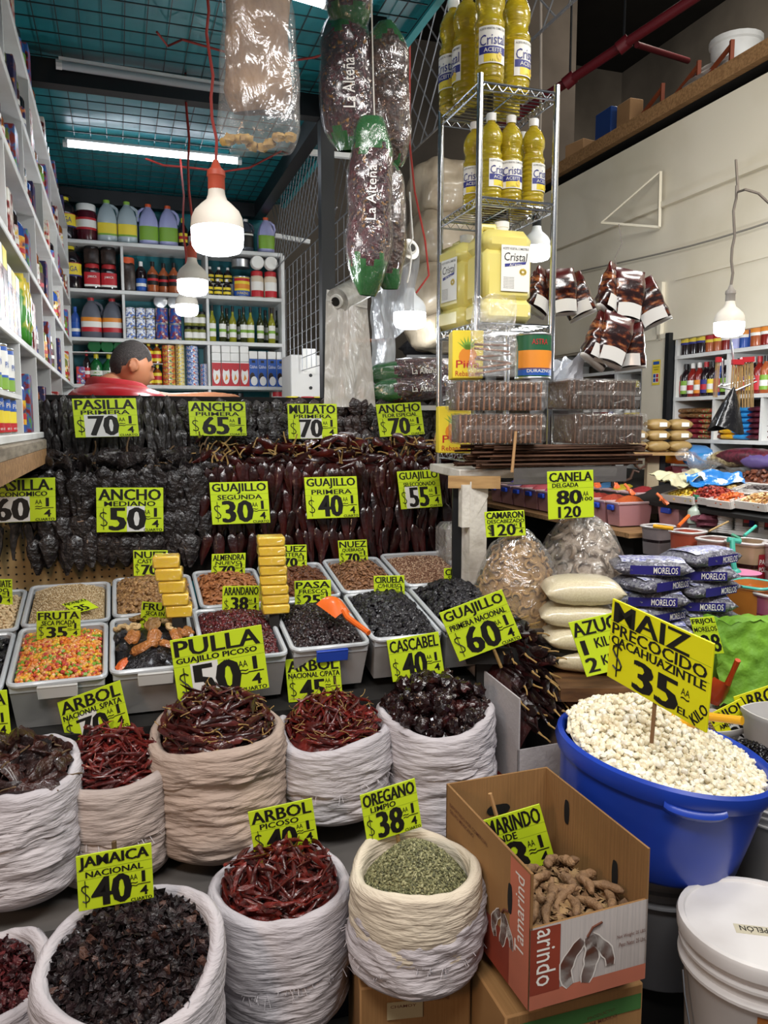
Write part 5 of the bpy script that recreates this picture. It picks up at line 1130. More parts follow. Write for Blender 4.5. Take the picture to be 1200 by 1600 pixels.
# -- front row
o, c, R, rz = sack(205, 1490, 282, 1.44, 1830, 'nearest large white sack of black hibiscus flowers', m_sk1, 6, .24, .09, fold=.008, fray=False)
def flakeheap(c, R, top, tl, name, label, cat, mats, sp, seed, big=.016, ell=1.0, layers=2):
    r = random.Random(seed)
    h = lambda x, y: -.03+tl*y+(top+.03)*max(0, 1-(math.hypot(x/ell, y)/R)**1.8)+.008*noise.noise(Vector((x*16, y*16, seed)))
    ins = lambda x, y: math.hypot(x/ell, y) < R*.98
    shp = []
    for s in range(6):
        mb = MB()
        mb.grid(lambda a, q: Vector(((a-.5)*big*(1.3-.6*q), (q-.5)*big*1.9, big*.5*math.sin(a*3+s)*math.sin(q*4+s*2)+.3*big*noise.noise(Vector((a*3, q*3, s))))), 3, 4)
        shp.append(raw(mb))
    mb = base_disc(MB(), R, lambda x, y: h(x, y)-.006, rx=ell)
    for k in range(layers): bits(mb, hexspots(2*R*ell, 2*R, sp, ins, r), h, shp, r, .010, .9, list(range(len(mats))), .0, (.6, 1.35))
    thing(name, mb.build(name, mats, sharp=3), label, cat, None, Tm(c), 'stuff'); return h
flakeheap(c, R, .035, .24, 'hibiscus_flowers', 'black-purple dried hibiscus flowers filling the nearest white sack', 'dried flowers', [M('hib_'+str(i), a, .55, coat=.1, bump=.4, bs=120) for i, a in enumerate(('#1a1012', '#211417', '#160d0f', '#2a1a19', '#1d1113', '#241316', '#170e10', '#1f1214', '#1b1013', '#201315', '#191012', '#4a2f26'))], .0100, 51)
o, c, R, rz = sack(-25, 1530, 190, 1.50, 1800, 'white sack of dark red flakes in the bottom left corner', m_sk1, 7, .2, .08, fray=False)
flakeheap(c, R, .03, .2, 'red_flower_flakes', 'dark red dried flower flakes in the bottom left corner sack', 'dried flowers', [M('rfl_'+str(i), a, .5, coat=.1, bump=.4, bs=120) for i, a in enumerate(('#3b1215', '#4c171b', '#2a0e11', '#331114', '#5e2022'))], .011, 52, .013)
o, c, R, rz = sack(438, 1378, 216, 1.74, 1640, 'white sack of curled red chillies in the front row', m_sk1, 8, .07, .15, fold=.009)
podheap(c, R, rz, .055, 'arbol_chili', 'chilli', 'curled red chilli in the front row white sack', 'curled red chillies in the front sack', V_arb2, None, 90, .0225, m_arb2, 'arbol_heap', 'curled red chillies filling the front row sack', 46, .5, tl=.06)
o, c, R, rz = sack(650, 1352, 200, 1.64, 1572, 'cream sack of dried oregano with a thick folded cuff', m_sk1, 9, .04, .14, fold=.010, cuff_mat=m_sk3, bulge=1.1)
def oreg(c, R):
    r = random.Random(9); h = lambda x, y: -.045+(.095)*max(0, 1-(math.hypot(x, y)/(R*.92))**1.7)+.003*noise.noise(Vector((x*30, y*30, 2)))
    ms = [M('oreg_'+str(i), a, .7) for i, a in enumerate(('#757450', '#8a8860', '#5f6040', '#9a9770', '#6d6b48', '#4c4c34'))]
    mb = base_disc(MB(), R*.9, lambda x, y: h(x, y)-.001)
    sh = [raw(MB().blob((0, 0, .001), (.0055, .0022, .0016), n=5, m=3)), raw(MB().blob((0, 0, .001), (.004, .0028, .0016), n=5, m=3))]
    for k in range(2): bits(mb, hexspots(2*R, 2*R, .0052, lambda x, y: math.hypot(x, y) < R*.88, r), h, sh, r, .003, .6, list(range(6)))
    thing('oregano_leaves', mb.build('oregano_leaves', ms), 'grey-green dried oregano filling the cream sack', 'oregano', None, Tm(c), 'stuff')
oreg(c, R)
# platform under the second row, floor step, crates under the front row
o = thing('sack_platform', None, 'low grey platform under the second row of sacks', 'platform', None, SF(0, 0, 0))
part('deck', MB().box((.15, 1.985, .395), (1.65, .32, .03)).build('deck', M('platform_grey', '#55514e', .7)), o)
part('front_board', MB().box((.15, 1.86, .19), (1.65, .02, .38)).build('front_board', M('platform_navy', '#141a24', .6)), o)
# ---------------------------------------------------------------- cardboard boxes
m_kraft = M('kraft', '#9b7446', .8, col2='#86623a', ns=3, bump=.12, bs=110, bstretch=(1, .02, .02))
m_kraftin = M('kraft_inside', '#8f6a40', .85, col2='#7b5933', ns=3, bump=.25, bs=160, bstretch=(1, 1, .02))
m_cwhite = M('white_carton_face', '#bdb6b2', .7, col2='#a69e9a', ns=4, bump=.2, bs=150, bstretch=(1, 1, .02))
m_brick = M('brick_red_print', '#8e3a26', .7, col2='#7a3222', ns=6)
m_brickl = M('faded_red_print', '#b8674f', .75, col2='#a5604a', ns=6)
m_pod = M('pod_print', '#6b3b2c', .7, col2='#55301f', ns=20)
def quad_box(P, h, t, mats_out, mat_in, tops=None):
    """open box from four floor corners P (front left, front right, back right, back left), height h per corner"""
    parts = []
    names = ('front_panel', 'right_panel', 'back_panel', 'left_panel')
    ctr = sum(P, Vector())/4
    for i in range(4):
        a, b = P[i], P[(i+1) % 4]; n = (b-a).cross(ZX).normalized(); n = n if n.dot((a+b)/2-ctr) > 0 else -n
        ha, hb = h[i], h[(i+1) % 4]; mb = MB()
        mb.add([a, b, b+ZX*hb, a+ZX*ha, a-n*t, b-n*t, b-n*t+ZX*hb, a-n*t+ZX*ha], [(0, 1, 2, 3), (7, 6, 5, 4), (3, 2, 6, 7), (0, 3, 7, 4), (1, 5, 6, 2)], [0, 1, 1, 1, 1])
        parts.append((names[i], mb.build(names[i], [mats_out[i], mat_in], smooth=False)))
    mb = MB().add([p+ZX*.004 for p in P], [(0, 1, 2, 3)]); parts.append(('bottom_panel', mb.build('bottom_panel', mat_in, smooth=False)))
    return parts
# tamarind box: front bottom edge and the corner posts read off the photograph
fl, fr = at(826, 1580, 1.44), onz(1008, 1528, at(826, 1580, 1.44).z)
zt = fl.z
du = (fr-fl); dv = Vector((-du.y, du.x, 0)).normalized()*.40
P = [fl, fr, fr+dv, fl+dv]
hF = at(826, 1452, fl.y).z-zt
hB = at(826, 1366, fl.y).z-zt
box = thing('tamarind_box', None, 'open printed cardboard box of tamarind pods', 'box')
for nm, me in quad_box(P, [hB, hB, hB*1.02, hB*1.02], .005, [m_cwhite, m_kraft, m_kraft, m_kraft], m_kraftin):
    if nm == 'front_panel':
        mb = MB(); n = dv.normalized()
        mb.add([fl, fr, fr+ZX*hF*1.02, fl+ZX*hF, fl+n*.005, fr+n*.005, fr+n*.005+ZX*hF*1.02, fl+n*.005+ZX*hF], [(0, 1, 2, 3), (7, 6, 5, 4), (3, 2, 6, 7), (0, 3, 7, 4), (1, 5, 6, 2)], [0, 1, 1, 1, 1]); me = mb.build(nm, [m_cwhite, m_kraftin], smooth=False)
    part(nm, me, box)
def face_frame(a, b):
    x = (b-a).normalized(); z = x.cross(ZX); return Matrix.Translation(a+z*.0012) @ Matrix((x, ZX, z)).transposed().to_4x4(), (b-a).length
def podcurve(mb, pts, r, mi):  # printed pod silhouette: chain of overlapping discs merged as a ribbon
    L = [];
    for i, (x, y) in enumerate(pts):
        a = pts[max(0, i-1)]; b = pts[min(len(pts)-1, i+1)]; tx, ty = b[0]-a[0], b[1]-a[1]; k = math.hypot(tx, ty) or 1
        w = r*(.55+.45*math.sin(PI*(i+.6)/(len(pts)+.2)))*(1+.12*math.sin(i*2.1)); L.append(((x-ty/k*w, y+tx/k*w), (x+ty/k*w, y-tx/k*w)))
    vs = [(p[0], p[1], .0006) for p, q in L]+[(q[0], q[1], .0006) for p, q in L]; n = len(L)
    mb.add(vs, [(i, n+i, n+i+1, i+1) for i in range(n-1)], mi)
def pods_print(mb, x, y, s, mi, mo):
    A = [(x-.9*s+.55*s*math.cos(2.6-i*.30+1.2), y+.1*s-.62*s+.9*s*math.sin(1.7+i*.30)) for i in range(0)]
    c1 = [(x-.05*s-.55*s*math.sin(i*.27+.15), y+.45*s-.16*s*i+.02*s*i) for i in range(9)]
    c2 = [(x+.05*s+.10*s*math.sin(i*.5), y+.5*s-.15*s*i) for i in range(9)]
    c3 = [(x+.1*s+.6*s*math.sin(i*.24), y+.5*s-.13*s*i) for i in range(8)]
    for c, w in ((c1, .17), (c3, .15), (c2, .19)):
        podcurve(mb, c, w*s*1.22, mo); podcurve(mb, c, w*s, mi); mb.v = mb.v
    mb.tube([(x, y+.5*s, .001), (x+.15*s, y+.72*s, .001), (x+.42*s, y+.80*s, .001)], .0022, 4, mi)
T, L = face_frame(fl, fr); mb = MB()
rect(mb, 0, 0, L*.995, hF*.20, 1, 0); rect(mb, 0, hF*.18, L*.245, hF*.985, 0, .0002)
mb.text('marindo', 0, 0, 1, 1, 0, 2) if False else None
tv = MB().text('arindo', -.06, -.022, .06, .022, 0, 2); Rt = Matrix.Translation((L*.13, hF*.62, .0007)) @ Rz(-PI/2)
mb.add([Rt @ Vector(v) for v in tv.v], tv.f, 2)
pods_print(mb, L*.47, hF*.50, .082, 3, 4)
mb.text('Net Weight: 25 LBS.', L*.73, hF*.60, L*.985, hF*.655, .0006, 3); mb.text('Peso Neto: 25 Lbs.', L*.75, hF*.50, L*.985, hF*.555, .0006, 3)
mb.v = [tuple(T @ Vector(v)) for v in mb.v]
part('printed_front', mb.build('print', [m_brick, m_brickl, m_pw, m_pod, M('pod_outline', '#d8d2cc', .7)], smooth=False), box)
T, L2 = face_frame(P[3], P[0]); mb = MB()
rect(mb, L2*.80, 0, L2*.995, hB*.99, 1, 0); rect(mb, L2*.30, 0, L2*.80, hB*.35, 0, .0001)
tv = MB().text('Tamarind', -.085, -.018, .085, .018, 0, 4); Rt = Matrix.Translation((L2*.90, hB*.62, .0007)) @ Rz(PI/2)
mb.add([Rt @ Vector(v) for v in tv.v], tv.f, 4)
pods_print(mb, L2*.72, hB*.38, .06, 3, 4)
mb.text('EXPORTADO POR COMERCIAL', L2*.06, hB*.86, L2*.55, hB*.89, .0006, 3); mb.text('GRUPO MEXICANO', L2*.06, hB*.81, L2*.38, hB*.84, .0006, 3)
mb.v = [tuple(T @ Vector(v)) for v in mb.v]
part('printed_side', mb.build('print', [m_brick, m_brickl, m_pw, m_pod, M('pod_outline', '#d8d2cc', .7)], smooth=False), box)
def hole(mb, a, b, fx, z, w, h, inside=True):
    x = (b-a).normalized(); n = x.cross(ZX); p = a+(b-a)*fx+ZX*z
    for s in (1, -1): mb.add([p+x*(w/2*math.cos(q*PI/8))*1+ZX*(h/2*max(-1, min(1, 1.25*math.sin(q*PI/8))))+n*(.0015 if s > 0 else -.0068) for q in range(16)], [tuple(range(16))])
for q in ((P[1], P[2], .26, hB*.60, .022, .065), (P[1], P[2], .74, hB*.78, .022, .06), (P[3], P[0], .80, hB*.66, .020, .065), (P[2], P[3], .5, hB*.72, .065, .026)):
    mb = MB(); hole(mb, *q); part('hand_hole', mb.build('hand_hole', M('hole_dark', '#0c0a09', .9), smooth=False), box)
# tamarind pods
m_tam = M('tamarind_shell', '#8a6a4a', .7, col2='#6d5138', ns=40, bump=.5, bs=70, island=.2); m_tamh = M('tamarind_husk', '#a08258', .8, col2='#7c6040', ns=40)
def tam(L, W, seed):
    mb = MB(); n = 12; pts = []; rs = []
    for i in range(n+1):
        t = i/n; pts.append((L*(t-.5), .22*L*math.sin(t*PI)*(1 if seed % 2 else -1)*(.5+.15*(seed % 3)), W*.4)); rs.append(W/2*(.35+.65*math.sin(PI*min(1, max(0, t)))**.5)*(1+.12*math.sin(t*16+seed)))
    return mb.tube(pts, rs, 9).build('tamarind_pod', m_tam)
V_tam = [tam(.085, .023, 1), tam(.065, .025, 2), tam(.10, .022, 3), tam(.05, .026, 4)]
cb = (P[0]+P[1]+P[2]+P[3])/4; cb.z = zt; bw, bd = du.length-.03, .37
TB = Matrix.Translation(cb) @ Rz(math.atan2(du.y, du.x)); r = random.Random(77)
def hT(x, y): return hF*.80-hF*.75*min(1, max(0, y/bd+.08)/.4)+.05*max(0, 1-abs(2*x/bw)**2)*(.5+.5*math.sin((y/bd+.15)*3))+.008*noise.noise(Vector((x*14, y*14, 0)))
mb = base_rect(MB(), bw, bd, lambda x, y: hT(x, y)-.02)
hsk = [raw(MB().grid(lambda a, q: Vector(((a-.5)*.022, (q-.5)*.014, .004*math.sin(a*PI)+.002*noise.noise(Vector((a*3, q*3, s))))), 3, 2)) for s in range(3)]
bits(mb, hexspots(bw*.97, bd*.97, .011, inrect(bw, bd), r), hT, hsk, r, .01, .7, (0, 1), -.008)
thing('tamarind_husks', mb.build('tamarind_husks', [m_tam, m_tamh]), 'broken tamarind husks filling the printed box', 'husks', None, TB, 'stuff')
for x, y in hexspots(bw*.82, bd*.78, .043, inrect(bw, bd), r):
    thing('tamarind_pod', r.choice(V_tam), 'brown tamarind pod lying on the husks in the printed box', 'tamarind pod', 'tamarind pods in the printed box', TB @ lay(hT, x, y, r, .012, .3, .002) @ Matrix.Scale(.88, 4))
# cartons underneath
def closed_box(p_tl, p_tr, D, zb, dep, label, texts=(), mats=None, yaw=None, green=False):
    a, b = at(*p_tl, D), at(*p_tr, D); b = onz(*p_tr, a.z) if yaw is None else b
    w = (b-a).length; yw = math.atan2(b.y-a.y, b.x-a.x); h = a.z-zb
    o = thing('carton_box', MB().box((w/2, dep/2, -h/2), (w, dep, h), b=.004).build('carton_box', m_kraft), label, 'box', None, Matrix.Translation(a) @ Rz(yw))
    mb = MB()
    for st, x0, y0, x1, y1, rt in texts: mb.text(st, x0*w, -h+y0*h, x1*w, -h+y1*h, 0, 0, rot=rt)
    if green: rect(mb, .1*w, -.16*h, .98*w, -.06*h, 1)
    if mb.v:
        T = Matrix.Translation((0, -.0015, 0)) @ Rx(PI/2); mb.v = [tuple(T @ Vector(v)) for v in mb.v]
        part('printed_front', mb.build('print', [m_pod, M('green_print', '#3c6a34', .7)], smooth=False), o)
    return o, w, h
o, w, h = closed_box((562, 1545), (736, 1528), 1.58, .0, .28, 'brown carton standing under the cream oregano sack', [('MANTENGASE', .55, .905, .78, .93, PI), ('EN LUGAR FRESCO', .55, .87, .8, .895, PI), ('NO EXPONER AL CALOR', .55, .94, .85, .965, PI)])
part('paper_label', MB().box((w*.40, -.003, -h*.17), (w*.32, .002, h*.12)).text('CHAMOY', w*.27, -h*.15, w*.5, -h*.13, 0, 1, Matrix.Translation((0, -.0045, 0)) @ Rx(PI/2)).build('paper_label', [M('old_paper', '#a89a78', .7), m_pod], smooth=False), o)
closed_box((790, 1590), (1006, 1535), 1.47, .0, .34, 'brown carton with a green stripe under the tamarind box', [('PRODUCTO', .58, .86, .78, .88, .1), ('DE MEXICO', .6, .82, .8, .84, .1)], green=True)
# white chilli carton of guajillo
g0 = at(808, 1262, 2.17); g1 = g0+Vector((.93, .36, 0))*.215
gd = Vector((-(g1-g0).y, (g1-g0).x, 0)).normalized()*.42
GP = [g0, g1, g1+gd, g0+gd]; gh = at(800, 1092, 2.17).z-g0.z; gh2 = gh*1.0
m_cw = M('white_carton', '#b7b2b2', .7, col2='#9f9a9b', ns=3, bump=.1, bs=90)
gb = thing('chilli_carton', None, 'open white carton of loose guajillo chillies', 'box')
for (nm, me), (_, m2) in zip(quad_box(GP, [gh*.53, gh*.53, gh*1.12, gh*1.12], .005, [m_cw]*4, m_cw), quad_box(GP, [gh, gh, gh*1.12, gh*1.12], .005, [m_cw]*4, m_cw)): part(nm, me if nm == 'front_panel' else m2, gb)
T, L = face_frame(GP[3], GP[0]); mb = MB(); rect(mb, L*.55, gh*.06, L*.97, gh*.2, 0, .0006); mb.text('LA ORIGINAL', L*.55, -.0, L*.9, gh*.05, .0006, 0); disc(mb, L*.3, gh*.1, .02, .026, 0, .0006); disc(mb, L*.36, gh*.1, .012, .022, 1, .0007)
mb.v = [tuple(T @ Vector(v)) for v in mb.v]; part('printed_side', mb.build('print', [M('carton_red', '#a8443a', .7), m_pg], smooth=False), gb)
cg = sum(GP, Vector())/4; cg.z = g0.z; gw = (g1-g0).length-.02; TG = Matrix.Translation(cg) @ Rz(math.atan2((g1-g0).y, (g1-g0).x)); r = random.Random(88)
def hG(x, y): return gh*.62+(y/.42+.5)*gh*1.0+.09*max(0, 1-abs(2*x/gw)**2)+.01*noise.noise(Vector((x*12, y*12, 4)))-.03*max(0, -(y/.2)-.7)
mb = base_rect(MB(), gw, .41, lambda x, y: hG(x, y)-.02)
sh = [([tuple(v.co) for v in me.vertices], [tuple(p.vertices) for p in me.polygons]) for me in V_gua]
for x, y in hexspots(gw*.7, .32, .022, inrect(gw, .37), r): mb.add(*r.choice(sh), 0, Matrix.Translation((x*.65, y*.8, hG(x, y)-.008)) @ Rz(PI/2+r.uniform(-.4, .4)) @ Ry(PI/2+r.uniform(-.3, .3)) @ Matrix.Scale(.8, 4) @ Matrix.Translation((0, 0, .06)))
thing('guajillo_heap', mb.build('guajillo_heap', m_gua), 'dark guajillo chillies under the upper ones in the white carton', 'chilli heap', None, TG, 'stuff')
m_guad = M('guajillo_black_skin', '#301412', .3, col2='#150c0d', ns=14, bump=.4, bs=30, coat=.4, island=.4)
V_guad = [chili(.13*k, .046, .30, .07, .18, s+160, 9, 8, .14, .14, 6).build('guajillo_chili', m_guad) for s, k in enumerate((1, .92, 1.06, .97, 1.1, .88))]
for x, y in hexspots(gw*1.25, .42, .0315, inrect(gw*1.26, .43), r)[:110]:
    o = thing('guajillo_chili', r.choice(V_guad), 'dark shiny guajillo chilli piled loose in the white carton', 'chilli', 'guajillo chillies in the white carton', TG @ Matrix.Translation((x*(.95 if hG(x, y) > gh*1.1 else .55), y, hG(x, y)+.004+r.uniform(0, .022))) @ Rz(PI/2+r.uniform(-1, 1)*(.9 if hG(x, y) > gh*1.05 else .3)+(PI if r.random() < .4 else 0)) @ Ry(PI/2+r.uniform(-.4, .3)) @ Rz(r.uniform(-.8, .8)) @ Matrix.Scale(.85, 4) @ Matrix.Translation((0, 0, .06)))
    part('stem', r.choice(S_long), o)
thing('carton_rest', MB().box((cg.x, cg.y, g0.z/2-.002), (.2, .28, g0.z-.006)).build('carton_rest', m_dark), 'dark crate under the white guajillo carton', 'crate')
# ================================================================ BLUE TUB OF HOMINY
m_bluetub = M('blue_tub', '#1c3fb0', .32, coat=.15, col2='#183794', ns=2)
TD = 1.95
tc = at(1037, 1168, TD); tR = 168*TD/FPX; tz = at(1050, 1388, TD-.21).z; tH = tc.z-tz
TT = Tm(tc) @ Ry(math.radians(8.5)) @ Rx(math.radians(1))
tub = thing('plastic_tub', None, 'large round blue plastic tub heaped with white hominy', 'tub', None, TT)
def tubprof(q):  # outer wall, rolled rim, inner wall
    return [(.80, -tH), (.84, -tH+.01), (.90, -tH*.6), (.95, -.06), (.955, -.045), (1.0, -.04), (1.03, -.02), (1.02, 0), (.98, .006), (.945, -.005), (.93, -.05), (.88, -tH*.6), (.80, -tH+.02)]
part('tub_body', MB().lathe([(r*tR, z) for r, z in tubprof(0)], 64, 0).build('tub_body', m_bluetub), tub)
hd = MB()
hd.grid(lambda a, t: (lambda q: Vector(((1.0+.055*math.sin(t*PI))*tR*math.cos(q), (1.0+.055*math.sin(t*PI))*tR*math.sin(q), -.02-.028*t-.012*math.sin(a*PI)**.5)))(-PI/2-.32+.52*a), 14, 6)
part('hand_grip', hd.build('hand_grip', m_bluetub), tub)
m_horn = [M('hominy_%d' % i, c, .42, coat=.1, sss=.1) for i, c in enumerate(('#e8e0c8', '#ece6d6', '#e0d4b6', '#e6dcc0'))]
def kern(s): return MB().blob((0, 0, .006), (.0095+.001*(s % 2), .0085, .007), n=8, m=6, jit=.5, seed=s+60)
V_k = [kern(s).build('hominy_kernel', m_horn[s % 4]) for s in range(6)]
r = random.Random(5); KR = tR*.93
def hK(x, y):
    e = max(0, 1-math.hypot((x+.045)/1.05, y-.07)/(KR*1.16)); return -.02+.125*e**1.2+.006*noise.noise(Vector((x*20, y*20, 3)))
ins = lambda x, y: math.hypot(x, y) < KR*.985
mb = base_disc(MB(), KR, lambda x, y: hK(x, y)-.003)
sh = [raw(kern(s)) for s in range(6)]
allk = hexspots(2*KR, 2*KR, .0158, ins, r); allk.sort(key=lambda p: p[1])
ind, rest = allk[:225], allk[225:]
bits(mb, rest, hK, sh, r, .004, .6, (0, 1, 2, 3)); bits(mb, hexspots(2*KR, 2*KR, .019, ins, r), hK, sh, r, .002, .6, (0, 1, 2, 3), -.006)
thing('hominy_heap', mb.build('hominy_heap', m_horn), 'white hominy kernels heaped in the blue tub towards its back', 'hominy', None, TT, 'stuff')
for x, y in ind: thing('hominy_kernel', r.choice(V_k), 'white hominy kernel on the front slope of the heap in the blue tub', 'hominy kernel', 'hominy kernels on the front slope', TT @ lay(hK, x, y, r, .004, .6))
# yellow scoop stuck in the hominy behind the sign
m_yscoop = M('yellow_plastic', '#e0a41c', .35, coat=.2)
a, b = at(1095, 1118, 1.99), at(1160, 1126, 1.91)
ys = thing('scoop', None, 'yellow scoop stuck in the hominy, handle over the tub rim', 'scoop', None, Tm(a))
part('handle', MB().tube([(0, 0, 0), (b-a)*.6, b-a], [.012, .0105, .0115], 10).build('handle', m_yscoop), ys)
part('bowl', MB().blob(Vector((-.06, .02, -.015)), (.075, .05, .03), n=14, m=8).build('bowl', m_yscoop), ys)
# ---------------------------------------------------------------- buckets
m_pail = M('pail_white', '#cfccca', .45, col2='#b8b3b0', ns=4); m_pailg = M('pail_grey', '#8d8d90', .5, col2='#7d7d82', ns=3)
def pail(c, R, H, label, m, lid=None, ribs=True, cat='bucket', T=None):
    o = thing('bucket', None, label, cat, None, T if T is not None else Tm(c))
    pr = [(R*.86, 0), (R*.88, .006), (R*.95, H*.72)]
    if ribs: pr += [(R*.97, H*0.734), (R*1.035, H*0.744), (R*1.035, H*0.762), (R*.955, H*0.776), (R*.96, H*0.832), (R*1.03, H*0.843), (R*1.03, H*0.860), (R*.965, H*0.870), (R*.97, H*0.909), (R*1.03, H*0.919), (R*1.03, H*0.933), (R*.975, H*0.944)]
    pr += [(R*.985, H)]
    part('pail_body', MB().lathe(pr, 48).build('pail_body', m), o)
    if lid: part('lid', MB().lathe([(R*1.0, H*.915), (R*1.06, H*.925), (R*1.07, H*.99), (R*1.05, H*1.012), (R*.98, H*1.015), (R*.94, H*.985), (R*.86, H*.975), (R*.80, H*.985), (R*.3, H*.99)], 48).build('lid', lid), o)
    return o
pc = at(1190, 1442, 1.60); pR = 125*1.60/FPX; pH = .36
bk = pail(None, pR, pH, 'white lidded bucket with a round of lettering, standing in the bottom right corner', m_pail, m_pail, T=Tm((pc.x, pc.y, pc.z-pH)))
lt = MB().text('TIPO PELÓN', -.052, -.011, .052, .011, .0012, 1); lt.box((0, 0, .0), (.125, .032, .001), 0)
part('lid_label', lt.build('lid_label', [M('lid_paper', '#b5ae98', .6), m_ink], smooth=False), [q for q in bk.children if q.name.startswith('lid')][0], T=Matrix.Translation((-.005, -.03, pH*1.0)) @ Rz(PI-.2))
pp = [(pR*.88, .006), (pR*.95, pH*.72)]; lb = MB()
patch(lb, pp, 0, pH*.26, pH*.70, .30, 0, .0015, -PI/2-.16); patch(lb, pp, 0, pH*.50, pH*.70, .30, 1, .002, -PI/2-.16); patch(lb, pp, 0, pH*.55, pH*.65, .17, 2, .0026, -PI/2-.16)
wraptext(lb, 'TIPO PELÓN', pp, 0, pH*.41, pH*.47, .26, 3, .0026, -PI/2-.16)
part('label', lb.build('label', [m_pw, M('label_ochre', '#a9772e', .5, col2='#8a4a26', ns=30), m_pod, m_ink]), bk)
wr = MB().tube([(-pR*1.05, -.01, pH*.72), (-pR*1.06, -.03, pH*.6), (-pR*.96, -pR*.42, pH*.22), (-pR*.80, -pR*.75, .0), (-pR*.72, -pR*.85, -.04)], .0022, 6)
part('wire_handle', wr.build('wire_handle', m_steel), bk)
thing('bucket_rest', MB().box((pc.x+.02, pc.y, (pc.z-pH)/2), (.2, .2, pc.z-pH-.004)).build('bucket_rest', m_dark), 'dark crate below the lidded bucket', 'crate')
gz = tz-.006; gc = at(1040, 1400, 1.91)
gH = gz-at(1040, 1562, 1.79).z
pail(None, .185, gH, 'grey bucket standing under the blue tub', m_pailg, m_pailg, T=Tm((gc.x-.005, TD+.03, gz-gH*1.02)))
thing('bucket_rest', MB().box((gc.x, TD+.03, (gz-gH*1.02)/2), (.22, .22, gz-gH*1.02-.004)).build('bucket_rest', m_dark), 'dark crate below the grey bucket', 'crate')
c2 = at(1222, 1235, 2.12); z2 = at(1215, 1400, 2.0).z; pail(None, .13, c2.z-z2, 'grey bucket at the right edge below the black beans', m_pail, None, T=Tm((c2.x, c2.y, z2)))
# ================================================================ BEAN AND RICE BINS BEHIND THE TUB
def openbin(px, py, D, wpx, label, m, content, rot=0.0, hgt=.16, dz=-.03, sq=.45, ell=1.0):
    c = at(px, py, D); R = wpx/2*D/FPX
    T = Tm(c) @ Rz(YAW+rot)
    o = thing('open_bin', None, label, 'bin', None, T)
    part('bin_body', MB().lathe([(R*.8, -hgt), (R*.97, -.02), (R*1.03, -.012), (R*1.03, 0), (R*.97, 0), (R*.93, -.03), (R*.8, -hgt+.01)], 40, sq=sq, sx=ell).build('bin_body', m), o)
    if content:
        nm, lb2, mats, shp, sp, top = content; r = random.Random(int(px)); h = lambda x, y: dz+top*max(0, 1-(math.hypot(x/ell, y)/R)**2)
        mb = MB(); ins = lambda x, y: max(abs(x/ell), abs(y)) < R*.9
        mb.grid(lambda a, q: Vector(((a-.5)*1.84*R*ell, (q-.5)*1.84*R, h((a-.5)*1.84*R*ell, (q-.5)*1.84*R)-.002)), 14, 14)
        bits(mb, hexspots(2*R*ell, 2*R, sp, ins, r), h, shp, r, .003, .5, list(range(len(mats))))
        thing(nm, mb.build(nm, mats), lb2, 'beans', None, T, 'stuff')
bean = [raw(MB().blob((0, 0, .003), (.0075, .0048, .004), n=7, m=5))]
m_bk = M('black_bean', '#17151a', .25, coat=.3); m_bp = [M('pinto_a', '#a78a78', .45), M('pinto_b', '#8a6a5a', .45), M('pinto_c', '#bda592', .45)]
openbin(1180, 1168, 2.15, 120, 'grey bin of black beans at the right edge behind the tub', m_pail, ('black_bean', 'black beans filling the bin at the right edge', [m_bk], bean, .0115, .03))
openbin(1110, 1125, 2.32, 95, 'white bin of speckled beans behind the big corn sign', m_pail, ('pinto_bean', 'speckled pinkish beans behind the big corn sign', m_bp, bean, .0115, .02))
openbin(1118, 1090, 2.55, 110, 'white bin of rice holding an orange scoop', m_pail, ('rice_grain', 'white rice in the bin with the orange scoop', [M('rice', '#d9d2c2', .5)], grain(.008, .003), .008, .03))
openbin(1215, 1112, 2.2, 90, 'white bin at the right edge under the rice sign', m_pail, None)
T = at(1130, 1085, 2.42)
sc2 = thing('scoop', None, 'orange-red scoop standing handle up in the rice', 'scoop', None, Matrix.Translation(T) @ Rz(.2) @ Rx(-PI/2+.45))
m_sc2 = M('orange_red_scoop', '#c4471c', .35, coat=.2)
part('bowl', MB().grid(lambda a, c: Vector(((a-.5)*.085*(1-.25*abs(2*c-1)**3), .10*(c-.5), .03*(2*a-1)**2)), 12, 8).build('bowl', m_sc2), sc2)
part('handle', MB().tube([(0, -.045, 0), (0, -.09, 0), (0, -.145, .0)], [.010, .008, .009], 8).build('handle', m_sc2), sc2)
# green bag
gb_c = at(1186, 1034, 2.50)
mb = MB().grid(lambda a, c: (lambda x, y: Vector((x*.20, -.02-.05*math.sin(a*PI)*(1-.5*c)+.02*noise.noise(Vector((x*4, y*4, 1))), y*.17+.03*noise.noise(Vector((x*5, 0, 2))))))(2*a-1, 2*c-1), 26, 22)
mb.grid(lambda a, c: (lambda x, y: Vector((x*.19, .14-.05*math.sin(a*PI), y*.16)))(2*a-1, 2*c-1), 10, 8)
mb.grid(lambda a, c: Vector(((2*a-1)*.2, -.02+.16*c-.03*math.sin(a*PI), .17+.02*math.sin(c*PI)+.03*noise.noise(Vector(((2*a-1)*5, 0, 2))))), 26, 4)
gbag = thing('cloth_bag', mb.build('cloth_bag', M('lime_bag', '#74a52c', .65, col2='#5f8c26', ns=8, bump=.5, bs=18)), 'lime green non-woven bag with a black mark slumped at the right edge', 'bag', None, Matrix.Translation(gb_c) @ Rz(.15) @ Rx(-.18) @ Matrix.Scale(.78, 4))
thing('crate', MB().box((gb_c.x, gb_c.y+.06, (gb_c.z-.15)/2), (.22, .12, gb_c.z-.15)).build('crate', m_dark), 'dark crate under the lime green bag', 'crate')
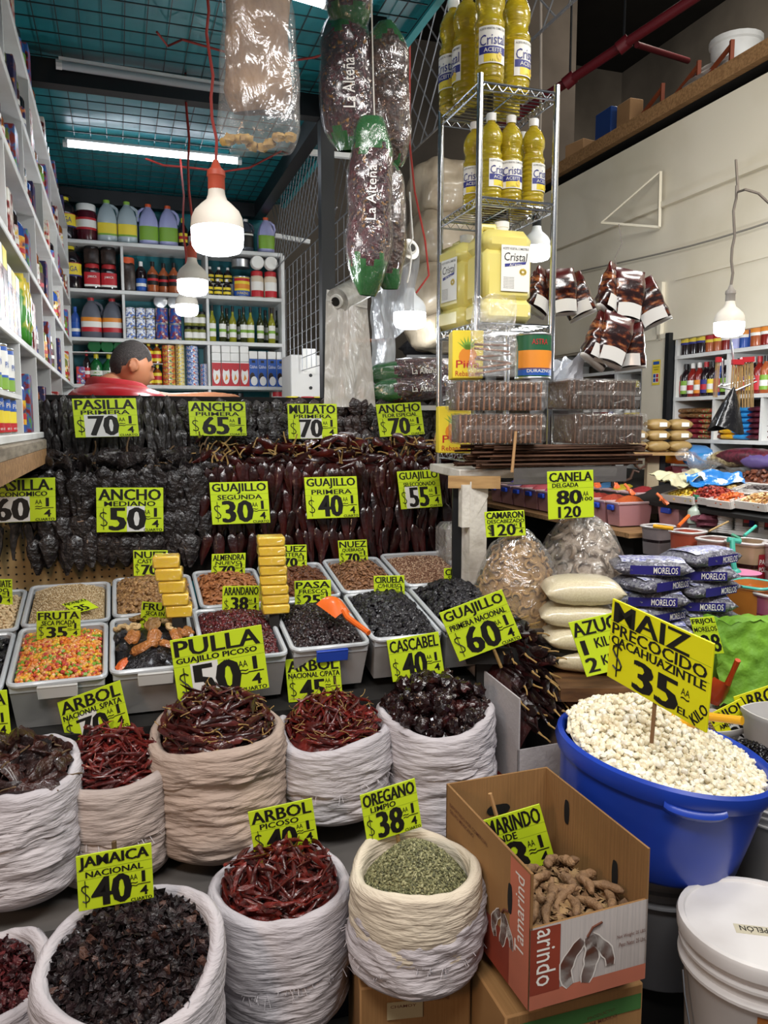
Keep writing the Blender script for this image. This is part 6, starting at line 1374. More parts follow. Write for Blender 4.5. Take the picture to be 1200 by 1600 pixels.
mk = MB().add([(-.01, 0, 0), (.03, .02, 0), (.055, .0, 0), (.03, .005, 0), (-.03, -.06, 0)], [(0, 1, 3), (1, 2, 3), (0, 3, 4)])
part('printed_mark', mk.build('printed_mark', m_ink, smooth=False), gbag, T=Matrix.Translation((.02, -.088, .0)) @ Rx(PI/2))
# ================================================================ TABLE WITH SUGAR, BEANS AND SHRIMP
tz0 = at(880, 1072, 2.22).z
tb = thing('wooden_table', None, 'worn wooden table under the sugar and bean bags', 'table', None, Tm((0, 0, 0)))
m_tw = M('dark_table_wood', '#6b4a2c', .6, col2='#4c331e', ns=5, stretch=(2, 10, 10), bump=.1, bs=30)
tcx = at(1010, 1040, 2.45)
part('table_top', MB().box((tcx.x-.12, 2.56, tz0-.02), (.42, .72, .04), T=Matrix.Identity(4)).build('table_top', m_tw), tb)
for dx in (-.3, .03):
    for yy in (2.26, 2.86): part('leg', MB().box((tcx.x+.02+dx, yy, (tz0-.04)/2), (.05, .05, tz0-.04)).build('leg', m_tw), tb)
m_sugar = M('sugar_bag', '#d3c9ae', .28, col2='#c5b99a', ns=200, coat=.5)
sb0 = at(905, 1062, 2.36)
zz = tz0+.001
for k in range(4):
    w, d, h = (.235, .17, .074) if k < 3 else (.24, .175, .086)
    me = pillow(w, d, h, [m_sugar], 'sugar_bag', seed=k, n=20, crinkle=.03)
    off = (.010, -.012, -.018, -.008)[k]
    thing('sugar_bag', me, 'clear bag of pale sugar, %s of the stack of four' % ('bottom', 'second from the bottom', 'third from the bottom', 'top')[k], 'bag', 'sugar bags in a stack', Tm((sb0.x+off+.015, sb0.y+.03, zz)) @ Rz((-.2, .1, -.12, -.05)[k])); zz += h*.93
m_bean_bag = mixmat('bean_bag_film', '#77787f', '#3d3a4d', '#bcbcc8', 70); m_bean_bag2 = mixmat('bean_bag_top', '#b9bccd', '#4a4f9c', '#e0e2ec', 60)
m_bv = M('violet_print', '#2a2570', .3)
def bb_print(mb, w, d, h):
    n0 = len(mb.f)
    T = Matrix.Translation((0, -d/2*1.02, h*.5)) @ Rx(PI/2)
    mb.grid(lambda a, c: Vector(((a-.5)*w*.62, -d/2*.995-.003, h*(.26+.5*c))), 6, 2, 1)
    mb.text('MORELOS', -w*.02, -h*.17, w*.28, h*.19, .0045, 2, T)
    mb.grid(lambda a, c: Vector(((a-.5)*w*.8, (c-.5)*d*.7, h*(1.0-.05*abs(2*a-1)**2-.12*abs(2*c-1)**3)+.002)), 8, 6, 3)
bag_me = [pillow(.25, .17, .058, [m_bean_bag, m_bv, m_pw, m_bean_bag2], 'bean_bag', seed=20+k, n=20, crinkle=.10, printfn=bb_print) for k in range(3)]
bb = at(1050, 1050, 2.62); bzz = tz0+.001
for k in range(6):
    for s, (dx, dy) in enumerate(((-.10, -.04), (.085, .03))):
        T = Tm((bb.x+dx+rnd.uniform(-.01, .01), bb.y+dy, bzz+(.02 if s else 0))) @ Rz((.5, -.12)[(k+s) % 2]+rnd.uniform(-.06, .06))
        thing('bean_bag', bag_me[(k+s) % 3], 'printed bag of black beans, %s layer up in the stack, %s half' % (ORD[k], ('front', 'rear')[s]), 'bag', 'printed bean bags in a stack', T)
    bzz += .052
# shrimp heaps in clear bags
m_shr = M('dried_shrimp', '#a9854f', .5, col2='#8a673a', ns=40, bump=.3, bs=120, bstretch=(4, 1, 1), island=.25); m_shrp = M('pale_shrimp', '#b3a697', .5, col2='#8f8070', ns=30, bump=.3, bs=100, island=.2)
def shrimp(R, w, seed):
    n = 10; pts = []; rs = []
    for i in range(n+1):
        t = i/n; q = -1.2+t*4.2; pts.append((R*math.cos(q)*(1-.2*t), R*math.sin(q)*(1-.2*t), .2*w*math.sin(t*5+seed))); rs.append(w/2*(.7+.3*math.sin(t*PI))*(1-.6*t**3)*(1+.12*(i % 2)))
    return MB().tube(pts, rs, 7)
V_s = [shrimp(.013+.001*s, .011, s).build('shrimp', m_shr) for s in range(4)]; V_sp = [shrimp(.023+.002*s, .019, s).build('shrimp', m_shrp) for s in range(4)]
m_bag = film('clear_bag', '#ffffff', .05, .5, .1, 9, .9)
def shrimp_bag(cx, cyb, D, wpx, hpx, vs, sp, n_ind, label, glabel, group, seed, um, ell=.8):
    c = at(cx, cyb, D); R = wpx/2*D/FPX; H = hpx*D/FPX; r = random.Random(seed); T = Tm(c)
    h = lambda x, y: H*max(0, 1-(math.hypot(x, y/ell)/R)**2.2)**.75
    mb = MB().grid(lambda a, t: (lambda q, k: Vector((R*.98*k*math.cos(q), R*.98*k*ell*math.sin(q), max(0, h(R*.98*k*math.cos(q), R*.98*k*ell*math.sin(q))-.012))))(2*PI*a, .02+.98*t), 30, 12, 0, wrap=True)
    pts = []
    for i in range(int(520)):
        q = r.uniform(0, 2*PI); k = r.random()**.42*.97; pts.append((R*k*math.cos(q), R*k*ell*math.sin(q)))
    pts.sort(key=lambda p: p[1]); keep = []
    for p in pts:
        if all((p[0]-a)**2+(p[1]-b)**2+(h(*p)-h(a, b))**2 > sp*sp for a, b in keep): keep.append(p)
    for k, (x, y) in enumerate(keep):
        L = lay(h, x, y, r, .006, .3)
        if k < n_ind: thing('shrimp', r.choice(vs), label, 'shrimp', group, T @ L)
        else: me = r.choice(vs); mb.add([tuple(v.co) for v in me.vertices], [tuple(p.vertices) for p in me.polygons], 0, L)
    thing('shrimp_heap', mb.build('shrimp_heap', um), glabel, 'shrimp', None, T, 'stuff')
    bagm = MB().grid(lambda a, t: (lambda q, k: Vector(((R*k+.014)*math.cos(q)*1.0, (R*k*ell+.014)*math.sin(q), h(R*k*math.cos(q), R*k*ell*math.sin(q))+.018+.02*noise.noise(Vector((math.cos(q)*2.2, math.sin(q)*2.2, k*5+seed))))))(2*PI*a, .01+1.01*t), 48, 24, 0, wrap=True)
    part_bag = thing('plastic_bag', bagm.build('plastic_bag', m_bag), 'clear plastic bag wrapped over the '+glabel.split(' filling')[0], 'bag', None, T)
shrimp_bag(806, 985, 2.52, 146, 150, V_s, .0235, 85, 'small tan dried shrimp in the clear bag by the white post', 'small tan dried shrimp filling the bag by the white post', 'small shrimp in the bag', 61, m_shr)
shrimp_bag(905, 968, 2.80, 172, 160, V_sp, .038, 70, 'large pale curled shrimp in the rear clear bag', 'large pale shrimp filling the rear bag', 'large pale shrimp in the bag', 62, m_shrp)
c = at(806, 985, 2.52)
o = thing('shrimp_table', None, 'dark low table under the shrimp bags', 'table', None, Tm((c.x+.1, c.y+.12, 0)))
part('table_top', MB().box((0.03, 0, c.z-.03), (.62, .62, .05)).build('table_top', m_dark), o)
for dx in (-.22, .25):
    for dy in (-.25, .25): part('leg', MB().box((dx, dy, (c.z-.055)/2), (.05, .05, c.z-.055)).build('leg', m_dark), o)
tr = at(803, 975, 2.40); thing('shrimp_tray', MB().box((c.x, c.y, c.z+.012), (.34, .28, .045), b=.008).build('shrimp_tray', M('smoky_tray', '#4a4340', .35)), 'smoky shallow tray under the small shrimp', 'tray')
# clear bag beside the white post
bc = at(712, 868, 3.05)
mb = MB().box((0, 0, .0), (.13, .14, .26), b=.02)
thing('plastic_bag', mb.build('plastic_bag', film('grey_bag', '#e8e4dc', .25, .8, .12, 14, .9)), 'clear plastic bag standing left of the white post', 'bag', None, Tm(bc) @ ST)
thing('bag_filling', MB().box((0, 0, -.0), (.115, .125, .245), b=.02).build('bag_filling', M('grey_filling', '#77716a', .7, col2='#5d5751', ns=20)), 'greyish contents of the clear bag left of the post', 'bag contents', None, Tm(bc) @ ST)
thing('bag_rest', MB().box((bc.x, bc.y, (bc.z-.131)/2), (.1, .1, bc.z-.134)).build('bag_rest', m_dark), 'dark stand under the clear bag by the post', 'stand')
# ================================================================ WIRE RACK WITH OIL
RD = 2.8
p0 = at(748, 330, RD); ru, rv, _ = uvz(p0)
ru2 = onv(866, 330, rv).dot(UX); rv2 = onu(688, 345, ru).dot(VX)
zs = [onu(688, y, ru).z for y in (185, 347, 524, 707)]
zs = [at(688, y, onu(688, 345, ru).y).z for y in (187, 347, 522, 707)]
ztop = at(868, 143, onv(866, 330, rv).y).z+.02
rk = thing('wire_rack', None, 'chrome wire rack loaded with cooking oil', 'rack', None, SF(0, 0, 0))
for u, v in ((ru, rv), (ru2, rv), (ru, rv2), (ru2, rv2)):
    mb = MB().tube([(u, v, zs[3]-.06), (u, v, ztop)], .0115, 10)
    for z in [zs[3]+.05*i for i in range(int((ztop-zs[3])/.05))]: mb.tube([(u, v, z), (u, v, z+.002)], .0122, 10)
    part('post', mb.build('post', m_steel), rk)
def wshelf(z):
    mb = MB(); n = 13
    for i in range(n):
        v = rv+(rv2-rv)*i/(n-1); mb.tube([(ru, v, z), (ru2, v, z)], .0022, 5)
    mb.tube([(ru+(ru2-ru)*.5, rv, z-.004), (ru+(ru2-ru)*.5, rv2, z-.004)], .003, 5)
    for (a, b) in (((ru, rv), (ru2, rv)), ((ru2, rv), (ru2, rv2)), ((ru2, rv2), (ru, rv2)), ((ru, rv2), (ru, rv))):
        for dz in (0.004, -.022): mb.tube([(*a, z+dz), (*b, z+dz)], .0032, 6)
        k = 14; mb.tube([(a[0]+(b[0]-a[0])*i/k, a[1]+(b[1]-a[1])*i/k, z+(.003 if i % 2 else -.021)) for i in range(k+1)], .0018, 4)
    part('shelf', mb.build('shelf', m_steel), rk)
for z in zs: wshelf(z)
m_oil = M('sunflower_oil', '#e2cc36', .06, trans=.5, coat=.8, col2='#cdb022', ns=12, bump=.35, bs=30, bstretch=(.6, .6, 3), ior=1.3)
m_oilj = M('oil_jug', '#d9c96a', .28, col2='#e3d98c', ns=2, sss=.15)
m_lgold = M('label_gold', '#e0c25a', .5)
def oil_bottle(w, h):
    R = w/2; pr = [(R*.9, 0), (R, h*.02)]
    for i in range(9): z = h*(.05+.056*i); pr += [(R*.94, z), (R, z+h*.014), (R, z+h*.04), (R*.94, z+h*.052)]
    pr += [(R*.86, h*.58), (R*.84, h*.63), (R*.97, h*.67), (R, h*.73), (R*.97, h*.77), (R*.72, h*.85), (R*.36, h*.90), (R*.34, h*.925)]
    lp = [(R*1.004, 0), (R*1.004, h)]
    lab = MB(); patch(lab, lp, 0, h*.16, h*.47, 1.0, 0, .0015); patch(lab, lp, 0, h*.235, h*.30, .95, 1, .002); patch(lab, lp, 0, h*.17, h*.235, .6, 4, .002)
    wraptext(lab, 'Cristal', lp, 0, h*.31, h*.40, .88, 1, .0028, tilt=h*.02); wraptext(lab, 'ACEITE', lp, 0, h*.25, h*.285, .6, 0, .003); wraptext(lab, 'ACEITE VEGETAL COMESTIBLE', lp, 0, h*.435, h*.452, .9, 2, .0028)
    for k in range(7): q = -PI/2+.45+.13*math.cos(k*.9); z = h*.205+h*.022*math.sin(k*.9); patch(lab, lp, 0, z, z+h*.02, .07, 3, .0026+.0002*k, q)
    wraptext(lab, '1.5 L', lp, 0, h*.172, h*.188, .18, 2, .0028)
    return Proto('oil_bottle', MB().lathe(pr, 24).build('oil_bottle', m_oil), [('cap', MB().lathe([(R*.42, h*.915), (R*.43, h*.99), (R*.38, h)], 16).build('cap', m_lid_w)), ('label', lab.build('label', [m_pw, m_navy, m_ink, m_lgold, m_py]))])
def rkput(pr, px, D, z, label, cat, rot=0.0, group=None):
    c = at(px, 300, D); return pr.put(Tm((c.x, c.y, z+.006)) @ Rz(rot), label, cat, group)
ob1, ob2 = oil_bottle(.102, .385), oil_bottle(.083, .305)
for px, D, rot, lb in ((762, 2.86, .1, 'front middle, label square to the aisle'), (802, 2.96, .75, 'front right, label turned to the right'), (727, 2.99, -1.5, 'second from the left, label turned away'), (706, 3.06, -.7, 'at the left end'), (789, 3.12, 1.6, 'behind the two front bottles')):
    rkput(ob1, px, D, zs[0], 'big golden oil bottle atop the rack, '+lb, 'bottle', rot, 'oil bottles on the rack')
for px, D, rot, lb in ((741, 2.98, -.25, 'at the left end behind the post'), (766, 2.90, .75, 'second from the left'), (797, 2.92, .1, 'middle, label square to the aisle'), (832, 2.95, .75, 'at the right end'), (815, 3.08, 1.0, 'behind the right end bottles')):
    rkput(ob2, px, D, zs[1], 'golden oil bottle on the second rack shelf, '+lb, 'bottle', rot, 'oil bottles on the rack')
def oil_jug(w, d, h):
    mb = MB().box((0, 0, h*.12), (w, d, h*.24), b=.022).box((0, 0, h*.46), (w*.96, d*.96, h*.5), b=.02).box((0, 0, h*.78), (w*.99, d*.99, h*.24), b=.03)
    lab = MB().box((w*.12, -d/2-.001, h*.52), (w*.56, .002, h*.44), 0); T = Matrix.Translation((w*.12-w*.28, -d/2-.0022, h*.30)) @ Rx(PI/2); W2, H2 = w*.56, h*.44
    lab.text('Cristal', W2*.1, H2*.66, W2*.9, H2*.84, .0004, 1, T, shear=.12); rect2 = MB(); rect2.add([(W2*.12, H2*.52, .0003), (W2*.85, H2*.60, .0003), (W2*.88, H2*.66, .0003), (W2*.12, H2*.59, .0003)], [(0, 1, 2, 3)]); lab.add(rect2.v, rect2.f, 2, T)
    lab.text('ACEITE', W2*.28, H2*.545, W2*.72, H2*.60, .0008, 0, T); lab.text('ACEITE VEGETAL COMESTIBLE', W2*.05, H2*.9, W2*.95, H2*.95, .0004, 1, T)
    for k in range(9): lab.add([(W2*.76+W2*.09*math.cos(k*.7)+dx, H2*.43+H2*.05*math.sin(k*.7)+dy, .0005) for dx, dy in ((-.006, 0), (0, -.006), (.006, 0), (0, .006))], [(0, 1, 2, 3)], 3, T)
    for k in range(8): lab.text('informacion nutrimental', W2*.08, H2*(.06+.033*k), W2*.45, H2*(.08+.033*k), .0004, 1, T)
    cap = MB().lathe([(.022, h*.88), (.024, h*.95), (.026, h*.955), (.026, h*1.01), (.02, h*1.015)], 16, T=Matrix.Translation((w*.05, 0, 0)))
    hnd = MB().tube([(-w*.42, 0, h*.86), (-w*.36, 0, h*.95), (-w*.12, 0, h*.955), (-w*.08, 0, h*.88)], .014, 8)
    return Proto('oil_jug', mb.build('oil_jug', m_oilj), [('cap', cap.build('cap', m_lid_w)), ('label', lab.build('label', [m_pw, m_ink, m_navy, m_lgold], smooth=False)), ('handle', hnd.build('handle', m_oilj))])
jg = oil_jug(.195, .17, .355)
c = at(778, 500, 2.90); jg.put(Tm((c.x, c.y, zs[2]+.006)) @ Rz(.30), 'square yellow oil jug with a printed label on the rack', 'jug', 'square oil jugs')
c = at(726, 500, 3.10); jg.put(Tm((c.x, c.y+.01, zs[2]+.006)) @ Rz(-1.1), 'square yellow oil jug behind the left rack post, label hidden', 'jug', 'square oil jugs')
# ---------------------------------------------------------------- shelf board on the white post, cinnamon
bz = at(720, 732, 2.62).z
m_paint = M('chipped_white', '#cfcac0', .7, col2='#a9a297', ns=9, contrast=(.5, .75), bump=.2, bs=40)
cs = thing('corner_stand', None, 'painted wooden stand with a board shelf on a white post', 'stand', None, Tm((0, 0, 0)))
A, B = at(686, 735, 2.95), at(770, 748, 2.52)
bx = at(812, 735, 2.86)
part('board', MB().box((bx.x-.005, bx.y, bz-.018), (.56, .42, .030), T=Matrix.Translation(bx) @ Rz(.18) @ Matrix.Translation(-bx), b=.003).build('board', m_paint), cs)
pp = at(741, 800, 2.60)
part('post', MB().box((pp.x, pp.y, (bz-.04)/2), (.062, .062, bz-.04), T=Matrix.Translation(pp) @ Rz(.35) @ Matrix.Translation(-pp)).build('post', m_paint), cs)
part('edge_board', MB().box((pp.x+.0, pp.y-.03, bz-.042), (.17, .02, .04), T=Matrix.Translation(pp) @ Rz(-.15) @ Matrix.Translation(-pp)).build('edge_board', M('bare_pine', '#b08d5c', .6, col2='#97754a', ns=8, stretch=(1, 8, 8))), cs)
gs = MB().add([(0, 0, 0), (.09, 0, 0), (.09, 0, -.04), (.03, 0, -.14), (0, 0, -.14)]+[(x, .035, z) for x, z in ((0, 0), (.09, 0), (.09, -.04), (.03, -.14), (0, -.14))], [(0, 1, 2, 3, 4), (9, 8, 7, 6, 5)]+[(i, (i+1) % 5, 5+(i+1) % 5, 5+i) for i in range(5)])
part('bracket', gs.build('bracket', m_paint, smooth=False), cs, T=Matrix.Translation((pp.x-.045, pp.y-.045, bz-.05)) @ Rz(.25))
part('dark_back_post', MB().box((pp.x-.055, pp.y+.03, (bz-.05)/2), (.03, .03, bz-.05)).build('dark_back_post', m_black), cs)
m_cin = M('cinnamon_bark', '#8a5c3c', .65, col2='#6d4429', ns=14, stretch=(1, 14, 14), bump=.3, bs=40, bstretch=(1, 9, 9), island=.25)
m_cind = M('dark_cinnamon', '#5b3b26', .7, col2='#442a1a', ns=14, stretch=(1, 14, 14), bump=.3, bs=40, bstretch=(1, 9, 9), island=.3)
def quill(L, R, seed):
    mb = MB()
    for s in (1, -1):
        mb.grid(lambda a, c: (lambda q, rr: Vector((L*(c-.5), s*(R*.5-rr*math.cos(q)*.9), rr*math.sin(q))))(a*5.2, R*(.62-.34*a)), 9, 2)
    return mb
a, b = at(732, 728, 2.60), at(985, 716, 2.86); dcin = b-a; L = dcin.length; yw = math.atan2(dcin.y, dcin.x)
V_q = [quill(L*k, .0082, s).build('cinnamon_stick', m_cind) for s, k in enumerate((1.0, .96, 1.04, .9))]
ctr = (a+b)/2
n = 0
for row in range(5):
    for k in range(9-row):
        n += 1; T = Tm((ctr.x, ctr.y, bz+.012+.0145*row)) @ Rz(yw+rnd.uniform(-.03, .03)) @ Matrix.Translation((rnd.uniform(-.03, .03), -.065+.0165*k+.008*(row % 2), rnd.uniform(-.002, .002))) @ Ry(rnd.uniform(-.012, .012)) @ Rx(rnd.uniform(-3, 3))
        thing('cinnamon_stick', V_q[n % 4], 'long dark cinnamon stick in the loose pile along the board', 'cinnamon stick', 'long cinnamon sticks in the loose pile', T)
m_wrapc = film('cinnamon_wrap', '#efe6dc', .05, .35, .12, 16, .7)
S_q = quill(.105, .0075, 0).build('cinnamon_quill', m_cin); S_qd = quill(.12, .0078, 1).build('cinnamon_quill', m_cind)
def bundle(cx, cy, D, wpx, hpx, dep, label, rot, sq_, seam=True, tiltx=0.0, bot=None):
    c = at(cx, cy, D); W2 = wpx*D/FPX; H2 = hpx*D/FPX; T = Tm(c if bot is None else (c.x, c.y, bot)) @ Rz(rot) @ Rx(tiltx)
    o = thing('cinnamon_bundle', None, label, 'cinnamon bundle', 'wrapped cinnamon bundles', T)
    nx = max(6, int(W2/.0165)); nzr = 2; r = random.Random(int(cx+cy))
    for i in range(nx):
        for j in range(2):
            s = H2/2/.105 if sq_ is S_q else H2/2/.12
            part('cinnamon_quill', sq_, o, T=Matrix.Translation((-W2/2+W2*(i+.5)/nx, -dep/2+.02+r.uniform(-.003, .003), H2*(.25+.5*j))) @ Ry(PI/2+r.uniform(-.05, .05)) @ Rx(r.uniform(-.4, .4)) @ Matrix.Diagonal((s*.99, 1, 1, 1)))
    part('filling', MB().box((0, .012, H2/2), (W2*.97, dep*.8, H2*.96)).build('filling', m_cind), o)
    wr = MB().box((0, 0, H2/2), (W2+.014, dep+.016, H2+.008), b=.012)
    if seam: wr.box((W2*.03, -dep/2-.010, H2*.54), (W2*.92, .003, .014))
    part('wrapper', wr.build('wrapper', m_wrapc), o)
    return c, H2
zb = bz+.085
c, H1 = bundle(775, 700, 2.62, 132, 44, .15, 'wrapped cinnamon bundle at the bottom of the left pair', .10, S_q, bot=zb)
bundle(773, 655, 2.62, 136, 43, .15, 'wrapped cinnamon bundle at the top of the left pair', .12, S_q, bot=zb+H1+.012)
c2, H2 = bundle(935, 690, 2.78, 124, 45, .15, 'wrapped dark cinnamon bundle at the bottom of the right pair', .30, S_qd, bot=zb-.005)
bundle(925, 645, 2.78, 122, 43, .15, 'wrapped dark cinnamon bundle at the top of the right pair', .33, S_qd, bot=zb+H2+.012)
bp = at(870, 600, 2.92)
mb = MB()
for k in range(3): mb.grid(lambda a, t: Vector(((a-.5)*(.20-.03*k), .03*k+.03*math.sin(a*6+k*2)*t+.015*noise.noise(Vector((a*6, t*6, k))), -.14+.22*t*(.75+.35*a)+.02*math.sin(a*9+k))), 18, 14)
thing('plastic_bag', mb.build('plastic_bag', M('white_plastic_bag', '#c9cdd6', .35, bump=.5, bs=20)), 'crumpled white plastic bag behind the dark cinnamon bundles', 'bag', None, Tm(bp) @ Rz(.2))
# bag of short quills standing on the left bundles
zt2 = zb+2*(H1+.012)+.004
c = at(770, 600, 2.62); T = Tm((c.x, c.y+.0, zt2))
bagf = MB().grid(lambda a, t: (lambda q: Vector((.080*(1-.12*t)*math.cos(q)*(1+.12*noise.noise(Vector((math.cos(q)*2, t*4, 1)))), .045*(1-.75*t)*math.sin(q), .255*t+.012*math.sin(q*3)*t)))(2*PI*a), 36, 20, 0, wrap=True)
thing('plastic_bag', bagf.build('plastic_bag', film('quill_bag', '#ffffff', .09, .5, .1, 18, .9)), 'upright clear bag of short cinnamon quills before the rack', 'bag', None, T)
for k in range(6): thing('cinnamon_quill', S_q, 'short cinnamon quill lying in the upright clear bag', 'cinnamon quill', 'short quills in the clear bag', T @ Matrix.Translation((rnd.uniform(-.006, .006), rnd.uniform(-.01, .01), .018+.017*k)) @ Rz(rnd.uniform(-.2, .2)) @ Ry(rnd.uniform(-.15, .15)) @ Matrix.Scale(1.1, 4))
def d_pina(mb, w, h):
    rect(mb, w*.02, h*.02, w*.98, h*.98, 1); disc(mb, w*.5, h*.45, w*.3, h*.2, 2, .0004)
    for k in range(7): q = PI/2+(k-3)*.33; mb.add([(w*.5-.008, h*.6, .0005), (w*.5+.008, h*.6, .0005), (w*.5+w*.42*math.cos(q), h*.62+h*.26*math.sin(q), .0005)], [(0, 1, 2)], 3)
    mb.text('Piña', w*.12, h*.22, w*.88, h*.38, .0008, 4); mb.text('Rebanada', w*.1, h*.05, w*.9, h*.16, .0008, 4)
pin = carton(.105, .10, .16, [m_py, m_py, m_po, m_pg, m_pr], d_pina, 'pineapple_carton')
c = at(727, 600, 2.74); pin.put(Tm((c.x, c.y, zt2-.001)) @ Rz(.05), 'yellow pineapple carton beside the clear quill bag', 'carton')
c = at(708, 704, 2.92); d2 = MB()
pin2 = carton(.12, .06, .17, [m_py, m_py, m_po, m_pg, m_pr], d_pina, 'drink_carton'); pin2.put(Tm((c.x, c.y, zs[3]+.006)) @ Rz(.1), 'yellow pineapple carton on the lowest rack shelf', 'carton')
cn = can(.125, .155, M('green_can', '#1d5a3a', .4), L_plain(.155, .06, .94, [M('green_can', '#1d5a3a', .4), m_pw, m_po, m_pr, m_pb], [(.2, .62, 2), (.08, .24, 4)], [('DURAZNO', .14, .21, .7, 1), ('ASTRA', .74, .86, .45, 3)], ang=1.3), name='peach_can')
c = at(832, 600, 2.76); cn.put(Tm((c.x, c.y, zt2-.001)) @ Rz(.2), 'big green can of peaches at the right side of the rack', 'can')
c = at(752, 692, 2.56); q = at(806, 676, 2.52)
thing('wooden_stick', MB().tube([at(800, 738, 2.52), at(806, 674, 2.53)], [.0052, .0045], 8).build('wooden_stick', M('pale_stick', '#a98257', .6)), 'thin wooden stick standing in front of the cinnamon pile', 'stick')
a, b = at(800, 757, 2.50), at(975, 753, 2.66); mb = MB()
n = (b-a).normalized(); T = Matrix.Translation(a) @ Rz(math.atan2(n.y, n.x))
mb.box(((b-a).length/2, -.01, .026), ((b-a).length, .003, .052)).box(((b-a).length/2, .03, .0), ((b-a).length, .08, .003))
thing('price_rail', mb.build('price_rail', film('smoky_rail', '#5c5856', .75, .5, .25, 6, .2)), 'smoky clear plastic rail along the front of the cinnamon pile', 'rail', None, T)
hk = MB()
hk.tube([at(958, 725, 2.80), at(966, 742, 2.80), at(975, 752, 2.80), at(985, 748, 2.80), at(990, 735, 2.80), at(998, 738, 2.80)], .0055, 6).tube([at(960, 690, 2.80), at(957, 760, 2.80)], .006, 6).tube([at(975, 728, 2.80), at(988, 722, 2.80), at(1000, 733, 2.80), at(1008, 728, 2.80)], .005, 6)
thing('scroll_bracket', hk.build('scroll_bracket', M('rusty_iron', '#4a3226', .7)), 'rusty scrolled iron bracket at the end of the cinnamon board', 'bracket')
# ================================================================ HANGING BAGS, ROLLS, BALES
m_rind = M('pork_rind', '#85684a', .7, col2='#6b5038', ns=9, bump=.9, bs=22, bstretch=(1, 1, .6), col3='#9d8260')
m_hbag = film('hanging_bag_film', '#ffffff', .07, .36, .14, 12, .6, (1, 1, .5)); m_ffilm = film('flower_bag_film', '#ffffff', .02, .35, .1, 14, .9, (1, 1, .5))
c = at(406, 240, 2.15); s = 2.15/FPX
def tubebag(w0, w1, d0, d1, H, seed, amp=.012, nu=40, nv=34, z0=0.0, ph=0.0):
    def fn(a, t):
        q = 2*PI*a; w = w0+(w1-w0)*t; d = d0+(d1-d0)*t; e = min(1, (t+.02)/.12)**.5*min(1, (1.03-t)/.12)**.5
        k = 1+.0*t
        p = Vector((w/2*math.copysign(abs(math.cos(q))**.7, math.cos(q))*(.5+.5*e), d/2*math.copysign(abs(math.sin(q))**.8, math.sin(q))*e, z0+H*t))
        n1 = noise.noise(Vector((p.x*16+seed, p.y*16, p.z*9))); return p*1.0+Vector((n1*amp, noise.noise(Vector((p.x*14, seed, p.z*12)))*amp*1.3, .3*n1*amp))
    return MB().grid(fn, nu, nv, 0, wrap=True)
rb = thing('hanging_bag', None, 'large clear bag of brown pork rind hanging beside the biggest lamp', 'bag', None, Tm((c.x, c.y, c.z)))
part('bag_film', tubebag(.225, .15, .10, .09, .62, 2, .010, 48, 40).build('bag_film', m_hbag), rb)
part('rind_filling', tubebag(.185, .135, .085, .08, .52, 5, .012, 44, 40, .10).build('rind_filling', m_rind), rb)
cr = MB()
for k in range(9): cr.blob((-.09+.02*k+rnd.uniform(-.01, .01), rnd.uniform(-.02, .02), .028+.012*math.sin(k)), (.018, .014, .012), jit=.6, seed=k)
part('crumbs', cr.build('crumbs', M('rind_crumbs', '#a98a4e', .6, col2='#8a6a38', ns=40)), rb, stuff=True)
part('hanging_wire', MB().tube([(0, 0, .6), (0, 0, .95)], .002, 5).build('wire', m_steel), rb)
m_flower = M('dried_petals', '#4a1119', .24, col2='#20090d', col3='#9c6a24', ns=55, contrast=(.38, .6), bump=.8, bs=60, coat=.7)
m_flowerb = M('dried_petals_brown', '#4a2a16', .3, col2='#241009', col3='#7a5a24', ns=60, contrast=(.4, .6), bump=.8, bs=60, coat=.6)
m_leafg = M('green_film', '#1f5c26', .2, coat=.6, bump=.4, bs=25)
def altena(w, L, d, seed, text=True, top=.15, bot=.12, m=None, txt=(.2, .62)):
    """long clear-wrapped bag standing along local Z, green film at both ends"""
    nv = 26
    def fn(a, t):
        q = 2*PI*a; e = max(.06, (1-abs(2*t-1)**3.5))**.55; p = Vector((w/2*math.copysign(abs(math.cos(q))**.8, math.cos(q))*(.25+.75*e), d/2*math.sin(q)*e, L*t))
        n1 = noise.noise(Vector((p.x*18+seed, p.y*18, p.z*10))); return p+Vector((n1*.012, noise.noise(Vector((p.x*15, seed*2, p.z*13)))*.014, 0))
    mb = MB().grid(fn, 30, nv, 0, wrap=True)
    mb.m = [(1 if (j+.5)/nv > 1-top-.03*math.sin(i) or (j+.5)/nv < bot+.03*math.cos(i*1.3) else 0) for j in range(nv) for i in range(30)]
    parts = []
    fm = MB().grid(lambda a, t: (lambda p: Vector((p.x*1.06, p.y*1.10, p.z)))(fn(a, t)), 36, 26, 0, wrap=True)
    parts.append(['wrapper', fm.build('wrapper', m_ffilm), []])
    if text:
        tx = MB().text('La Alteña', -L*(txt[1]-txt[0])/2, -w*.12, L*(txt[1]-txt[0])/2, w*.10, 0, 0); T = Matrix.Translation((-w*.02, -d/2*1.2-.006, L*(txt[0]+txt[1])/2)) @ Rx(PI/2) @ Rz(PI/2)
        tx.v = [tuple(T @ Vector(v)) for v in tx.v]; parts[0][2].append(('lettering', tx.build('lettering', m_pw, smooth=False)))
    return Proto('flower_bag', mb.build('flower_bag', [m or m_flower, m_leafg], sharp=2), parts)
s = 2.5/FPX
def hangbag(px, pyb, D, wpx, hpx, d, label, seed, roll=0.0, **k):
    c = at(px, pyb, D); altena(wpx*D/FPX, hpx*D/FPX, d, seed, **k).put(Tm(c) @ Rz(.1) @ Ry(roll), label, 'bag', 'dried flower bags with green ends')
hangbag(546, 236, 2.50, 80, 196, .11, 'dark flower bag hanging at the left of the string', 3, -.02, text=True, txt=(.25, .6))
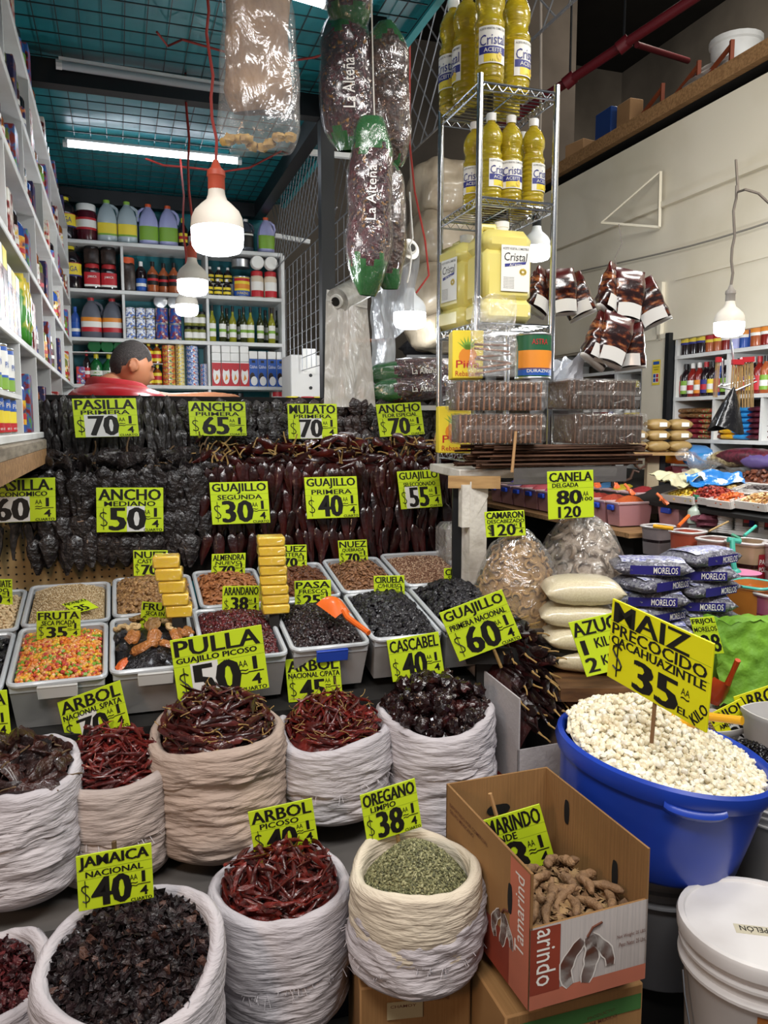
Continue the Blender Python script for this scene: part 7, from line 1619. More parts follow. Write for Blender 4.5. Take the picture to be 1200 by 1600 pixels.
hangbag(545, 52, 2.48, 66, 150, .10, 'dark flower bag at the very top of the hanging bunch', 4, 0, text=False, bot=.22)
hangbag(612, 262, 2.52, 64, 205, .10, 'brown flecked flower bag hanging at the right of the string', 5, -.05, text=False, m=m_flowerb, top=.12, bot=.04)
hangbag(574, 462, 2.44, 66, 260, .10, 'lowest dark flower bag with its name in pale letters', 6, .03, text=True, top=.2, bot=.2, txt=(.40, .70))
hangbag(610, 452, 2.50, 52, 185, .08, 'brown flower bag hanging behind the lowest dark one', 7, -.03, text=False, m=m_flowerb, top=.05, bot=.14)
thing('white_string', MB().tube([at(580, -15, 2.46), at(583, 120, 2.45), at(586, 215, 2.44)], .0022, 5).build('white_string', M('string', '#d8d4ca', .7)), 'white string tying the dark flower bags together', 'string')
# two more lying on the end of the display
c = at(582, 603, 3.42); c2 = at(585, 626, 3.38)
def lyingbag(px0, py0, px1, py1, D0, D1, hpx, label, seed):
    a, b = at(px0, py0, D0), at(px1, py1, D1); x = (b-a); L = x.length; x.normalize(); y = ZX.cross(x).normalized(); z = x.cross(y)
    Mx = Matrix((-z, y, x)).transposed().to_4x4()     # local Z along the bag, local -Y to the aisle
    p = altena(hpx*D0/FPX, L, .11, seed, True, .04, .26, None, (.42, .70)); p.put(Matrix.Translation(a) @ Mx, label, 'bag', 'flower bags lying on the display end')
lyingbag(580, 585, 716, 578, 3.42, 3.50, 42, 'upper dark flower bag with green end lying on the display end', 11)
lyingbag(578, 612, 716, 606, 3.36, 3.46, 40, 'lower dark flower bag with green end lying on the display end', 12)
wb0 = at(672, 634, 3.42)
o = thing('white_ledge', None, 'white board under the two lying flower bags', 'board', None, Tm((wb0.x-.03, wb0.y+.06, wb0.z)) @ Rz(.06))
part('board', MB().box((0, 0, -.01), (.42, .2, .02)).build('board', m_white), o)
part('support', MB().box((.1, .05, -.02-(wb0.z-.02)/2), (.05, .05, wb0.z-.02)).build('support', m_dark), o)
# plastic film rolls
m_filmw = film('roll_film', '#dfe6ee', .6, .5, .22, 10, .5, (2, 2, .4)); m_films = film('silver_film', '#d9d4cc', .68, .5, .2, 12, .6, (2, 2, .4))
m_roll = M('rolled_film', '#b9b6ae', .3, col2='#9a968e', ns=40, stretch=(1, 1, 1), coat=.4)
def roll(a, b, r, strip, m_strip, label):
    o = thing('film_roll', None, label, 'film roll', None, Tm(a)); d = b-a
    part('roll', MB().tube([Vector(), d], r, 28).build('roll', m_roll), o); n = d.normalized()
    part('core', MB().tube([-n*.012, n*.02], r*.55, 18).tube([-n*.016, n*.004], r*.36, 18, 1).build('core', [m_pw, m_ink]), o)
    part('hanging_film', strip.build('hanging_film', m_strip), o)
a, b = at(527, 470, 3.30), at(600, 430, 3.62)
tl, tr_, bl, br = at(509, 470, 3.28), at(574, 482, 3.36), at(506, 636, 3.25), at(587, 636, 3.33)
mb = MB().grid(lambda x, t: (tl.lerp(tr_, x)).lerp(bl.lerp(br, x), t)+Vector((0, .012*math.sin(x*9+t*2)+.008*noise.noise(Vector((x*7, t*9, 0))), 0))-a, 22, 30)
mb.grid(lambda x, t: tl.lerp(tr_, x)-a+Vector((0, .06*math.sin(t*PI/2), .055*(math.sin(t*PI/2)))), 10, 8)
roll(a, b, .052, mb, m_films, 'silvery plastic film roll behind the black post, film hanging straight down')
a, b = at(641, 389, 3.30), at(575, 440, 3.60)
tl, tr_, bl, br = at(600, 400, 3.46), at(656, 392, 3.32), at(580, 470, 3.5), at(650, 470, 3.36)
p = [at(600, 425, 3.44), at(656, 395, 3.30), at(643, 508, 3.30), at(617, 528, 3.40), at(616, 640, 3.40), at(580, 640, 3.46), at(579, 455, 3.48)]
def quadfilm(mb, p0, p1, p2, p3): mb.grid(lambda x, t: (p0.lerp(p1, x)).lerp(p3.lerp(p2, x), t)+Vector((.004*math.sin(t*9), .012*math.sin(x*8+t)+.008*noise.noise(Vector((x*6, t*8, 2))), 0))-a, 18, 18)
mb = MB(); quadfilm(mb, p[0], p[1], p[2], p[3]); quadfilm(mb, p[6], p[0], p[3], at(580, 530, 3.47)); quadfilm(mb, at(580, 530, 3.47), p[3], p[4], p[5])
roll(a, b, .043, mb, m_filmw, 'white plastic film roll, wide bluish film hanging before a lamp')
thing('twisted_wire', MB().tube([at(640, 385, 3.26), at(643, 400, 3.25), at(640, 425, 3.25), at(636, 442, 3.25), at(638, 436, 3.25)], .0035, 5).tube([at(640, 300, 3.3), at(645, 372, 3.27), at(640, 385, 3.26)], .003, 5).build('twisted_wire', m_pw), 'twisted white wire holding the wide film roll', 'wire')
m_bale = M('bale_wrap', '#a89b86', .35, col2='#8d806c', ns=5, bump=.9, bs=9, bstretch=(1, 1, .4), coat=.3)
for i, (py, w, hh) in enumerate(((300, 88, 78), (375, 92, 82), (455, 96, 86), (520, 96, 60))):
    c = at(690, py, 5.0); k = 5.0/FPX
    mb = MB(); mb.blob((0, 0, 0), (w*k*.56, .24, hh*k*.55), n=28, m=18, jit=.22, seed=i+4)
    mb.v = [(math.copysign(abs(x/(w*k*.56))**.75, x)*w*k*.56, y, z+.008*noise.noise(Vector((x*30, y*20, z*6)))) for x, y, z in mb.v]
    thing('wrapped_bale', mb.build('wrapped_bale', m_bale, sharp=2), 'cream plastic wrapped bale, %s in the pile behind the wire rack' % ('topmost', 'second from the top', 'third from the top', 'lowest')[i], 'bale', 'wrapped bales behind the rack', Tm(c) @ ST)
c = at(690, 560, 5.0); thing('bale_stand', MB().box((c.x, c.y, c.z/2), (.45, .5, c.z)).build('bale_stand', m_dark), 'dark stand under the wrapped bales', 'stand')
# dim goods behind the stall
struct('trim_14', MB().tube([at(541, 470, 5.8), at(541, 560, 5.8)], .022, 6).tube([at(545, 532, 5.8), at(600, 532, 6.0)], .012, 5).build('frame', M('orange_frame', '#b8682a', .5)), 'orange steel frame of a dim stall behind')
for i, (px, py, D, w, h, m, nm, lb, ct) in enumerate(((548, 500, 5.6, 20, 40, m_red, 'hanging_packet', 'red packet hanging by the orange frame', 'packet'), (560, 575, 5.9, 22, 60, m_black, 'dark_tool', 'dark upright tool behind the silver film', 'tool'), (660, 545, 5.4, 66, 30, M('dark_cloth_bundle', '#2c2b2e', .8), 'cloth_bundle', 'dark cloth bundle behind the lying flower bags', 'bundle'), (575, 580, 5.7, 40, 40, M('grey_sack', '#57534f', .8, bump=.6, bs=10), 'grey_sack', 'dim grey sack between the two hanging films', 'sack'))):
    c = at(px, py, D); k = D/FPX; mb = MB()
    if i < 2: mb.box((0, 0, 0), (w*k, .08, h*k), b=.01)
    else: mb.blob((0, 0, 0), (w*k/2, .2, h*k/2), n=18, m=12, jit=.3, seed=i)
    thing(nm, mb.build(nm, m), lb, ct, None, Tm(c))
far = at(560, 622, 6.6); sf = thing('far_shelf', None, 'far shelf of small bottles seen between the hanging films', 'shelf', None, Tm((far.x, far.y, 0)) @ ST)
part('shelf_board', MB().box((0, 0, far.z-.02), (1.4, .25, .03)).build('shelf_board', m_po), sf); part('leg', MB().box((-.6, 0, far.z/2-.02), (.05, .2, far.z-.04)).build('leg', m_dark), sf); part('leg', MB().box((.6, 0, far.z/2-.02), (.05, .2, far.z-.04)).build('leg', m_dark), sf)
for k in range(8): Proto('bottle', MB().lathe([(.03, 0), (.03, .09), (.012, .13), (.012, .16)], 10).build('bottle', bodies[(k*3) % 8])).put(Tm((far.x, far.y, far.z-.004)) @ ST @ Matrix.Translation((-.32+.085*k, 0, 0)), 'small bottle on the far shelf between the films, %s along' % ORD[k], 'bottle', 'bottles on the far shelf')
# ---------------------------------------------------------------- salsa pouches hanging in bunches
m_pouch = M('pouch_print', '#220c0b', .22, col2='#5d2a16', col3='#a3683a', ns=26, contrast=(.5, .62), stretch=(1, 1, 2.2), coat=.6, bump=.3, bs=18)
m_pouchr = M('pouch_red', '#43100f', .25, coat=.6); m_pouchw = M('pouch_white', '#cfcdc8', .3, coat=.4)
def pouch():
    w, h = .125, .185; mb = MB()
    def fn(a, t):
        q = 2*PI*a; e = min(1, (1-t)*3+.05)*min(1, t*4+.35)
        x = w/2*math.copysign(abs(math.cos(q))**.6, math.cos(q))*(1-.12*max(0, t-.7)); y = (.030*e+.002)*math.copysign(abs(math.sin(q))**.8, math.sin(q))
        return Vector((x+.004*noise.noise(Vector((x*30, t*7, 1))), y+.006*noise.noise(Vector((x*20, t*8, 5))), -h*(1-t)))
    mb.grid(fn, 24, 18, 0, wrap=True); mb.m = [(1 if (j+.5)/18 > .80 else (2 if (j+.5)/18 < .04 else 0)) for j in range(18) for i in range(24)]
    mb.f.append(tuple(range(23, -1, -1))); mb.m.append(2)
    wp = MB().grid(lambda a, t: Vector(((a-.5)*w*.74, -.033-.003*math.sin(a*PI), -h*(.95-.26*t)+.006*math.sin(a*PI))), 8, 4)
    oval = MB(); n = 16; oval.add([(.026*math.cos(2*PI*i/n), -.022, -h*.25+.009*math.sin(2*PI*i/n)) for i in range(n)], [tuple(range(n))])
    return Proto('salsa_pouch', mb.build('salsa_pouch', [m_pouch, m_pouchr, m_pouchw], sharp=1.5), [('white_panel', wp.build('white_panel', m_pouchw)), ('green_oval', oval.build('green_oval', M('oval_green', '#3c6a34', .4)))])
PO = pouch()
def bunch(px, py, D, items, nm, wire):
    t = at(px, py, D)
    for i, (dx, dy, roll, yaw, k) in enumerate(items):
        T = Matrix.Translation(t+Vector((dx*D/FPX, .03*i-.03, -dy*D/FPX))) @ Rz(YAW*.4+yaw) @ Ry(roll) @ Matrix.Scale(k, 4)
        PO.put(T, 'dark printed pouch with white panel, %s pouch of the %s bunch' % (ORD[i], nm), 'pouch', 'hanging printed pouches')
    w = [at(*q) for q in wire]; thing('hanging_wire', MB().tube(w, .0022, 5).build('hanging_wire', m_greycord), 'thin wire holding the %s bunch of pouches' % nm, 'wire')
bunch(866, 422, 3.2, ((6, 0, -.10, .1, .98), (-10, 4, .42, .5, .95), (22, 8, -.42, -.5, .95), (-20, 10, .65, .9, .8)), 'far', ((868, 395, 3.2), (866, 424, 3.2)))
bunch(975, 424, 2.95, ((6, 0, .12, .1, 1.0), (-8, -2, .45, .6, 1.0), (24, 14, -.45, -.4, .95), (30, 34, -.7, -.3, .6), (-14, 8, .6, 1.1, .9)), 'upper near', ((967, 350, 2.95), (972, 380, 2.95), (960, 405, 2.95), (968, 428, 2.95)))
bunch(962, 492, 2.90, ((4, 2, .30, .1, 1.0), (-8, 6, .5, .4, 1.0), (22, 12, -.1, -.6, .9)), 'lower near', ((966, 470, 2.95), (962, 495, 2.9)))
# skewer packs and black bag by the neighbour lamp
wk = thing('wire_holder', MB().tube([at(1128, 560, 3.5), at(1130, 600, 3.5), at(1120, 605, 3.5), at(1180, 592, 3.5), at(1165, 560, 3.5)], .004, 5).tube([at(1142, 530, 3.5), at(1150, 600, 3.5)], .004, 5).tube([at(1120, 604, 3.46), at(1150, 610, 3.42), at(1182, 596, 3.46)], .004, 5).build('wire_holder', m_wire), 'wire holder hanging under the neighbour lamp', 'holder')
m_skew = M('bamboo', '#b79a6c', .55, col2='#8f7449', ns=60, stretch=(8, 8, .2))
for i, (px, py, w, h, rl) in enumerate(((1150, 602, 17, 76, .02), (1168, 598, 19, 76, -.06), (1120, 590, 7, 60, .04))):
    c = at(px, py, 3.45); k = 3.45/FPX; mb = MB()
    for a in range(12): mb.tube([(-w*k*.44+w*k*.08*a, .006*math.sin(a*2), -h*k/2), (-w*k*.44+w*k*.08*a, .006*math.sin(a*2), h*k/2)], w*k*.05, 5)
    o = thing('skewer_pack', mb.build('skewers', m_skew), 'pack of wooden skewers with red top, %s' % ('in front on the wire holder', 'behind on the right of the wire holder', 'narrow one at the left of the wire holder')[i], 'skewers', 'skewer packs', Tm(c) @ Ry(rl))
    part('red_header', MB().box((0, -.002, h*k/2-.008), (w*k, .02, .022)).build('red_header', m_pr), o)
c = at(1140, 640, 3.42); mb = MB().grid(lambda a, t: Vector((.075*(t**.8)*math.cos(2*PI*a)*(1+.12*math.sin(6*PI*a+t)), .05*t**.8*math.sin(2*PI*a), .10-.19*t+.012*math.sin(4*PI*a)*t)), 26, 14, 0, wrap=True)
thing('plastic_bag', mb.build('plastic_bag', M('black_plastic', '#141316', .25, coat=.4, bump=.5, bs=18)), 'small black plastic bag hanging under the skewer packs', 'bag', None, Tm(c) @ Ry(.15))
# ================================================================ NEIGHBOUR COUNTER: powders, sauces, trays
m_pink = film('pink_tub', '#c78f92', .72, .92, .3, 3, .1); m_pinkrim = M('pink_rim', '#c9a9aa', .35, coat=.2); m_bclasp = M('tub_blue_clasp', '#2747b0', .4)
TU = 2.55
def tub_box(v, w, dep, z, h, label, inner, heap_c, heap_lab, top=.05, film_m=None, clasp_=True, u=TU, hk=1.0):
    T = SF(u+dep/2, v, z)
    o = thing('plastic_tub', None, label, 'tub', 'pinkish tubs of powder on the neighbour counter', T)
    ww = w/2; dd = dep/2
    mb = MB()
    def lp(k, zz): return [Vector((sx*dd*k, sy*ww*k, zz)) for sx, sy in ((-1, -1), (1, -1), (1, 1), (-1, 1))]
    mb.add(lp(.88, -h)+lp(1, 0), [(i, (i+1) % 4, 4+(i+1) % 4, 4+i) for i in range(4)]+[(3, 2, 1, 0)])
    part('tub_body', mb.build('tub_body', film_m or m_pink, smooth=False), o)
    pts = lp(1.0, 0); rm = MB()
    for i in range(4): rm.tube([pts[i], pts[(i+1) % 4]], .008, 6)
    part('rim', rm.build('rim', m_pinkrim), o)
    if clasp_: part('clasp', MB().box((-dd-.012, 0, -.025), (.02, w*.42, .03), b=.004).build('clasp', m_bclasp), o)
    mb = MB().add(lp(.86, -h+.005)+lp(.96, -.012), [(i, (i+1) % 4, 4+(i+1) % 4, 4+i) for i in range(4)]+[(3, 2, 1, 0)], 0)
    mb.grid(lambda a, c: (lambda x, y: Vector((x*dd*.95, y*ww*.95, -.012+top*max(0, 1-(x*x+y*y))**.8*hk+.004*noise.noise(Vector((x*4, y*4, v))))))(2*a-1, 2*c-1), 18, 18, 1)
    thing('powder_heap', mb.build('powder_heap', [M('inner_'+label[:18], inner, .8), M('powder_'+heap_lab[:14], heap_c, .85, bump=.3, bs=120)]), heap_lab, 'powder', None, T, 'stuff')
vt = lambda px, py=800: onu(px, py, TU).dot(VX)
zr = at(967, 787, onu(967, 787, TU).y).z
tubs = [(968, 946, 'orange powder', '#8a3f22', '#b5521f', .05), (946, 921, 'red-brown powder', '#7a2f28', '#a3402a', .045), (921, 899, 'crimson powder', '#8a2a2a', '#9c3428', .04), (899, 878, 'dark pink powder behind the price sign', '#a04a52', '#a84a3e', .05), (878, 858, 'hot pink powder', '#c05a86', '#d2589e', .06), (858, 838, 'magenta sugar', '#b0506e', '#d8509a', .06), (838, 818, 'coral powder', '#9a4a55', '#c65a62', .05), (818, 799, 'rose powder', '#9a4a55', '#b5565e', .05), (799, 781, 'violet powder', '#6d66a0', '#5f50a8', .06), (781, 765, 'dull rose powder', '#93606a', '#a8808a', .02)]
for i, (a, b, nm, ic, hc, tp) in enumerate(tubs):
    va, vb = vt(a), vt(b); tub_box((va+vb)/2, abs(vb-va)-.012, .215, zr, .125, 'pinkish tub of '+nm, ic, hc, nm+' heaped in its tub', tp)
va = vt(968)-.13; tub_box(va, .17, .27, zr-.005, .14, 'half empty pinkish tub with a small orange scoop', '#7a4a4c', '#7a3a36', 'dark pink powder low in the half empty tub', .0, u=TU+.21)
for i, (px, c, nm) in enumerate(((950, '#4a7fae', 'blue'), (976, '#c9b12a', 'yellow'), (1005, '#8a1f24', 'dark red'))):
    va = onu(px, 770, TU+.35); tub_box(va.dot(VX), .14, .20, zr+.03, .12, 'pinkish tub of %s powder in the second row' % nm, c, c, nm+' powder heaped in the second row', .05, clasp_=False, u=TU+.25)
for i, (px, py) in enumerate(((933, 757), (962, 758), (986, 768), (1039, 783))):
    T = at(px, py, onu(px, py, TU+.12).y); scoop(Matrix.Translation(T) @ Rz(.3*i) @ Rx(.6), 'small orange scoop stuck in the powder, %s along the tubs' % ORD[i], (.045), .04, .03, M('pale_orange_scoop', '#e0703a', .4))
mw = thing('counter', None, 'long dark counter carrying the powder tubs and trays', 'counter', None, SF(0, 0, 0))
part('counter_top', MB().box((2.72, (vt(968)+6)/2-.1, zr-.145), (.5, 6.2-vt(968), .025)).build('counter_top', m_wood), mw)
part('front_panel', MB().box((2.80, (vt(968)+6)/2, (zr-.16)/2), (.3, 6-vt(968), zr-.16)).build('front_panel', m_dark), mw)
# sloping bed of trays behind
TS = .235; tz1 = onu(1110, 775, 2.82).z; part('tray_bed', MB().box((0, 0, 0), (.54, 3.4, .02), 0, Matrix.Translation((2.74, 3.9, tz1-.07)) @ Ry(-TS) @ Matrix.Translation((.27, 0, 0))).build('tray_bed', m_dark), mw)
def tray(px, py, u, w, d, label, mats, shp, sp, name, hlab, top=.03, rim='#c9c4be'):
    p = onu(px, py, u); z = tz1+(u-2.82)*math.tan(TS)
    T = SF(u, p.dot(VX), z) @ Ry(-TS)
    o = thing('tray', None, label, 'tray', 'trays on the neighbour counter', T)
    mb = MB().box((0, 0, -.015), (d, w, .006))
    for s in (-1, 1): mb.box((s*d/2, 0, 0), (.008, w, .036)).box((0, s*w/2, 0), (d, .008, .036))
    part('tray_body', mb.build('tray_body', M('tray_'+rim[1:], rim, .4)), o)
    r = random.Random(int(px)); h = lambda x, y: -.005+top*max(0, 1-(2*x/d)**2)*max(0, 1-(2*y/w)**2)
    mb = base_rect(MB(), d*.96, w*.96, lambda x, y: h(x, y)-.002, 0, 12)
    if shp: bits(mb, hexspots(d*.93, w*.93, sp, inrect(d, w), r), h, shp, r, .004, .5, list(range(len(mats))))
    thing(name, mb.build(name, mats), hlab, 'tray contents', None, T, 'stuff')
nut = [raw(MB().blob((0, 0, .004), (.011, .007, .006), n=6, m=4, jit=.3, seed=s)) for s in range(3)]
big = [raw(MB().blob((0, 0, .006), (.019, .011, .009), n=6, m=5, jit=.3, seed=s)) for s in range(3)]
mm_ = lambda n, *cs: [M('tray_%s_%d' % (n, i), c, .45) for i, c in enumerate(cs)]
tray(1078, 772, 2.80, .24, .17, 'tray of yellow snacks on the neighbour counter', mm_('yel', '#d2b13a', '#c09a28', '#ddc35a'), nut, .017, 'yellow_snack', 'yellow snacks filling the tray')
tray(1112, 770, 2.82, .24, .17, 'tray of red coated nuts on the neighbour counter', mm_('red', '#8a2a20', '#a33a28', '#6d1f1a'), nut, .017, 'red_nut', 'red coated nuts filling the tray', .045)
tray(1142, 778, 2.80, .16, .15, 'narrow tray of orange snacks', mm_('ora', '#c2622c', '#b04c22'), nut, .016, 'orange_snack', 'orange snacks in the narrow tray')
tray(1192, 774, 2.84, .22, .18, 'tray of mixed pale nuts at the right edge', mm_('mix', '#b58a52', '#8a5a30', '#d2b98a'), nut, .018, 'mixed_nut', 'mixed nuts at the right edge')
tray(1128, 754, 2.95, .3, .1, 'tray of pale golden seeds behind the red nuts', mm_('gol', '#b99a5a', '#a58448'), nut, .016, 'golden_seed', 'golden seeds behind the red nuts', .02)
tray(1195, 750, 2.97, .3, .1, 'tray of dark seeds at the right edge', mm_('dk', '#5c5350', '#433b39'), nut, .016, 'dark_seed', 'dark seeds at the right edge', .02)
tray(1185, 735, 3.10, .34, .15, 'tray of big brown cocoa beans', mm_('coc', '#5a3020', '#432217', '#6d3e2a'), big, .028, 'cocoa_bean', 'brown cocoa beans heaped in the tray', .05)
tray(1140, 728, 3.14, .34, .14, 'tray of smooth brown powder', mm_('pow', '#6a4d42'), None, .02, 'brown_powder', 'smooth brown powder filling the tray', .005)
tray(1062, 724, 3.12, .34, .17, 'pink tray at the far end of the counter', mm_('pnk', '#d0707c'), None, .02, 'pink_powder', 'pink powder in the far tray', .004, '#cf8f98')
tray(1100, 720, 3.2, .24, .1, 'tray of pale flakes under a clear sheet', mm_('plf', '#c9bfa8', '#b3a78e'), nut, .02, 'pale_flake', 'pale flakes in the tray', .02)
def sheet(px, py, D, w, h, m, name, label, cat, seed, rx=-.5, rz=0.2, amp=.03):
    mb = MB().grid(lambda a, t: Vector(((a-.5)*w, (t-.5)*h, amp*noise.noise(Vector((a*3, t*3, seed)))*2+amp*.4*noise.noise(Vector((a*9, t*9, seed))))), 26, 22)
    mb.grid(lambda a, t: Vector(((a-.5)*w*.98, (t-.5)*h*.98, -.006+amp*noise.noise(Vector((a*3, t*3, seed)))*2)), 12, 10)
    thing(name, mb.build(name, m), label, cat, None, Tm(at(px, py, D)) @ Rz(rz) @ Rx(rx+PI/2*.0))
sheet(1072, 747, 4.15, .33, .20, M('pale_bag', '#cfc9a4', .25, coat=.5, bump=.5, bs=14), 'plastic_bag', 'crumpled pale yellow bag lying on the neighbour trays', 'bag', 4, .25, .3)
sheet(1118, 748, 4.05, .28, .12, M('blue_packet', '#2a78bf', .25, coat=.5, col2='#dfe8f0', ns=14, contrast=(.56, .6)), 'packet', 'blue printed packet lying across the trays', 'packet', 7, .45, -.1, .02)
sheet(1108, 722, 4.3, .3, .22, m_bag, 'clear_sheet', 'clear plastic sheet over the pale flakes', 'plastic sheet', 9, .4, .2)
for i, (px, py, w, c) in enumerate(((1062, 712, .24, bagc[4][1]), (1085, 706, .2, M('blueish_bag', '#3f78b0', .3)), (1100, 718, .2, bagc[5][1]), (1142, 716, .22, mixmat('seed_bag', '#b0a07a', '#7d6d4c', None, 60)), (1172, 712, .34, bagc[6][1]), (1196, 720, .2, M('violet_bag', '#5a4a7a', .3)))):
    p = onu(px, py, 3.2); thing('snack_bag', pillow(w, .16, .09, [c], 'snack_bag', seed=50+i), '%s bag heaped on the counter under the lowest shelf' % ('yellow', 'steel blue', 'bright blue', 'seedy beige', 'dark maroon', 'violet')[i], 'bag', 'bags heaped under the lowest neighbour shelf', Tm(p-ZX*.05) @ Rz(RR+rnd.uniform(-.3, .3)))
# sauce buckets along the counter front
m_rimc = M('clear_rim', '#cfc9c6', .3, coat=.3)
def sauce_bucket(px, py, D, wpx, hpx, label, col, fill, labelc=None, text=None, rimc=None, lid=.86):
    c = at(px, py, D); R = wpx/2*D/FPX*.92; H = hpx*D/FPX; T = Tm((c.x, c.y, c.z-H)) @ Rz(YAW+.25)
    o = thing('sauce_bucket', None, label, 'bucket', 'sauce buckets on the neighbour counter', T)
    pr = [(R*.84, 0), (R*.86, .01), (R*.97, H*.94), (R*1.05, H*.95), (R*1.05, H), (R*.97, H), (R*.92, H*.8), (R*.84, .02)]
    part('bucket_body', MB().lathe(pr, 36, 0, sq=.55, cap=False).build('bucket_body', film('sb_'+label[:12], col, .62, .9, .25, 4, .1)), o)
    part('rim', MB().tube([((R*1.03)*math.cos(q)*sqw(q, .55), (R*1.03)*math.sin(q)*sqw(q, .55), H) for q in [2*PI*k/36 for k in range(36)]], .006, 6, closed=True).build('rim', rimc or m_rimc), o)
    ms = M('sauce_'+label[:16], fill, .2, coat=.4)
    part('sauce', MB().lathe([(R*.82, .006), (R*.93, H*fill_k(label))], 36, 0, sq=.55).build('sauce', ms), o)
    if labelc:
        pp = [(R*.86, .01), (R*.97, H*.94)]; lb = MB(); patch(lb, pp, .55, H*.12, H*.78, .55, 0, .004, -PI/2-.05); z = H*.56
        for k, t in enumerate(text): wraptext(lb, t, pp, .55, z-k*H*.17, z-k*H*.17+H*.11, .5, 1, .006, -PI/2-.05)
        part('label', lb.build('label', [labelc, m_pw]), o)
    return o, R, H, T
def fill_k(l): return .9 if 'red chilli' in l or 'maracuya' in l or 'orange' in l else .55
sauce_bucket(1028, 822, 3.95, 46, 44, 'dark sauce bucket with a yellow handle, farthest left', '#8a7f80', '#221a1c')
sauce_bucket(1075, 830, 3.75, 50, 62, 'red chilli sauce bucket next to the dark one', '#c05a42', '#8e2f1e')
sauce_bucket(1119, 842, 3.6, 54, 66, 'brown sauce bucket, half full', '#b58a80', '#3a1a14')
o, R, H, T = sauce_bucket(1172, 846, 3.45, 66, 72, 'dark syrup bucket with a red printed label', '#b79a7a', '#2c120e', M('label_red', '#8e1f2a', .5), ('PALETA', 'POLLITO'))
sauce_bucket(1232, 850, 3.35, 66, 80, 'sauce bucket with red label at the right edge', '#b79a9a', '#5a2018', M('label_red', '#8e1f2a', .5), ('S',))
sauce_bucket(1178, 912, 3.05, 78, 76, 'orange maracuya pulp bucket with a teal rim', '#d98a3a', '#b5591a', M('label_lime', '#c9c22a', .5), ('MARACUYA',), M('teal_rim', '#5cc4b4', .35))
sauce_bucket(1222, 928, 2.95, 76, 70, 'magenta drink bucket at the right edge', '#c06a90', '#8a1f4a')
cz = at(1119, 908, 3.6).z
o = thing('sauce_bench', None, 'grey bench under the sauce buckets', 'bench', None, SF(0, 0, 0))
part('bench_top', MB().box((2.42, 3.05, cz-.03), (.32, 1.9, .03)).build('bench_top', M('bench_grey', '#6e6a66', .6)), o)
part('base', MB().box((2.44, 3.05, (cz-.05)/2), (.26, 1.8, cz-.05)).build('base', m_dark), o)
def bar(name, pts, r, m, label, cat): thing(name, MB().tube([at(*p) for p in pts], r, 8).build(name, m), label, cat)
m_tealp = M('teal_plastic', '#4fb8a4', .4)
thing('ladle', MB().tube([at(1144, 842, 3.24), at(1146, 880, 3.21), at(1149, 895, 3.21)], .011, 8).tube([at(1137, 843, 3.24), at(1157, 846, 3.24)], .011, 8).blob(at(1149, 895, 3.21), (.026, .02, .02)).build('ladle', m_tealp), 'teal ladle hooked over the red labelled bucket', 'ladle')
bar('spoon_handle', ((1120, 882, 3.36), (1141, 860, 3.38)), .008, m_tealp, 'teal handle leaning by the brown sauce bucket', 'handle')
bar('spoon_handle', ((1163, 837, 3.46), (1181, 822, 3.53)), .007, m_tealp, 'teal handle rising from the red labelled bucket', 'handle')
bar('spoon_handle', ((1143, 835, 3.48), (1157, 842, 3.46)), .007, M('dark_teal', '#2f8a6a', .4), 'dark green handle lying over the bucket rim', 'handle')
bar('long_spoon', ((1021, 822, 3.73), (1052, 826, 3.68)), .010, m_yscoop, 'yellow handle lying over the dark sauce bucket', 'handle')
bar('spoon_handle', ((1060, 822, 3.71), (1076, 806, 3.78)), .009, m_scoop, 'orange handle sticking out of the red sauce bucket', 'handle')
bar('wooden_spoon', ((1108, 830, 3.61), (1138, 815, 3.71)), .005, m_skew, 'thin wooden spoon handle over the brown sauce', 'spoon')
c = at(1158, 896, 3.24); thing('pink_lid', MB().lathe([(.075, 0), (.08, .006), (.05, .012)], 20).build('pink_lid', M('pink_plastic', '#e08ab0', .4)), 'pink plastic lid lying by the teal ladle', 'lid', None, Tm(c))
# cups, spray bottle, cloth
m_cup = M('foam_cup', '#dad8d6', .5)
def cupstack(px, pyb, D, w, h, label, printed=False):
    c = at(px, pyb, D); R = w/2*D/FPX; H = h*D/FPX; n = 16; pr = []
    for k in range(n): z = H*k/n; pr += [(R*.95, z), (R, z+H/n*.3), (R*.93, z+H/n*.7)]
    o = thing('cup_stack', MB().lathe(pr, 24).build('cup_stack', m_cup), label, 'cups', None, Tm(c))
    if printed:
        part('wrapper', MB().lathe([(R*1.06, 0), (R*1.08, H*1.05), (R*.6, H*1.12)], 24, cap=False).build('wrapper', m_wrapc), o)
        pp = [(R*1.09, 0), (R*1.09, H*1.2)]; lb = MB(); patch(lb, pp, 0, H*.18, H*1.0, .8, 0, .001, -PI/2+.1)
        for k, (a, z, mi) in enumerate(((-.45, .62, 1), (-.2, .5, 2), (-.5, .38, 3), (-.1, .3, 4), (.35, .75, 5))): patch(lb, pp, 0, H*(z-.1), H*(z+.1), .22, mi, .002+.0004*k, -PI/2+.1+a)
        wraptext(lb, 'Contenido', pp, 0, H*.78, H*.88, .7, 6, .005, -PI/2+.1); wraptext(lb, '25', pp, 0, H*.56, H*.70, .3, 6, .005, -PI/2+.45)
        part('label', lb.build('label', [m_brownj, m_py, m_pb, m_pr, m_navy, m_ink, m_pw]), o)
cupstack(1132, 832, 3.85, 24, 52, 'tall stack of white foam cups, plain'); cupstack(1165, 832, 3.8, 33, 62, 'wrapped stack of white cups with a printed label', True)
cupstack(1197, 834, 3.7, 24, 44, 'stack of cups with dark label cut by the right edge', True)
c = at(1085, 818, 3.95)
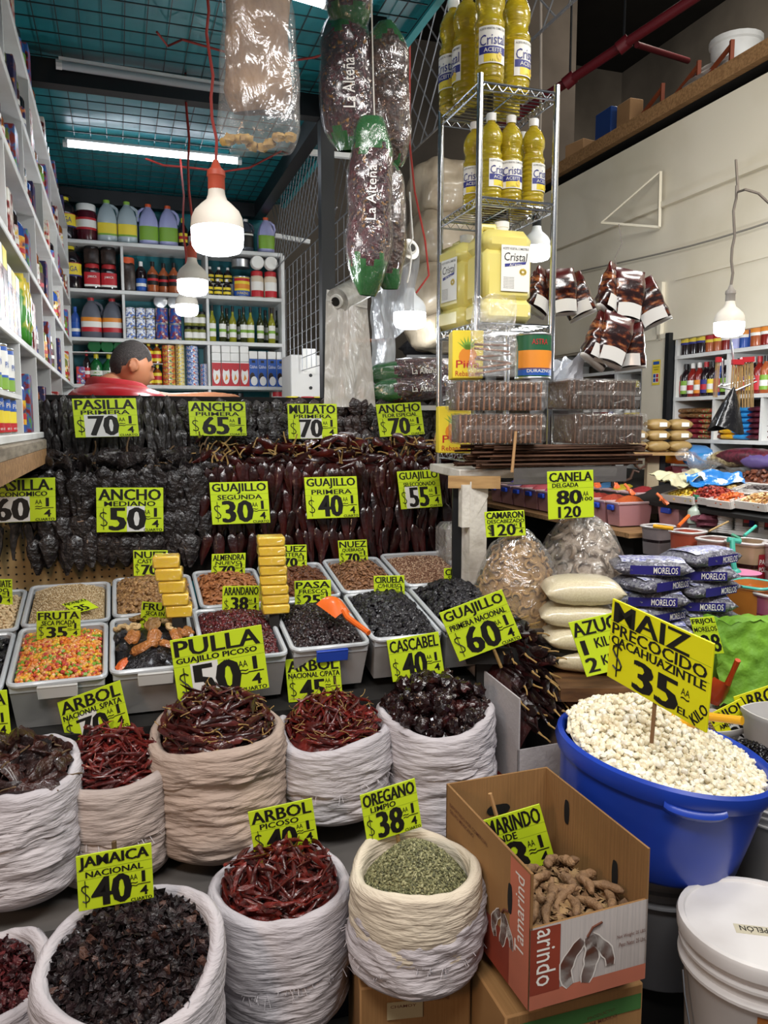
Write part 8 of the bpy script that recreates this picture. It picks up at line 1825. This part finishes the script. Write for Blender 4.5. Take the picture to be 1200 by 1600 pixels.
o = bottle('spray_bottle', .07, .125, M('milky_bottle', '#a9b3a4', .3), m_lid_g, None, neck=.4, sh=.5, top=.9); sp = o.put(Tm(c), 'milky spray bottle with a green head', 'bottle')
part('spray_head', MB().box((0, -.005, .135), (.02, .045, .022), b=.004).build('spray_head', M('spray_green', '#1f6a4a', .4)), sp)
part('green_leaf_print', MB().box((0, -.0275, .035), (.02, .002, .025)).build('leaf', m_pg), sp)
c = at(1106, 818, 3.9); mb = MB().blob((0, 0, .015), (.07, .05, .035), n=20, m=12, jit=.6, seed=3)
thing('cloth', mb.build('cloth', M('maroon_cloth', '#5a2632', .8, bump=.5, bs=30)), 'crumpled maroon cloth beside the white cups', 'cloth', None, Tm(c))
o = thing('cup_shelf', None, 'narrow ledge carrying the cups and spray bottle', 'ledge', None, None)
a, b = at(1080, 820, 4.0), at(1230, 836, 3.6); d = b-a
part('board', MB().box((d.length/2, .06, -.012), (d.length, .16, .02), T=Matrix.Translation(a) @ Rz(math.atan2(d.y, d.x))).build('board', m_white), o)
for q in (.1, .9): part('leg', MB().box((*(a+d*q+Vector((.02, .06, 0))).xy, (a.z-.03)/2), (.03, .03, a.z-.03)).build('leg', m_dark), o)
# beige packs on a board held by a pale post
pb = at(1024, 706, 4.6)
o = thing('post_stand', None, 'pale wooden post with a board of beige packs', 'stand', None, Tm((pb.x, pb.y, 0)))
part('board', MB().box((0, .02, pb.z-.010), (.34, .18, .018)).build('board', M('bare_pine', '#b08d5c', .6)), o)
part('post', MB().box((.0, .05, pb.z/2-.012), (.07, .05, pb.z-.024)).build('post', M('pale_post', '#a8997e', .7, col2='#928469', ns=6)), o)
part('dark_strip', MB().box((.055, .05, pb.z/2-.012), (.03, .05, pb.z-.024)).build('dark_strip', m_black), o)
m_beige = M('beige_pack', '#a98c58', .45, col2='#a08350', ns=30)
def bprint(mb, w, d, h):
    T = Matrix.Translation((w*.1, -d/2*1.01, h*.5)) @ Rx(PI/2); mb.add([T @ Vector(p) for p in ((-.022, -.012, .002), (.022, -.012, .002), (.022, .012, .002), (-.022, .012, .002))], [(0, 1, 2, 3)], 1)
bpk = [pillow(.130, .12, .066, [m_beige, m_pw], 'beige_pack', seed=70+k, printfn=bprint if k else None) for k in range(2)]
for k in range(3):
    for j in range(3):
        if k == 2 and j == 0: continue
        thing('beige_pack', bpk[0 if k == 0 else 1], 'beige pack on the post board, %s row, %s' % (('bottom', 'middle', 'top')[k], ('left', 'centre', 'right')[j]), 'pack', 'beige packs on the post board', Tm((pb.x-.126+.126*j, pb.y-.01, pb.z+.001+.062*k)) @ Rz(.05))
# yellow sticker on the cream pillar
p = onu(1026, 582, 3.30); st = MB().box((0, 0, .001), (.075, .16, .002)).box((0, .06, .002), (.06, .02, .002), 1)
rect(st, -.03, -.066, .03, -.006, 2, .0025)
for k, m in enumerate((1, 3, 1, 3)): rect(st, -.025+.028*(k % 2), -.06+.028*(k//2), -.003+.028*(k % 2), -.038+.028*(k//2), m, .003)
st.text('Aceptamos', -.03, .028, .03, .040, .0025, 4); st.text('tarjetas', -.022, .012, .022, .024, .0025, 4)
thing('pillar_sticker', st.build('pillar_sticker', [m_py, m_pb, m_pw, m_pr, m_ink], smooth=False), 'yellow payment sticker on the cream pillar', 'sticker', None, Matrix.Translation(p-UX*.003) @ Rz(YAW-PI/2) @ Rx(PI/2))
# ================================================================ THE MAN BEHIND THE DISPLAY
PD = 3.78
hc = at(205, 574, PD)                                   # middle of the head
m_skin = M('skin', '#a06a4a', .5, col2='#94603f', ns=12, sss=.08); m_hair = M('short_hair', '#1d1917', .8, col2='#332c28', ns=120, bump=.4, bs=300)
m_shirt = M('red_shirt', '#a8141c', .75, col2='#8e0f17', ns=5, bump=.25, bs=14); m_trous = M('dark_trousers', '#1f2126', .8)
YH = -math.radians(60)                                   # he faces the right, a little away from us
FLZ = hc.z-1.575
def skinned(pts, edges, radii, name, root=0, sub=2):
    me = bpy.data.meshes.new(name); me.from_pydata(pts, edges, []); o = bpy.data.objects.new(name, me); COL.objects.link(o)
    md = o.modifiers.new('s', 'SKIN'); md.use_smooth_shade = True
    for i, r in enumerate(radii): me.skin_vertices[0].data[i].radius = r if isinstance(r, tuple) else (r, r); me.skin_vertices[0].data[i].use_root = (i == root)
    sb = o.modifiers.new('b', 'SUBSURF'); sb.levels = sub; sb.render_levels = sub
    return o
def evaluated(o):
    dg = bpy.context.evaluated_depsgraph_get(); dg.update(); me = bpy.data.meshes.new_from_object(o.evaluated_get(dg)); bpy.data.objects.remove(o); return me
# local frame: +Y ahead of him, +X his right hand side... built facing +Y, origin on the floor under the neck
J = {'pel': (0, 0, .93), 'wai': (0, .01, 1.08), 'che': (0, .0, 1.33), 'nec': (0, .04, 1.485), 'hed': (0, .10, 1.53),
     'sr': (.17, .02, 1.45), 'er': (.26, .24, 1.405), 'wr': (.15, .50, 1.435), 'sl': (-.17, .02, 1.45), 'el': (-.23, .22, 1.26), 'wl': (-.16, .46, 1.315),
     'hr': (.09, 0, .90), 'kr': (.10, .02, .50), 'ar': (.10, -.02, .08), 'tr': (.10, .14, .03), 'hl': (-.09, 0, .90), 'kl': (-.10, .02, .50), 'al': (-.10, -.02, .08), 'tl': (-.10, .14, .03)}
RAD = {'pel': (.155, .11), 'wai': (.15, .11), 'che': (.165, .115), 'nec': .062, 'hed': .055, 'sr': .062, 'er': .045, 'wr': .030, 'sl': .062, 'el': .045, 'wl': .030, 'hr': .085, 'kr': .06, 'ar': .04, 'tr': .035, 'hl': .085, 'kl': .06, 'al': .04, 'tl': .035}
names = list(J); pts = [J[n] for n in names]; rads = [RAD[n] for n in names]
E_ = [('pel', 'wai'), ('wai', 'che'), ('che', 'nec'), ('nec', 'hed'), ('che', 'sr'), ('sr', 'er'), ('er', 'wr'), ('che', 'sl'), ('sl', 'el'), ('el', 'wl'), ('pel', 'hr'), ('hr', 'kr'), ('kr', 'ar'), ('ar', 'tr'), ('pel', 'hl'), ('hl', 'kl'), ('kl', 'al'), ('al', 'tl')]
edges = [(names.index(a), names.index(b)) for a, b in E_]
for sd, w in (('r', 'wr'), ('l', 'wl')):                 # hands: palm and five fingers each
    W3 = Vector(J[w]); el = Vector(J['e'+sd]); d = (W3-el).normalized(); s = Vector((1, 0, 0)) if sd == 'r' else Vector((-1, 0, 0)); s = (s-d*s.dot(d)).normalized(); up = d.cross(s) if d.cross(s).z > 0 else s.cross(d)
    pi = len(pts); pts.append(tuple(W3+d*.055)); rads.append((.032, .016)); edges.append((names.index(w), pi))
    for k, (off, L) in enumerate(((-.027, .062), (-.009, .075), (.009, .070), (.026, .055))):
        a = W3+d*.095+s*off; b = a+d*L*.55-up*.006; c = a+d*L-up*.022; i = len(pts); pts += [tuple(a), tuple(b), tuple(c)]; rads += [.0095, .0085, .007]; edges += [(pi, i), (i, i+1), (i+1, i+2)]
    a = W3+d*.04-s*.034; b = a+d*.03-s*.018-up*.01; i = len(pts); pts += [tuple(a), tuple(b), tuple(b+d*.028-up*.006)]; rads += [.012, .010, .008]; edges += [(pi, i), (i, i+1), (i+1, i+2)]
body = evaluated(skinned(pts, edges, rads, 'person'))
# head: shaped ellipsoid with brow, nose, lips, chin, ears
def head():
    mb = MB(); n, m = 48, 40; vs = []
    def g(x, z, cx, cz, sx, sz): return math.exp(-((x-cx)/sx)**2-((z-cz)/sz)**2)
    for j in range(m+1):
        ph = PI*j/m
        for i in range(n):
            q = 2*PI*i/n; d = Vector((math.sin(ph)*math.cos(q), math.sin(ph)*math.sin(q), -math.cos(ph)))
            x, y, z = d.x*.076, d.y*.098, d.z*.122
            if z < 0: x *= 1-.22*(-z/.122)**1.5; y = y*(1-.10*(-z/.122)) + (.012*(-z/.122) if y > 0 else .018*(-z/.122))
            if d.y > 0:
                f = d.y**2
                y += f*(.012*g(x, z, 0, .022, .05, .012)-.010*g(x, z, .032, .002, .016, .012)-.010*g(x, z, -.032, .002, .016, .012)+.018*g(x, z, 0, -.022, .010, .020)+.008*g(x, z, 0, -.030, .016, .009)+.008*g(x, z, 0, -.058, .024, .008)-.006*g(x, z, 0, -.066, .03, .003)+.007*g(x, z, 0, -.072, .022, .008)+.012*g(x, z, 0, -.100, .028, .018))
            vs.append(Vector((x, y, z)))
    mb.add(vs, [(j*n+i, j*n+(i+1) % n, (j+1)*n+(i+1) % n, (j+1)*n+i) for j in range(m) for i in range(n)])
    for s in (-1, 1):
        mb.blob((s*.078, -.008, .0), (.010, .020, .033), n=14, m=10); mb.tube([(s*.084, -.008+.019*math.cos(q), .004+.030*math.sin(q)) for q in [k*.45-.9 for k in range(11)]], .0055, 6)
    return mb
hb = head(); TH = Matrix.Translation((0, .15, 1.575)) @ Rx(-.22)
bm = bmesh.new(); bm.from_mesh(body); h2 = hb.build('h', m_skin); h2.transform(TH); bm.from_mesh(h2); me = bpy.data.meshes.new('person'); bm.to_mesh(me); bm.free()
ro = bpy.data.objects.new('person', me); COL.objects.link(ro); rm = ro.modifiers.new('r', 'REMESH'); rm.mode = 'VOXEL'; rm.voxel_size = .0055; rm.use_smooth_shade = True
sm = ro.modifiers.new('m', 'SMOOTH'); sm.iterations = 2; sm.factor = .4
pm = evaluated(ro); pm.materials.clear(); pm.materials.append(m_skin); pm.materials.append(M('lip_tone', '#8a5040', .5)); pm.shade_smooth()
org = Matrix.Translation((hc.x, hc.y, 0)) @ Rz(YH) @ Matrix.Translation((0, -.15, FLZ))
man = thing('person', pm, 'man in a red shirt behind the display, head turned to the right and bowed', 'person', None, org)
# hair: shell over the crown and the back of the head
hair = MB(); n, m = 44, 22
def hairv(a, t):
    q = 2*PI*a; front = .5+.5*math.sin(q)                # q = 90 deg is the face
    low = -.055+.118*front**1.5+(.03 if abs(math.cos(q)) > .8 else 0)
    phm = math.acos(max(-1, min(1, low/.122))); ph = phm*t
    d = Vector((math.sin(ph)*math.cos(q), math.sin(ph)*math.sin(q), math.cos(ph))); k = 1.0+.04*math.cos(ph*.6)*(1-t**6)+.004
    p = Vector((d.x*.076*k, d.y*.098*k, d.z*.122*k))
    if p.z < 0: p.x *= 1-.2*(-p.z/.122)**1.5; p.y += .018*(-p.z/.122)
    return TH @ (p+Vector((0, 0, .002))+Vector((.0015*noise.noise(p*120), .0015*noise.noise(p*110), .002*noise.noise(p*90))))
hair.grid(hairv, n, m, 0, wrap=True); part('hair', hair.build('hair', m_hair, sharp=3), man, 'short dark cropped hair')
part('eye', MB().blob((0, 0, 0), (.0095, .0095, .0095), n=14, m=10).build('eye', m_pw), man, T=TH @ Matrix.Translation((.031, .0715, .003))); part('eye', MB().blob((0, 0, 0), (.0095, .0095, .0095), n=14, m=10).build('eye', m_pw), man, T=TH @ Matrix.Translation((-.031, .0715, .003)))
part('eyebrow', MB().tube([(.016, .097, .024), (.033, .096, .029), (.05, .083, .023)], .004, 6).tube([(-.016, .097, .024), (-.033, .096, .029), (-.05, .083, .023)], .004, 6).build('eyebrow', m_hair), man, T=TH)
def garment(keep, grow, name, m, T=None):
    pts2 = []; idx = {}; r2 = []
    for nme in keep: idx[nme] = len(pts2); pts2.append(J2.get(nme, J.get(nme))); q = RG.get(nme, RAD.get(nme)); r2.append(tuple(x+grow for x in q) if isinstance(q, tuple) else q+grow)
    e2 = [(idx[a], idx[b]) for a, b in EG if a in idx and b in idx]
    g = evaluated(skinned(pts2, e2, r2, name)); g.materials.clear(); g.materials.append(m); return g
J2 = {'col0': 0, 'mr': tuple(Vector(J['sr']).lerp(Vector(J['er']), .72)), 'ml': tuple(Vector(J['sl']).lerp(Vector(J['el']), .72)), 'col': (0, .03, 1.465)}
RG = {'mr': .058, 'ml': .058, 'col': .078, 'sr': .072, 'sl': .072}
EG = [('pel', 'wai'), ('wai', 'che'), ('che', 'col'), ('che', 'sr'), ('sr', 'mr'), ('che', 'sl'), ('sl', 'ml'), ('pel', 'hr'), ('hr', 'kr'), ('kr', 'ar'), ('pel', 'hl'), ('hl', 'kl'), ('kl', 'al')]
part('shirt', garment(['pel', 'wai', 'che', 'col', 'sr', 'mr', 'sl', 'ml'], .012, 'shirt', m_shirt), man, 'red short sleeved shirt')
part('collar', MB().tube([(.075*math.cos(q), .045+.07*math.sin(q), 1.495+.02*math.sin(q+PI)) for q in [2*PI*k/20 for k in range(20)]], .014, 8, closed=True).build('collar', m_shirt), man)
part('trousers', garment(['pel', 'hr', 'kr', 'ar', 'hl', 'kl', 'al'], .010, 'trousers', m_trous), man, 'dark trousers')
thing('floor_boards', MB().box((hc.x, hc.y+.05, FLZ/2-.002), (.9, .7, FLZ-.004)).build('floor_boards', m_dark), 'raised boards the man stands on behind the display', 'platform')
# red upturned basin in front of him and the ledge it rests on
c = at(186, 624, 3.50)
thing('red_basin', MB().lathe([(.205, 0), (.21, .006), (.205, .014), (.19, .03), (.15, .05), (.10, .062), (.04, .066)], 48).build('red_basin', M('red_plastic', '#a3141b', .3, coat=.3)), 'red plastic basin turned upside down before the man', 'basin', None, Tm(c) @ Ry(.05))
o = thing('inner_counter', None, 'plain inner counter behind the chilli display', 'counter', None, None)
part('counter_top', MB().box((c.x+.16, c.y+.06, c.z-.018), (.95, .22, .03), T=Matrix.Translation(c) @ Rz(YAW) @ Matrix.Translation(-c)).build('counter_top', m_white), o)
for dx in (-.25, .5): part('leg', MB().box((c.x+dx, c.y+.12, (c.z-.034)/2), (.05, .05, c.z-.034), T=Matrix.Translation(c) @ Rz(YAW) @ Matrix.Translation(-c)).build('leg', m_dark), o)
# ================================================================ HAND LETTERED PRICE SIGNS
m_neon = M('neon_card', '#c0d824', .5, col2='#b3cc1c', ns=4, contrast=(.3, .8)); m_neony = M('yellow_card', '#e2df12', .48, col2='#d8d40e', ns=4); m_signw = M('patch_paper', '#d6d6d2', .5)
m_card2 = M('sign_card_back', '#8a6744', .8); m_line = M('fold_line', '#8fa61c', .6)
CAL = {}
def L_(s, *a): return (s, a)
def sign(TL, TR, BL, D, title, sub=None, price=None, patch=None, extra=(), dTR=None, dBL=0.0, label='', m=None, thick=.003, stick=None, tb=(.72, .97), sb=(.585, .695), quarter=True, cua=True, dollar=True, px_=(.24, .68), pb=(.04, .56), subx=(.12, .88), titlex=(.04, .96), word='CUARTO'):
    m = m or m_neon
    P = [at(*TL, D), at(*TR, D+(dTR if dTR is not None else math.tan(YAW)*(TR[0]-TL[0])*D/FPX*.85)), at(*BL, D+dBL)]
    X = P[1]-P[0]; Y = P[0]-P[2]; w, h = X.length, Y.length; X.normalize(); Yn = Y.normalized(); Z = X.cross(Yn).normalized(); ks = Yn.dot(X); Yo = Z.cross(X); kc = Yn.dot(Yo)
    def skew(b): b.v = [(x+y*ks, y*kc, z) for x, y, z in b.v]; return b
    B = Matrix((X, Yo, Z)).transposed().to_4x4(); T = Matrix.Translation(P[2]) @ B
    o = thing('price_sign', None, label, 'price sign', 'yellow hand lettered price signs', T)
    mb = MB().box((w/2, h/2, -thick/2), (w, h, thick), 0, b=.0008)
    rect(mb, 0, sb[1]*h+.002, w, sb[1]*h+.0032, 1, .0003)
    if sub: rect(mb, 0, sb[0]*h-.004, w, sb[0]*h-.003, 1, .0003)
    bo = part('board', skew(mb).build('board', [m, m_line], smooth=False), o)
    if patch: pm_ = MB(); rect(pm_, patch[0]*w, .01*h, patch[1]*w, .585*h, 0, .0006); part('paper_patch', skew(pm_).build('paper_patch', m_signw, smooth=False), bo, 'white paper patch behind the price')
    lt = MB(); z = .0011
    def tx(s, x0, y0, x1, y1, bold=0.0, **k): lt.text(s, x0*w, y0*h, x1*w, y1*h, z, 0, bold=bold*w, **k)
    if title: tx(title, titlex[0], tb[0], titlex[1], tb[1], .006 if len(title) > 7 else .008)
    if sub: tx(sub, subx[0], sb[0], subx[1], sb[1], .0035)
    if price:
        n = len(price); tx(price, px_[0], pb[0], px_[1], pb[1], .022 if n < 3 else .014)
        if dollar: lt.tube([(w*(.105+.05*math.cos(a)), h*(.30+b), z) for a, b in ((.5, .12), (1.5, .155), (2.6, .13), (3.1, .08), (1.9, .02), (1.2, -.02), (0, -.08), (-.6, -.13), (-1.6, -.155), (-2.6, -.12))], w*.009, 4).tube([(w*.105, h*.06, z), (w*.105, h*.54, z)], w*.006, 4)
        if quarter:
            tx('1', .86, .34, .90, .54, .004); rect(lt, .80*w, .30*h, .97*w, .315*h, 0, z); tx('4', .83, .10, .93, .27, .004)
            tx('AA', .70, .40, .80, .50, 0); tx('~', .70, .33, .80, .36, 0); tx('~', .70, .28, .80, .31, 0)
        if cua: tx(word, .70, .015, .98, .075, .0015)
    for s, a in extra: tx(s, *a[:4], *(a[4:5] or (.004,)), **(a[5] if len(a) > 5 else {}))
    part('lettering', skew(lt).build('lettering', m_ink, smooth=False), o)
    if stick:
        sx, y0, y1, ms = stick; part('stick', skew(MB().tube([(sx*w, y0*h, -.007), (sx*w, y1*h, -.007)], .005, 6)).build('stick', ms), o)
    return o
def vD(px, py, v): return onv(px, py, v).y
dt = lambda px, py=655: vD(px, py, 3.075); dm = lambda px, py=790: vD(px, py, 2.87)
T_ = 'price sign reading %s'
sign((112, 623), (212, 622), (118, 684), dt(112), 'PASILLA', 'PRIMERA', '70', (.16, .68), label='top row sign PASILLA PRIMERA 70 with a white patch')
sign((294, 627), (383, 628), (297, 681), dt(294), 'ANCHO', 'PRIMERA', '65', label='top row sign ANCHO PRIMERA 65')
sign((449, 631), (526, 631), (451, 686), dt(449), 'MULATO', 'PRIMERA', '70', (.24, .68), label='top row sign MULATO PRIMERA 70 with a white patch')
sign((587, 632), (657, 628), (594, 683), dt(587), 'ANCHO', 'FLOR ESPECIAL', '70', label='top row sign ANCHO FLOR ESPECIAL 70')
sign((-22, 749), (86, 746), (-20, 818), dm(-22), 'PASILLA.', 'ECONOMICO', '60', (.1, .62), label='sign PASILLA ECONOMICO 60 cut by the left edge', px_=(.12, .60), dollar=False)
sign((150, 762), (255, 762), (151, 832), dm(150), 'ANCHO', 'MEDIANO', '50', (.45, .72), label='middle row sign ANCHO MEDIANO 50', px_=(.2, .72))
sign((327, 754), (418, 752), (332, 820), dm(327), 'GUAJILLO', 'SEGUNDA', '30', label='middle row sign GUAJILLO SEGUNDA 30', px_=(.2, .7))
sign((475, 746), (557, 744), (480, 811), dm(475), 'GUAJILLO', 'PRIMERA', '40', label='middle row sign GUAJILLO PRIMERA 40')
sign((620, 737), (685, 733), (627, 796), dm(620), 'GUAJILLO', 'SELECCIONADO', '55', (.14, .45), label='middle row sign GUAJILLO SELECCIONADO 55')
def bd(px, py, row): return vD(px, py, 2.72 if row else 2.32)
S_ = dict(cua=False, tb=(.70, .96), sb=(.50, .66), pb=(.05, .44), dTR=.04)
sign((208, 860), (262, 860), (209, 900), bd(208, 860, 1)+.08, 'NUEZ', 'CASTILLA', '70', label='small sign NUEZ CASTILLA 70 behind the shorter yellow stack', **S_)
sign((331, 866), (384, 864), (330, 900), bd(331, 866, 1)+.06, 'ALMENDRA', 'NUEVO', '70', label='small sign ALMENDRA NUEVO 70 in the almonds', **S_)
sign((430, 852), (479, 851), (431, 888), bd(430, 852, 1)+.08, 'NUEZ', 'ENTERA', '70', label='small sign NUEZ ENTERA half hidden by the taller yellow stack', **S_)
sign((528, 845), (573, 843), (531, 882), bd(528, 845, 1)+.06, 'NUEZ', 'QUEBRADA', '70', label='small sign NUEZ QUEBRADA 70 in the broken pecans', **S_)
sign((-35, 905), (19, 905), (-34, 946), bd(0, 905, 1)-.02, 'CACAHUATE', 'CRUDO', '30', label='small sign over the peanuts at the left edge', **S_)
sign((96, 944), (132, 935), (118, 958), bd(96, 944, 1)-.10, 'AJONJOLI', None, '35', label='small crumpled sign lying on the sesame seed', cua=False, quarter=False, dTR=.02, dBL=-.03)
sign((57, 956), (126, 953), (57, 1000), bd(57, 956, 0)+.05, 'FRUTA', 'SECA PICADA', '35', label='sign FRUTA SECA PICADA 35 in the candied fruit', **S_)
sign((222, 940), (284, 944), (218, 981), bd(222, 940, 0)+.07, 'FRUTA', 'SECA ENTERA', '40', label='sign FRUTA SECA ENTERA 40 behind the mixed dried fruit', **S_)
sign((348, 916), (406, 915), (347, 957), bd(348, 916, 0)+.10, 'ARANDANO', None, '38', label='sign ARANDANO 38 over the cranberries', cua=False, tb=(.66, .96), pb=(.08, .58), sb=(.5, .62), dTR=.04)
sign((460, 908), (517, 906), (461, 948), bd(460, 908, 0)+.08, 'PASA', 'FRESCO', '25', label='sign PASA FRESCO 25 over the raisins', **S_)
sign((584, 900), (632, 899), (585, 937), bd(584, 900, 0)+.12, 'CIRUELA', 'C/HUESO', '48', label='sign CIRUELA C/HUESO 48 over the prunes', **S_)
sign((694, 888), (742, 887), (694, 924), bd(694, 888, 0)+.12, 'CIRUELA', 'S/HUESO', '50', label='sign CIRUELA S/HUESO 50 against the white post', **S_)
N_ = dict(tb=(.70, .96), sb=(.55, .67), pb=(.05, .50))
sign((89, 1098), (187, 1063), (106, 1168), 1.99, 'ARBOL', 'NACIONAL S/PATA', '70', (.26, .55), label='tilted sign ARBOL NACIONAL S/PATA 70', dTR=.0, subx=(.04, .96), stick=(.5, -.5, .2, m_stemd), **N_)
sign((265, 1001), (408, 976), (279, 1100), 2.06, 'PULLA', 'GUAJILLO PICOSO', '50', (.18, .48), label='big sign PULLA GUAJILLO PICOSO 50', dTR=.02, subx=(.04, .92), px_=(.2, .70), stick=(.5, -.5, .2, m_stemd))
sign((445, 1031), (530, 1024), (451, 1098), 2.20, 'ARBOL', 'NACIONAL C/PATA', '45', label='sign ARBOL NACIONAL C/PATA 45', dTR=.02, subx=(.04, .98), cua=False, **N_)
sign((604, 1001), (685, 987), (614, 1066), 2.26, 'CASCABEL', None, '40', label='sign CASCABEL 40 over the round chillies', dTR=.02, cua=False, tb=(.68, .96), pb=(.05, .62), sb=(.5, .64))
sign((686, 958), (784, 921), (718, 1034), 2.30, 'GUAJILLO', 'PRIMERA NACIONAL', '60', label='tilted sign GUAJILLO PRIMERA NACIONAL 60 over the white carton', dTR=.0, subx=(.06, .94), px_=(.22, .72), stick=(.55, -.4, .2, m_stem))
sign((-78, 1086), (10, 1078), (-70, 1160), 1.84, 'PASILLA', None, '45', label='sign at the left edge above the dark wrinkled chillies', dTR=.0, **N_)
sign((118, 1339), (236, 1317), (123, 1425), 1.50, 'JAMAICA', 'NACIONAL', '40', label='sign JAMAICA NACIONAL 40 in the hibiscus sack', dTR=.01, stick=(.5, -.3, 1.12, m_stemd), px_=(.2, .70))
sign((387, 1269), (487, 1247), (398, 1338), 1.82, 'ARBOL', 'PICOSO', '40', label='sign ARBOL PICOSO 40 with a scribbled price', dTR=.01, stick=(.5, -.4, .2, m_stemd), subx=(.15, .75), **N_)
sign((562, 1243), (648, 1216), (574, 1319), 1.72, 'OREGANO', 'LIMPIO', '38', label='tilted sign OREGANO LIMPIO 38', dTR=.01, stick=(.55, -.4, .2, m_stem), subx=(.15, .6))
sign((728, 1290), (843, 1256), (756, 1386), 1.77, 'TAMARINDO', 'GRANDE', '8', label='sign TAMARINDO GRANDE 8 leaning inside the printed box', dTR=.02, subx=(.10, .60), px_=(.36, .66), dollar=False, stick=(.42, -.2, 1.35, M('pale_stick', '#a98257', .6)))
sign((888, 973), (990, 950), (917, 1058), 2.16, 'AZUCAR', None, None, label='sign AZUCAR listing 1 kilo and 2 kilo, half hidden by the big corn sign', dTR=.03, tb=(.72, .97), titlex=(.02, 1.02), extra=(L_('1', .07, .38, .14, .64, .004), L_('KILO', .28, .46, .62, .64), L_('2', .06, .06, .22, .32, .014), L_('KILO', .30, .14, .64, .32)))
sign((1078, 966), (1116, 963), (1094, 1024), 2.36, 'FRIJOL', 'MORELOS', '28', label='narrow sign FRIJOL MORELOS 28 in front of the bean bags', dTR=.01, cua=False, quarter=False, tb=(.80, .97), sb=(.62, .75), pb=(.06, .54), px_=(.22, .95), subx=(.04, .96), dollar=False)
sign((957, 935), (1115, 1006), (948, 1056), 1.80, 'MAIZ', 'PRECOCIDO', '35', label='large yellow sign MAIZ PRECOCIDO CACAHUAZINTLE 35 planted in the hominy', dTR=-.26, dBL=0, m=m_neony, thick=.006, tb=(.73, .98), sb=(.575, .72), subx=(.03, .97), pb=(.03, .40), px_=(.30, .72), titlex=(.04, .80), quarter=False, cua=False, stick=(.5, -.5, .4, m_card2), extra=(L_('CACAHUAZINTLE', .03, .45, .97, .56, .004), L_('AA', .76, .28, .84, .36, 0), L_('~', .76, .23, .84, .26, 0), L_('EL', .74, .05, .84, .13, .003), L_('KILO', .84, .10, 1.02, .22, .003, dict(rot=.9))))
sign((1104, 1118), (1158, 1091), (1140, 1176), 2.25, 'FRIJOL', 'AMERICANO', '35', (.35, .68), label='tilted sign FRIJOL half covered by the rice sign', dTR=.01, quarter=False, cua=False, m=m_neony, dollar=False, px_=(.36, .74), extra=(L_('EL', .78, .26, .9, .36, .003), L_('KILO', .76, .08, .98, .2, .003)), **N_)
sign((1146, 1089), (1222, 1064), (1168, 1165), 2.29, 'ARROZ', 'SINALOA', '25', label='sign ARROZ SINALOA cut by the right edge', dTR=.01, quarter=False, cua=False, m=m_neony, dollar=False, px_=(.3, .85), **N_)
sign((1085, 1048), (1125, 1036), (1096, 1078), 2.58, None, None, '0', label='small yellow sign behind the orange scoop', dTR=.01, quarter=False, cua=False, m=m_neony, extra=(L_('EL KILO', .68, .06, .98, .2, .002),))
sign((757, 800), (819, 797), (760, 840), 2.44, 'CAMARON', 'DESCABEZADO', '120', label='sign CAMARON DESCABEZADO 120 over the small shrimp', dTR=.03, subx=(.05, .98), px_=(.14, .74), cua=False, tb=(.72, .97), sb=(.54, .68), pb=(.04, .50))
sign((855, 737), (927, 734), (857, 812), 2.46, 'CANELA', 'DELGADA', '80', label='sign CANELA DELGADA with two prices over the pale shrimp', dTR=.04, tb=(.78, .97), sb=(.66, .75), pb=(.30, .60), px_=(.20, .72), subx=(.10, .66), cua=False, quarter=False, dollar=False, extra=(L_('120', .22, .02, .70, .26, .012), L_('AA', .76, .46, .88, .56, 0), L_('100', .74, .36, .96, .44, .003)))
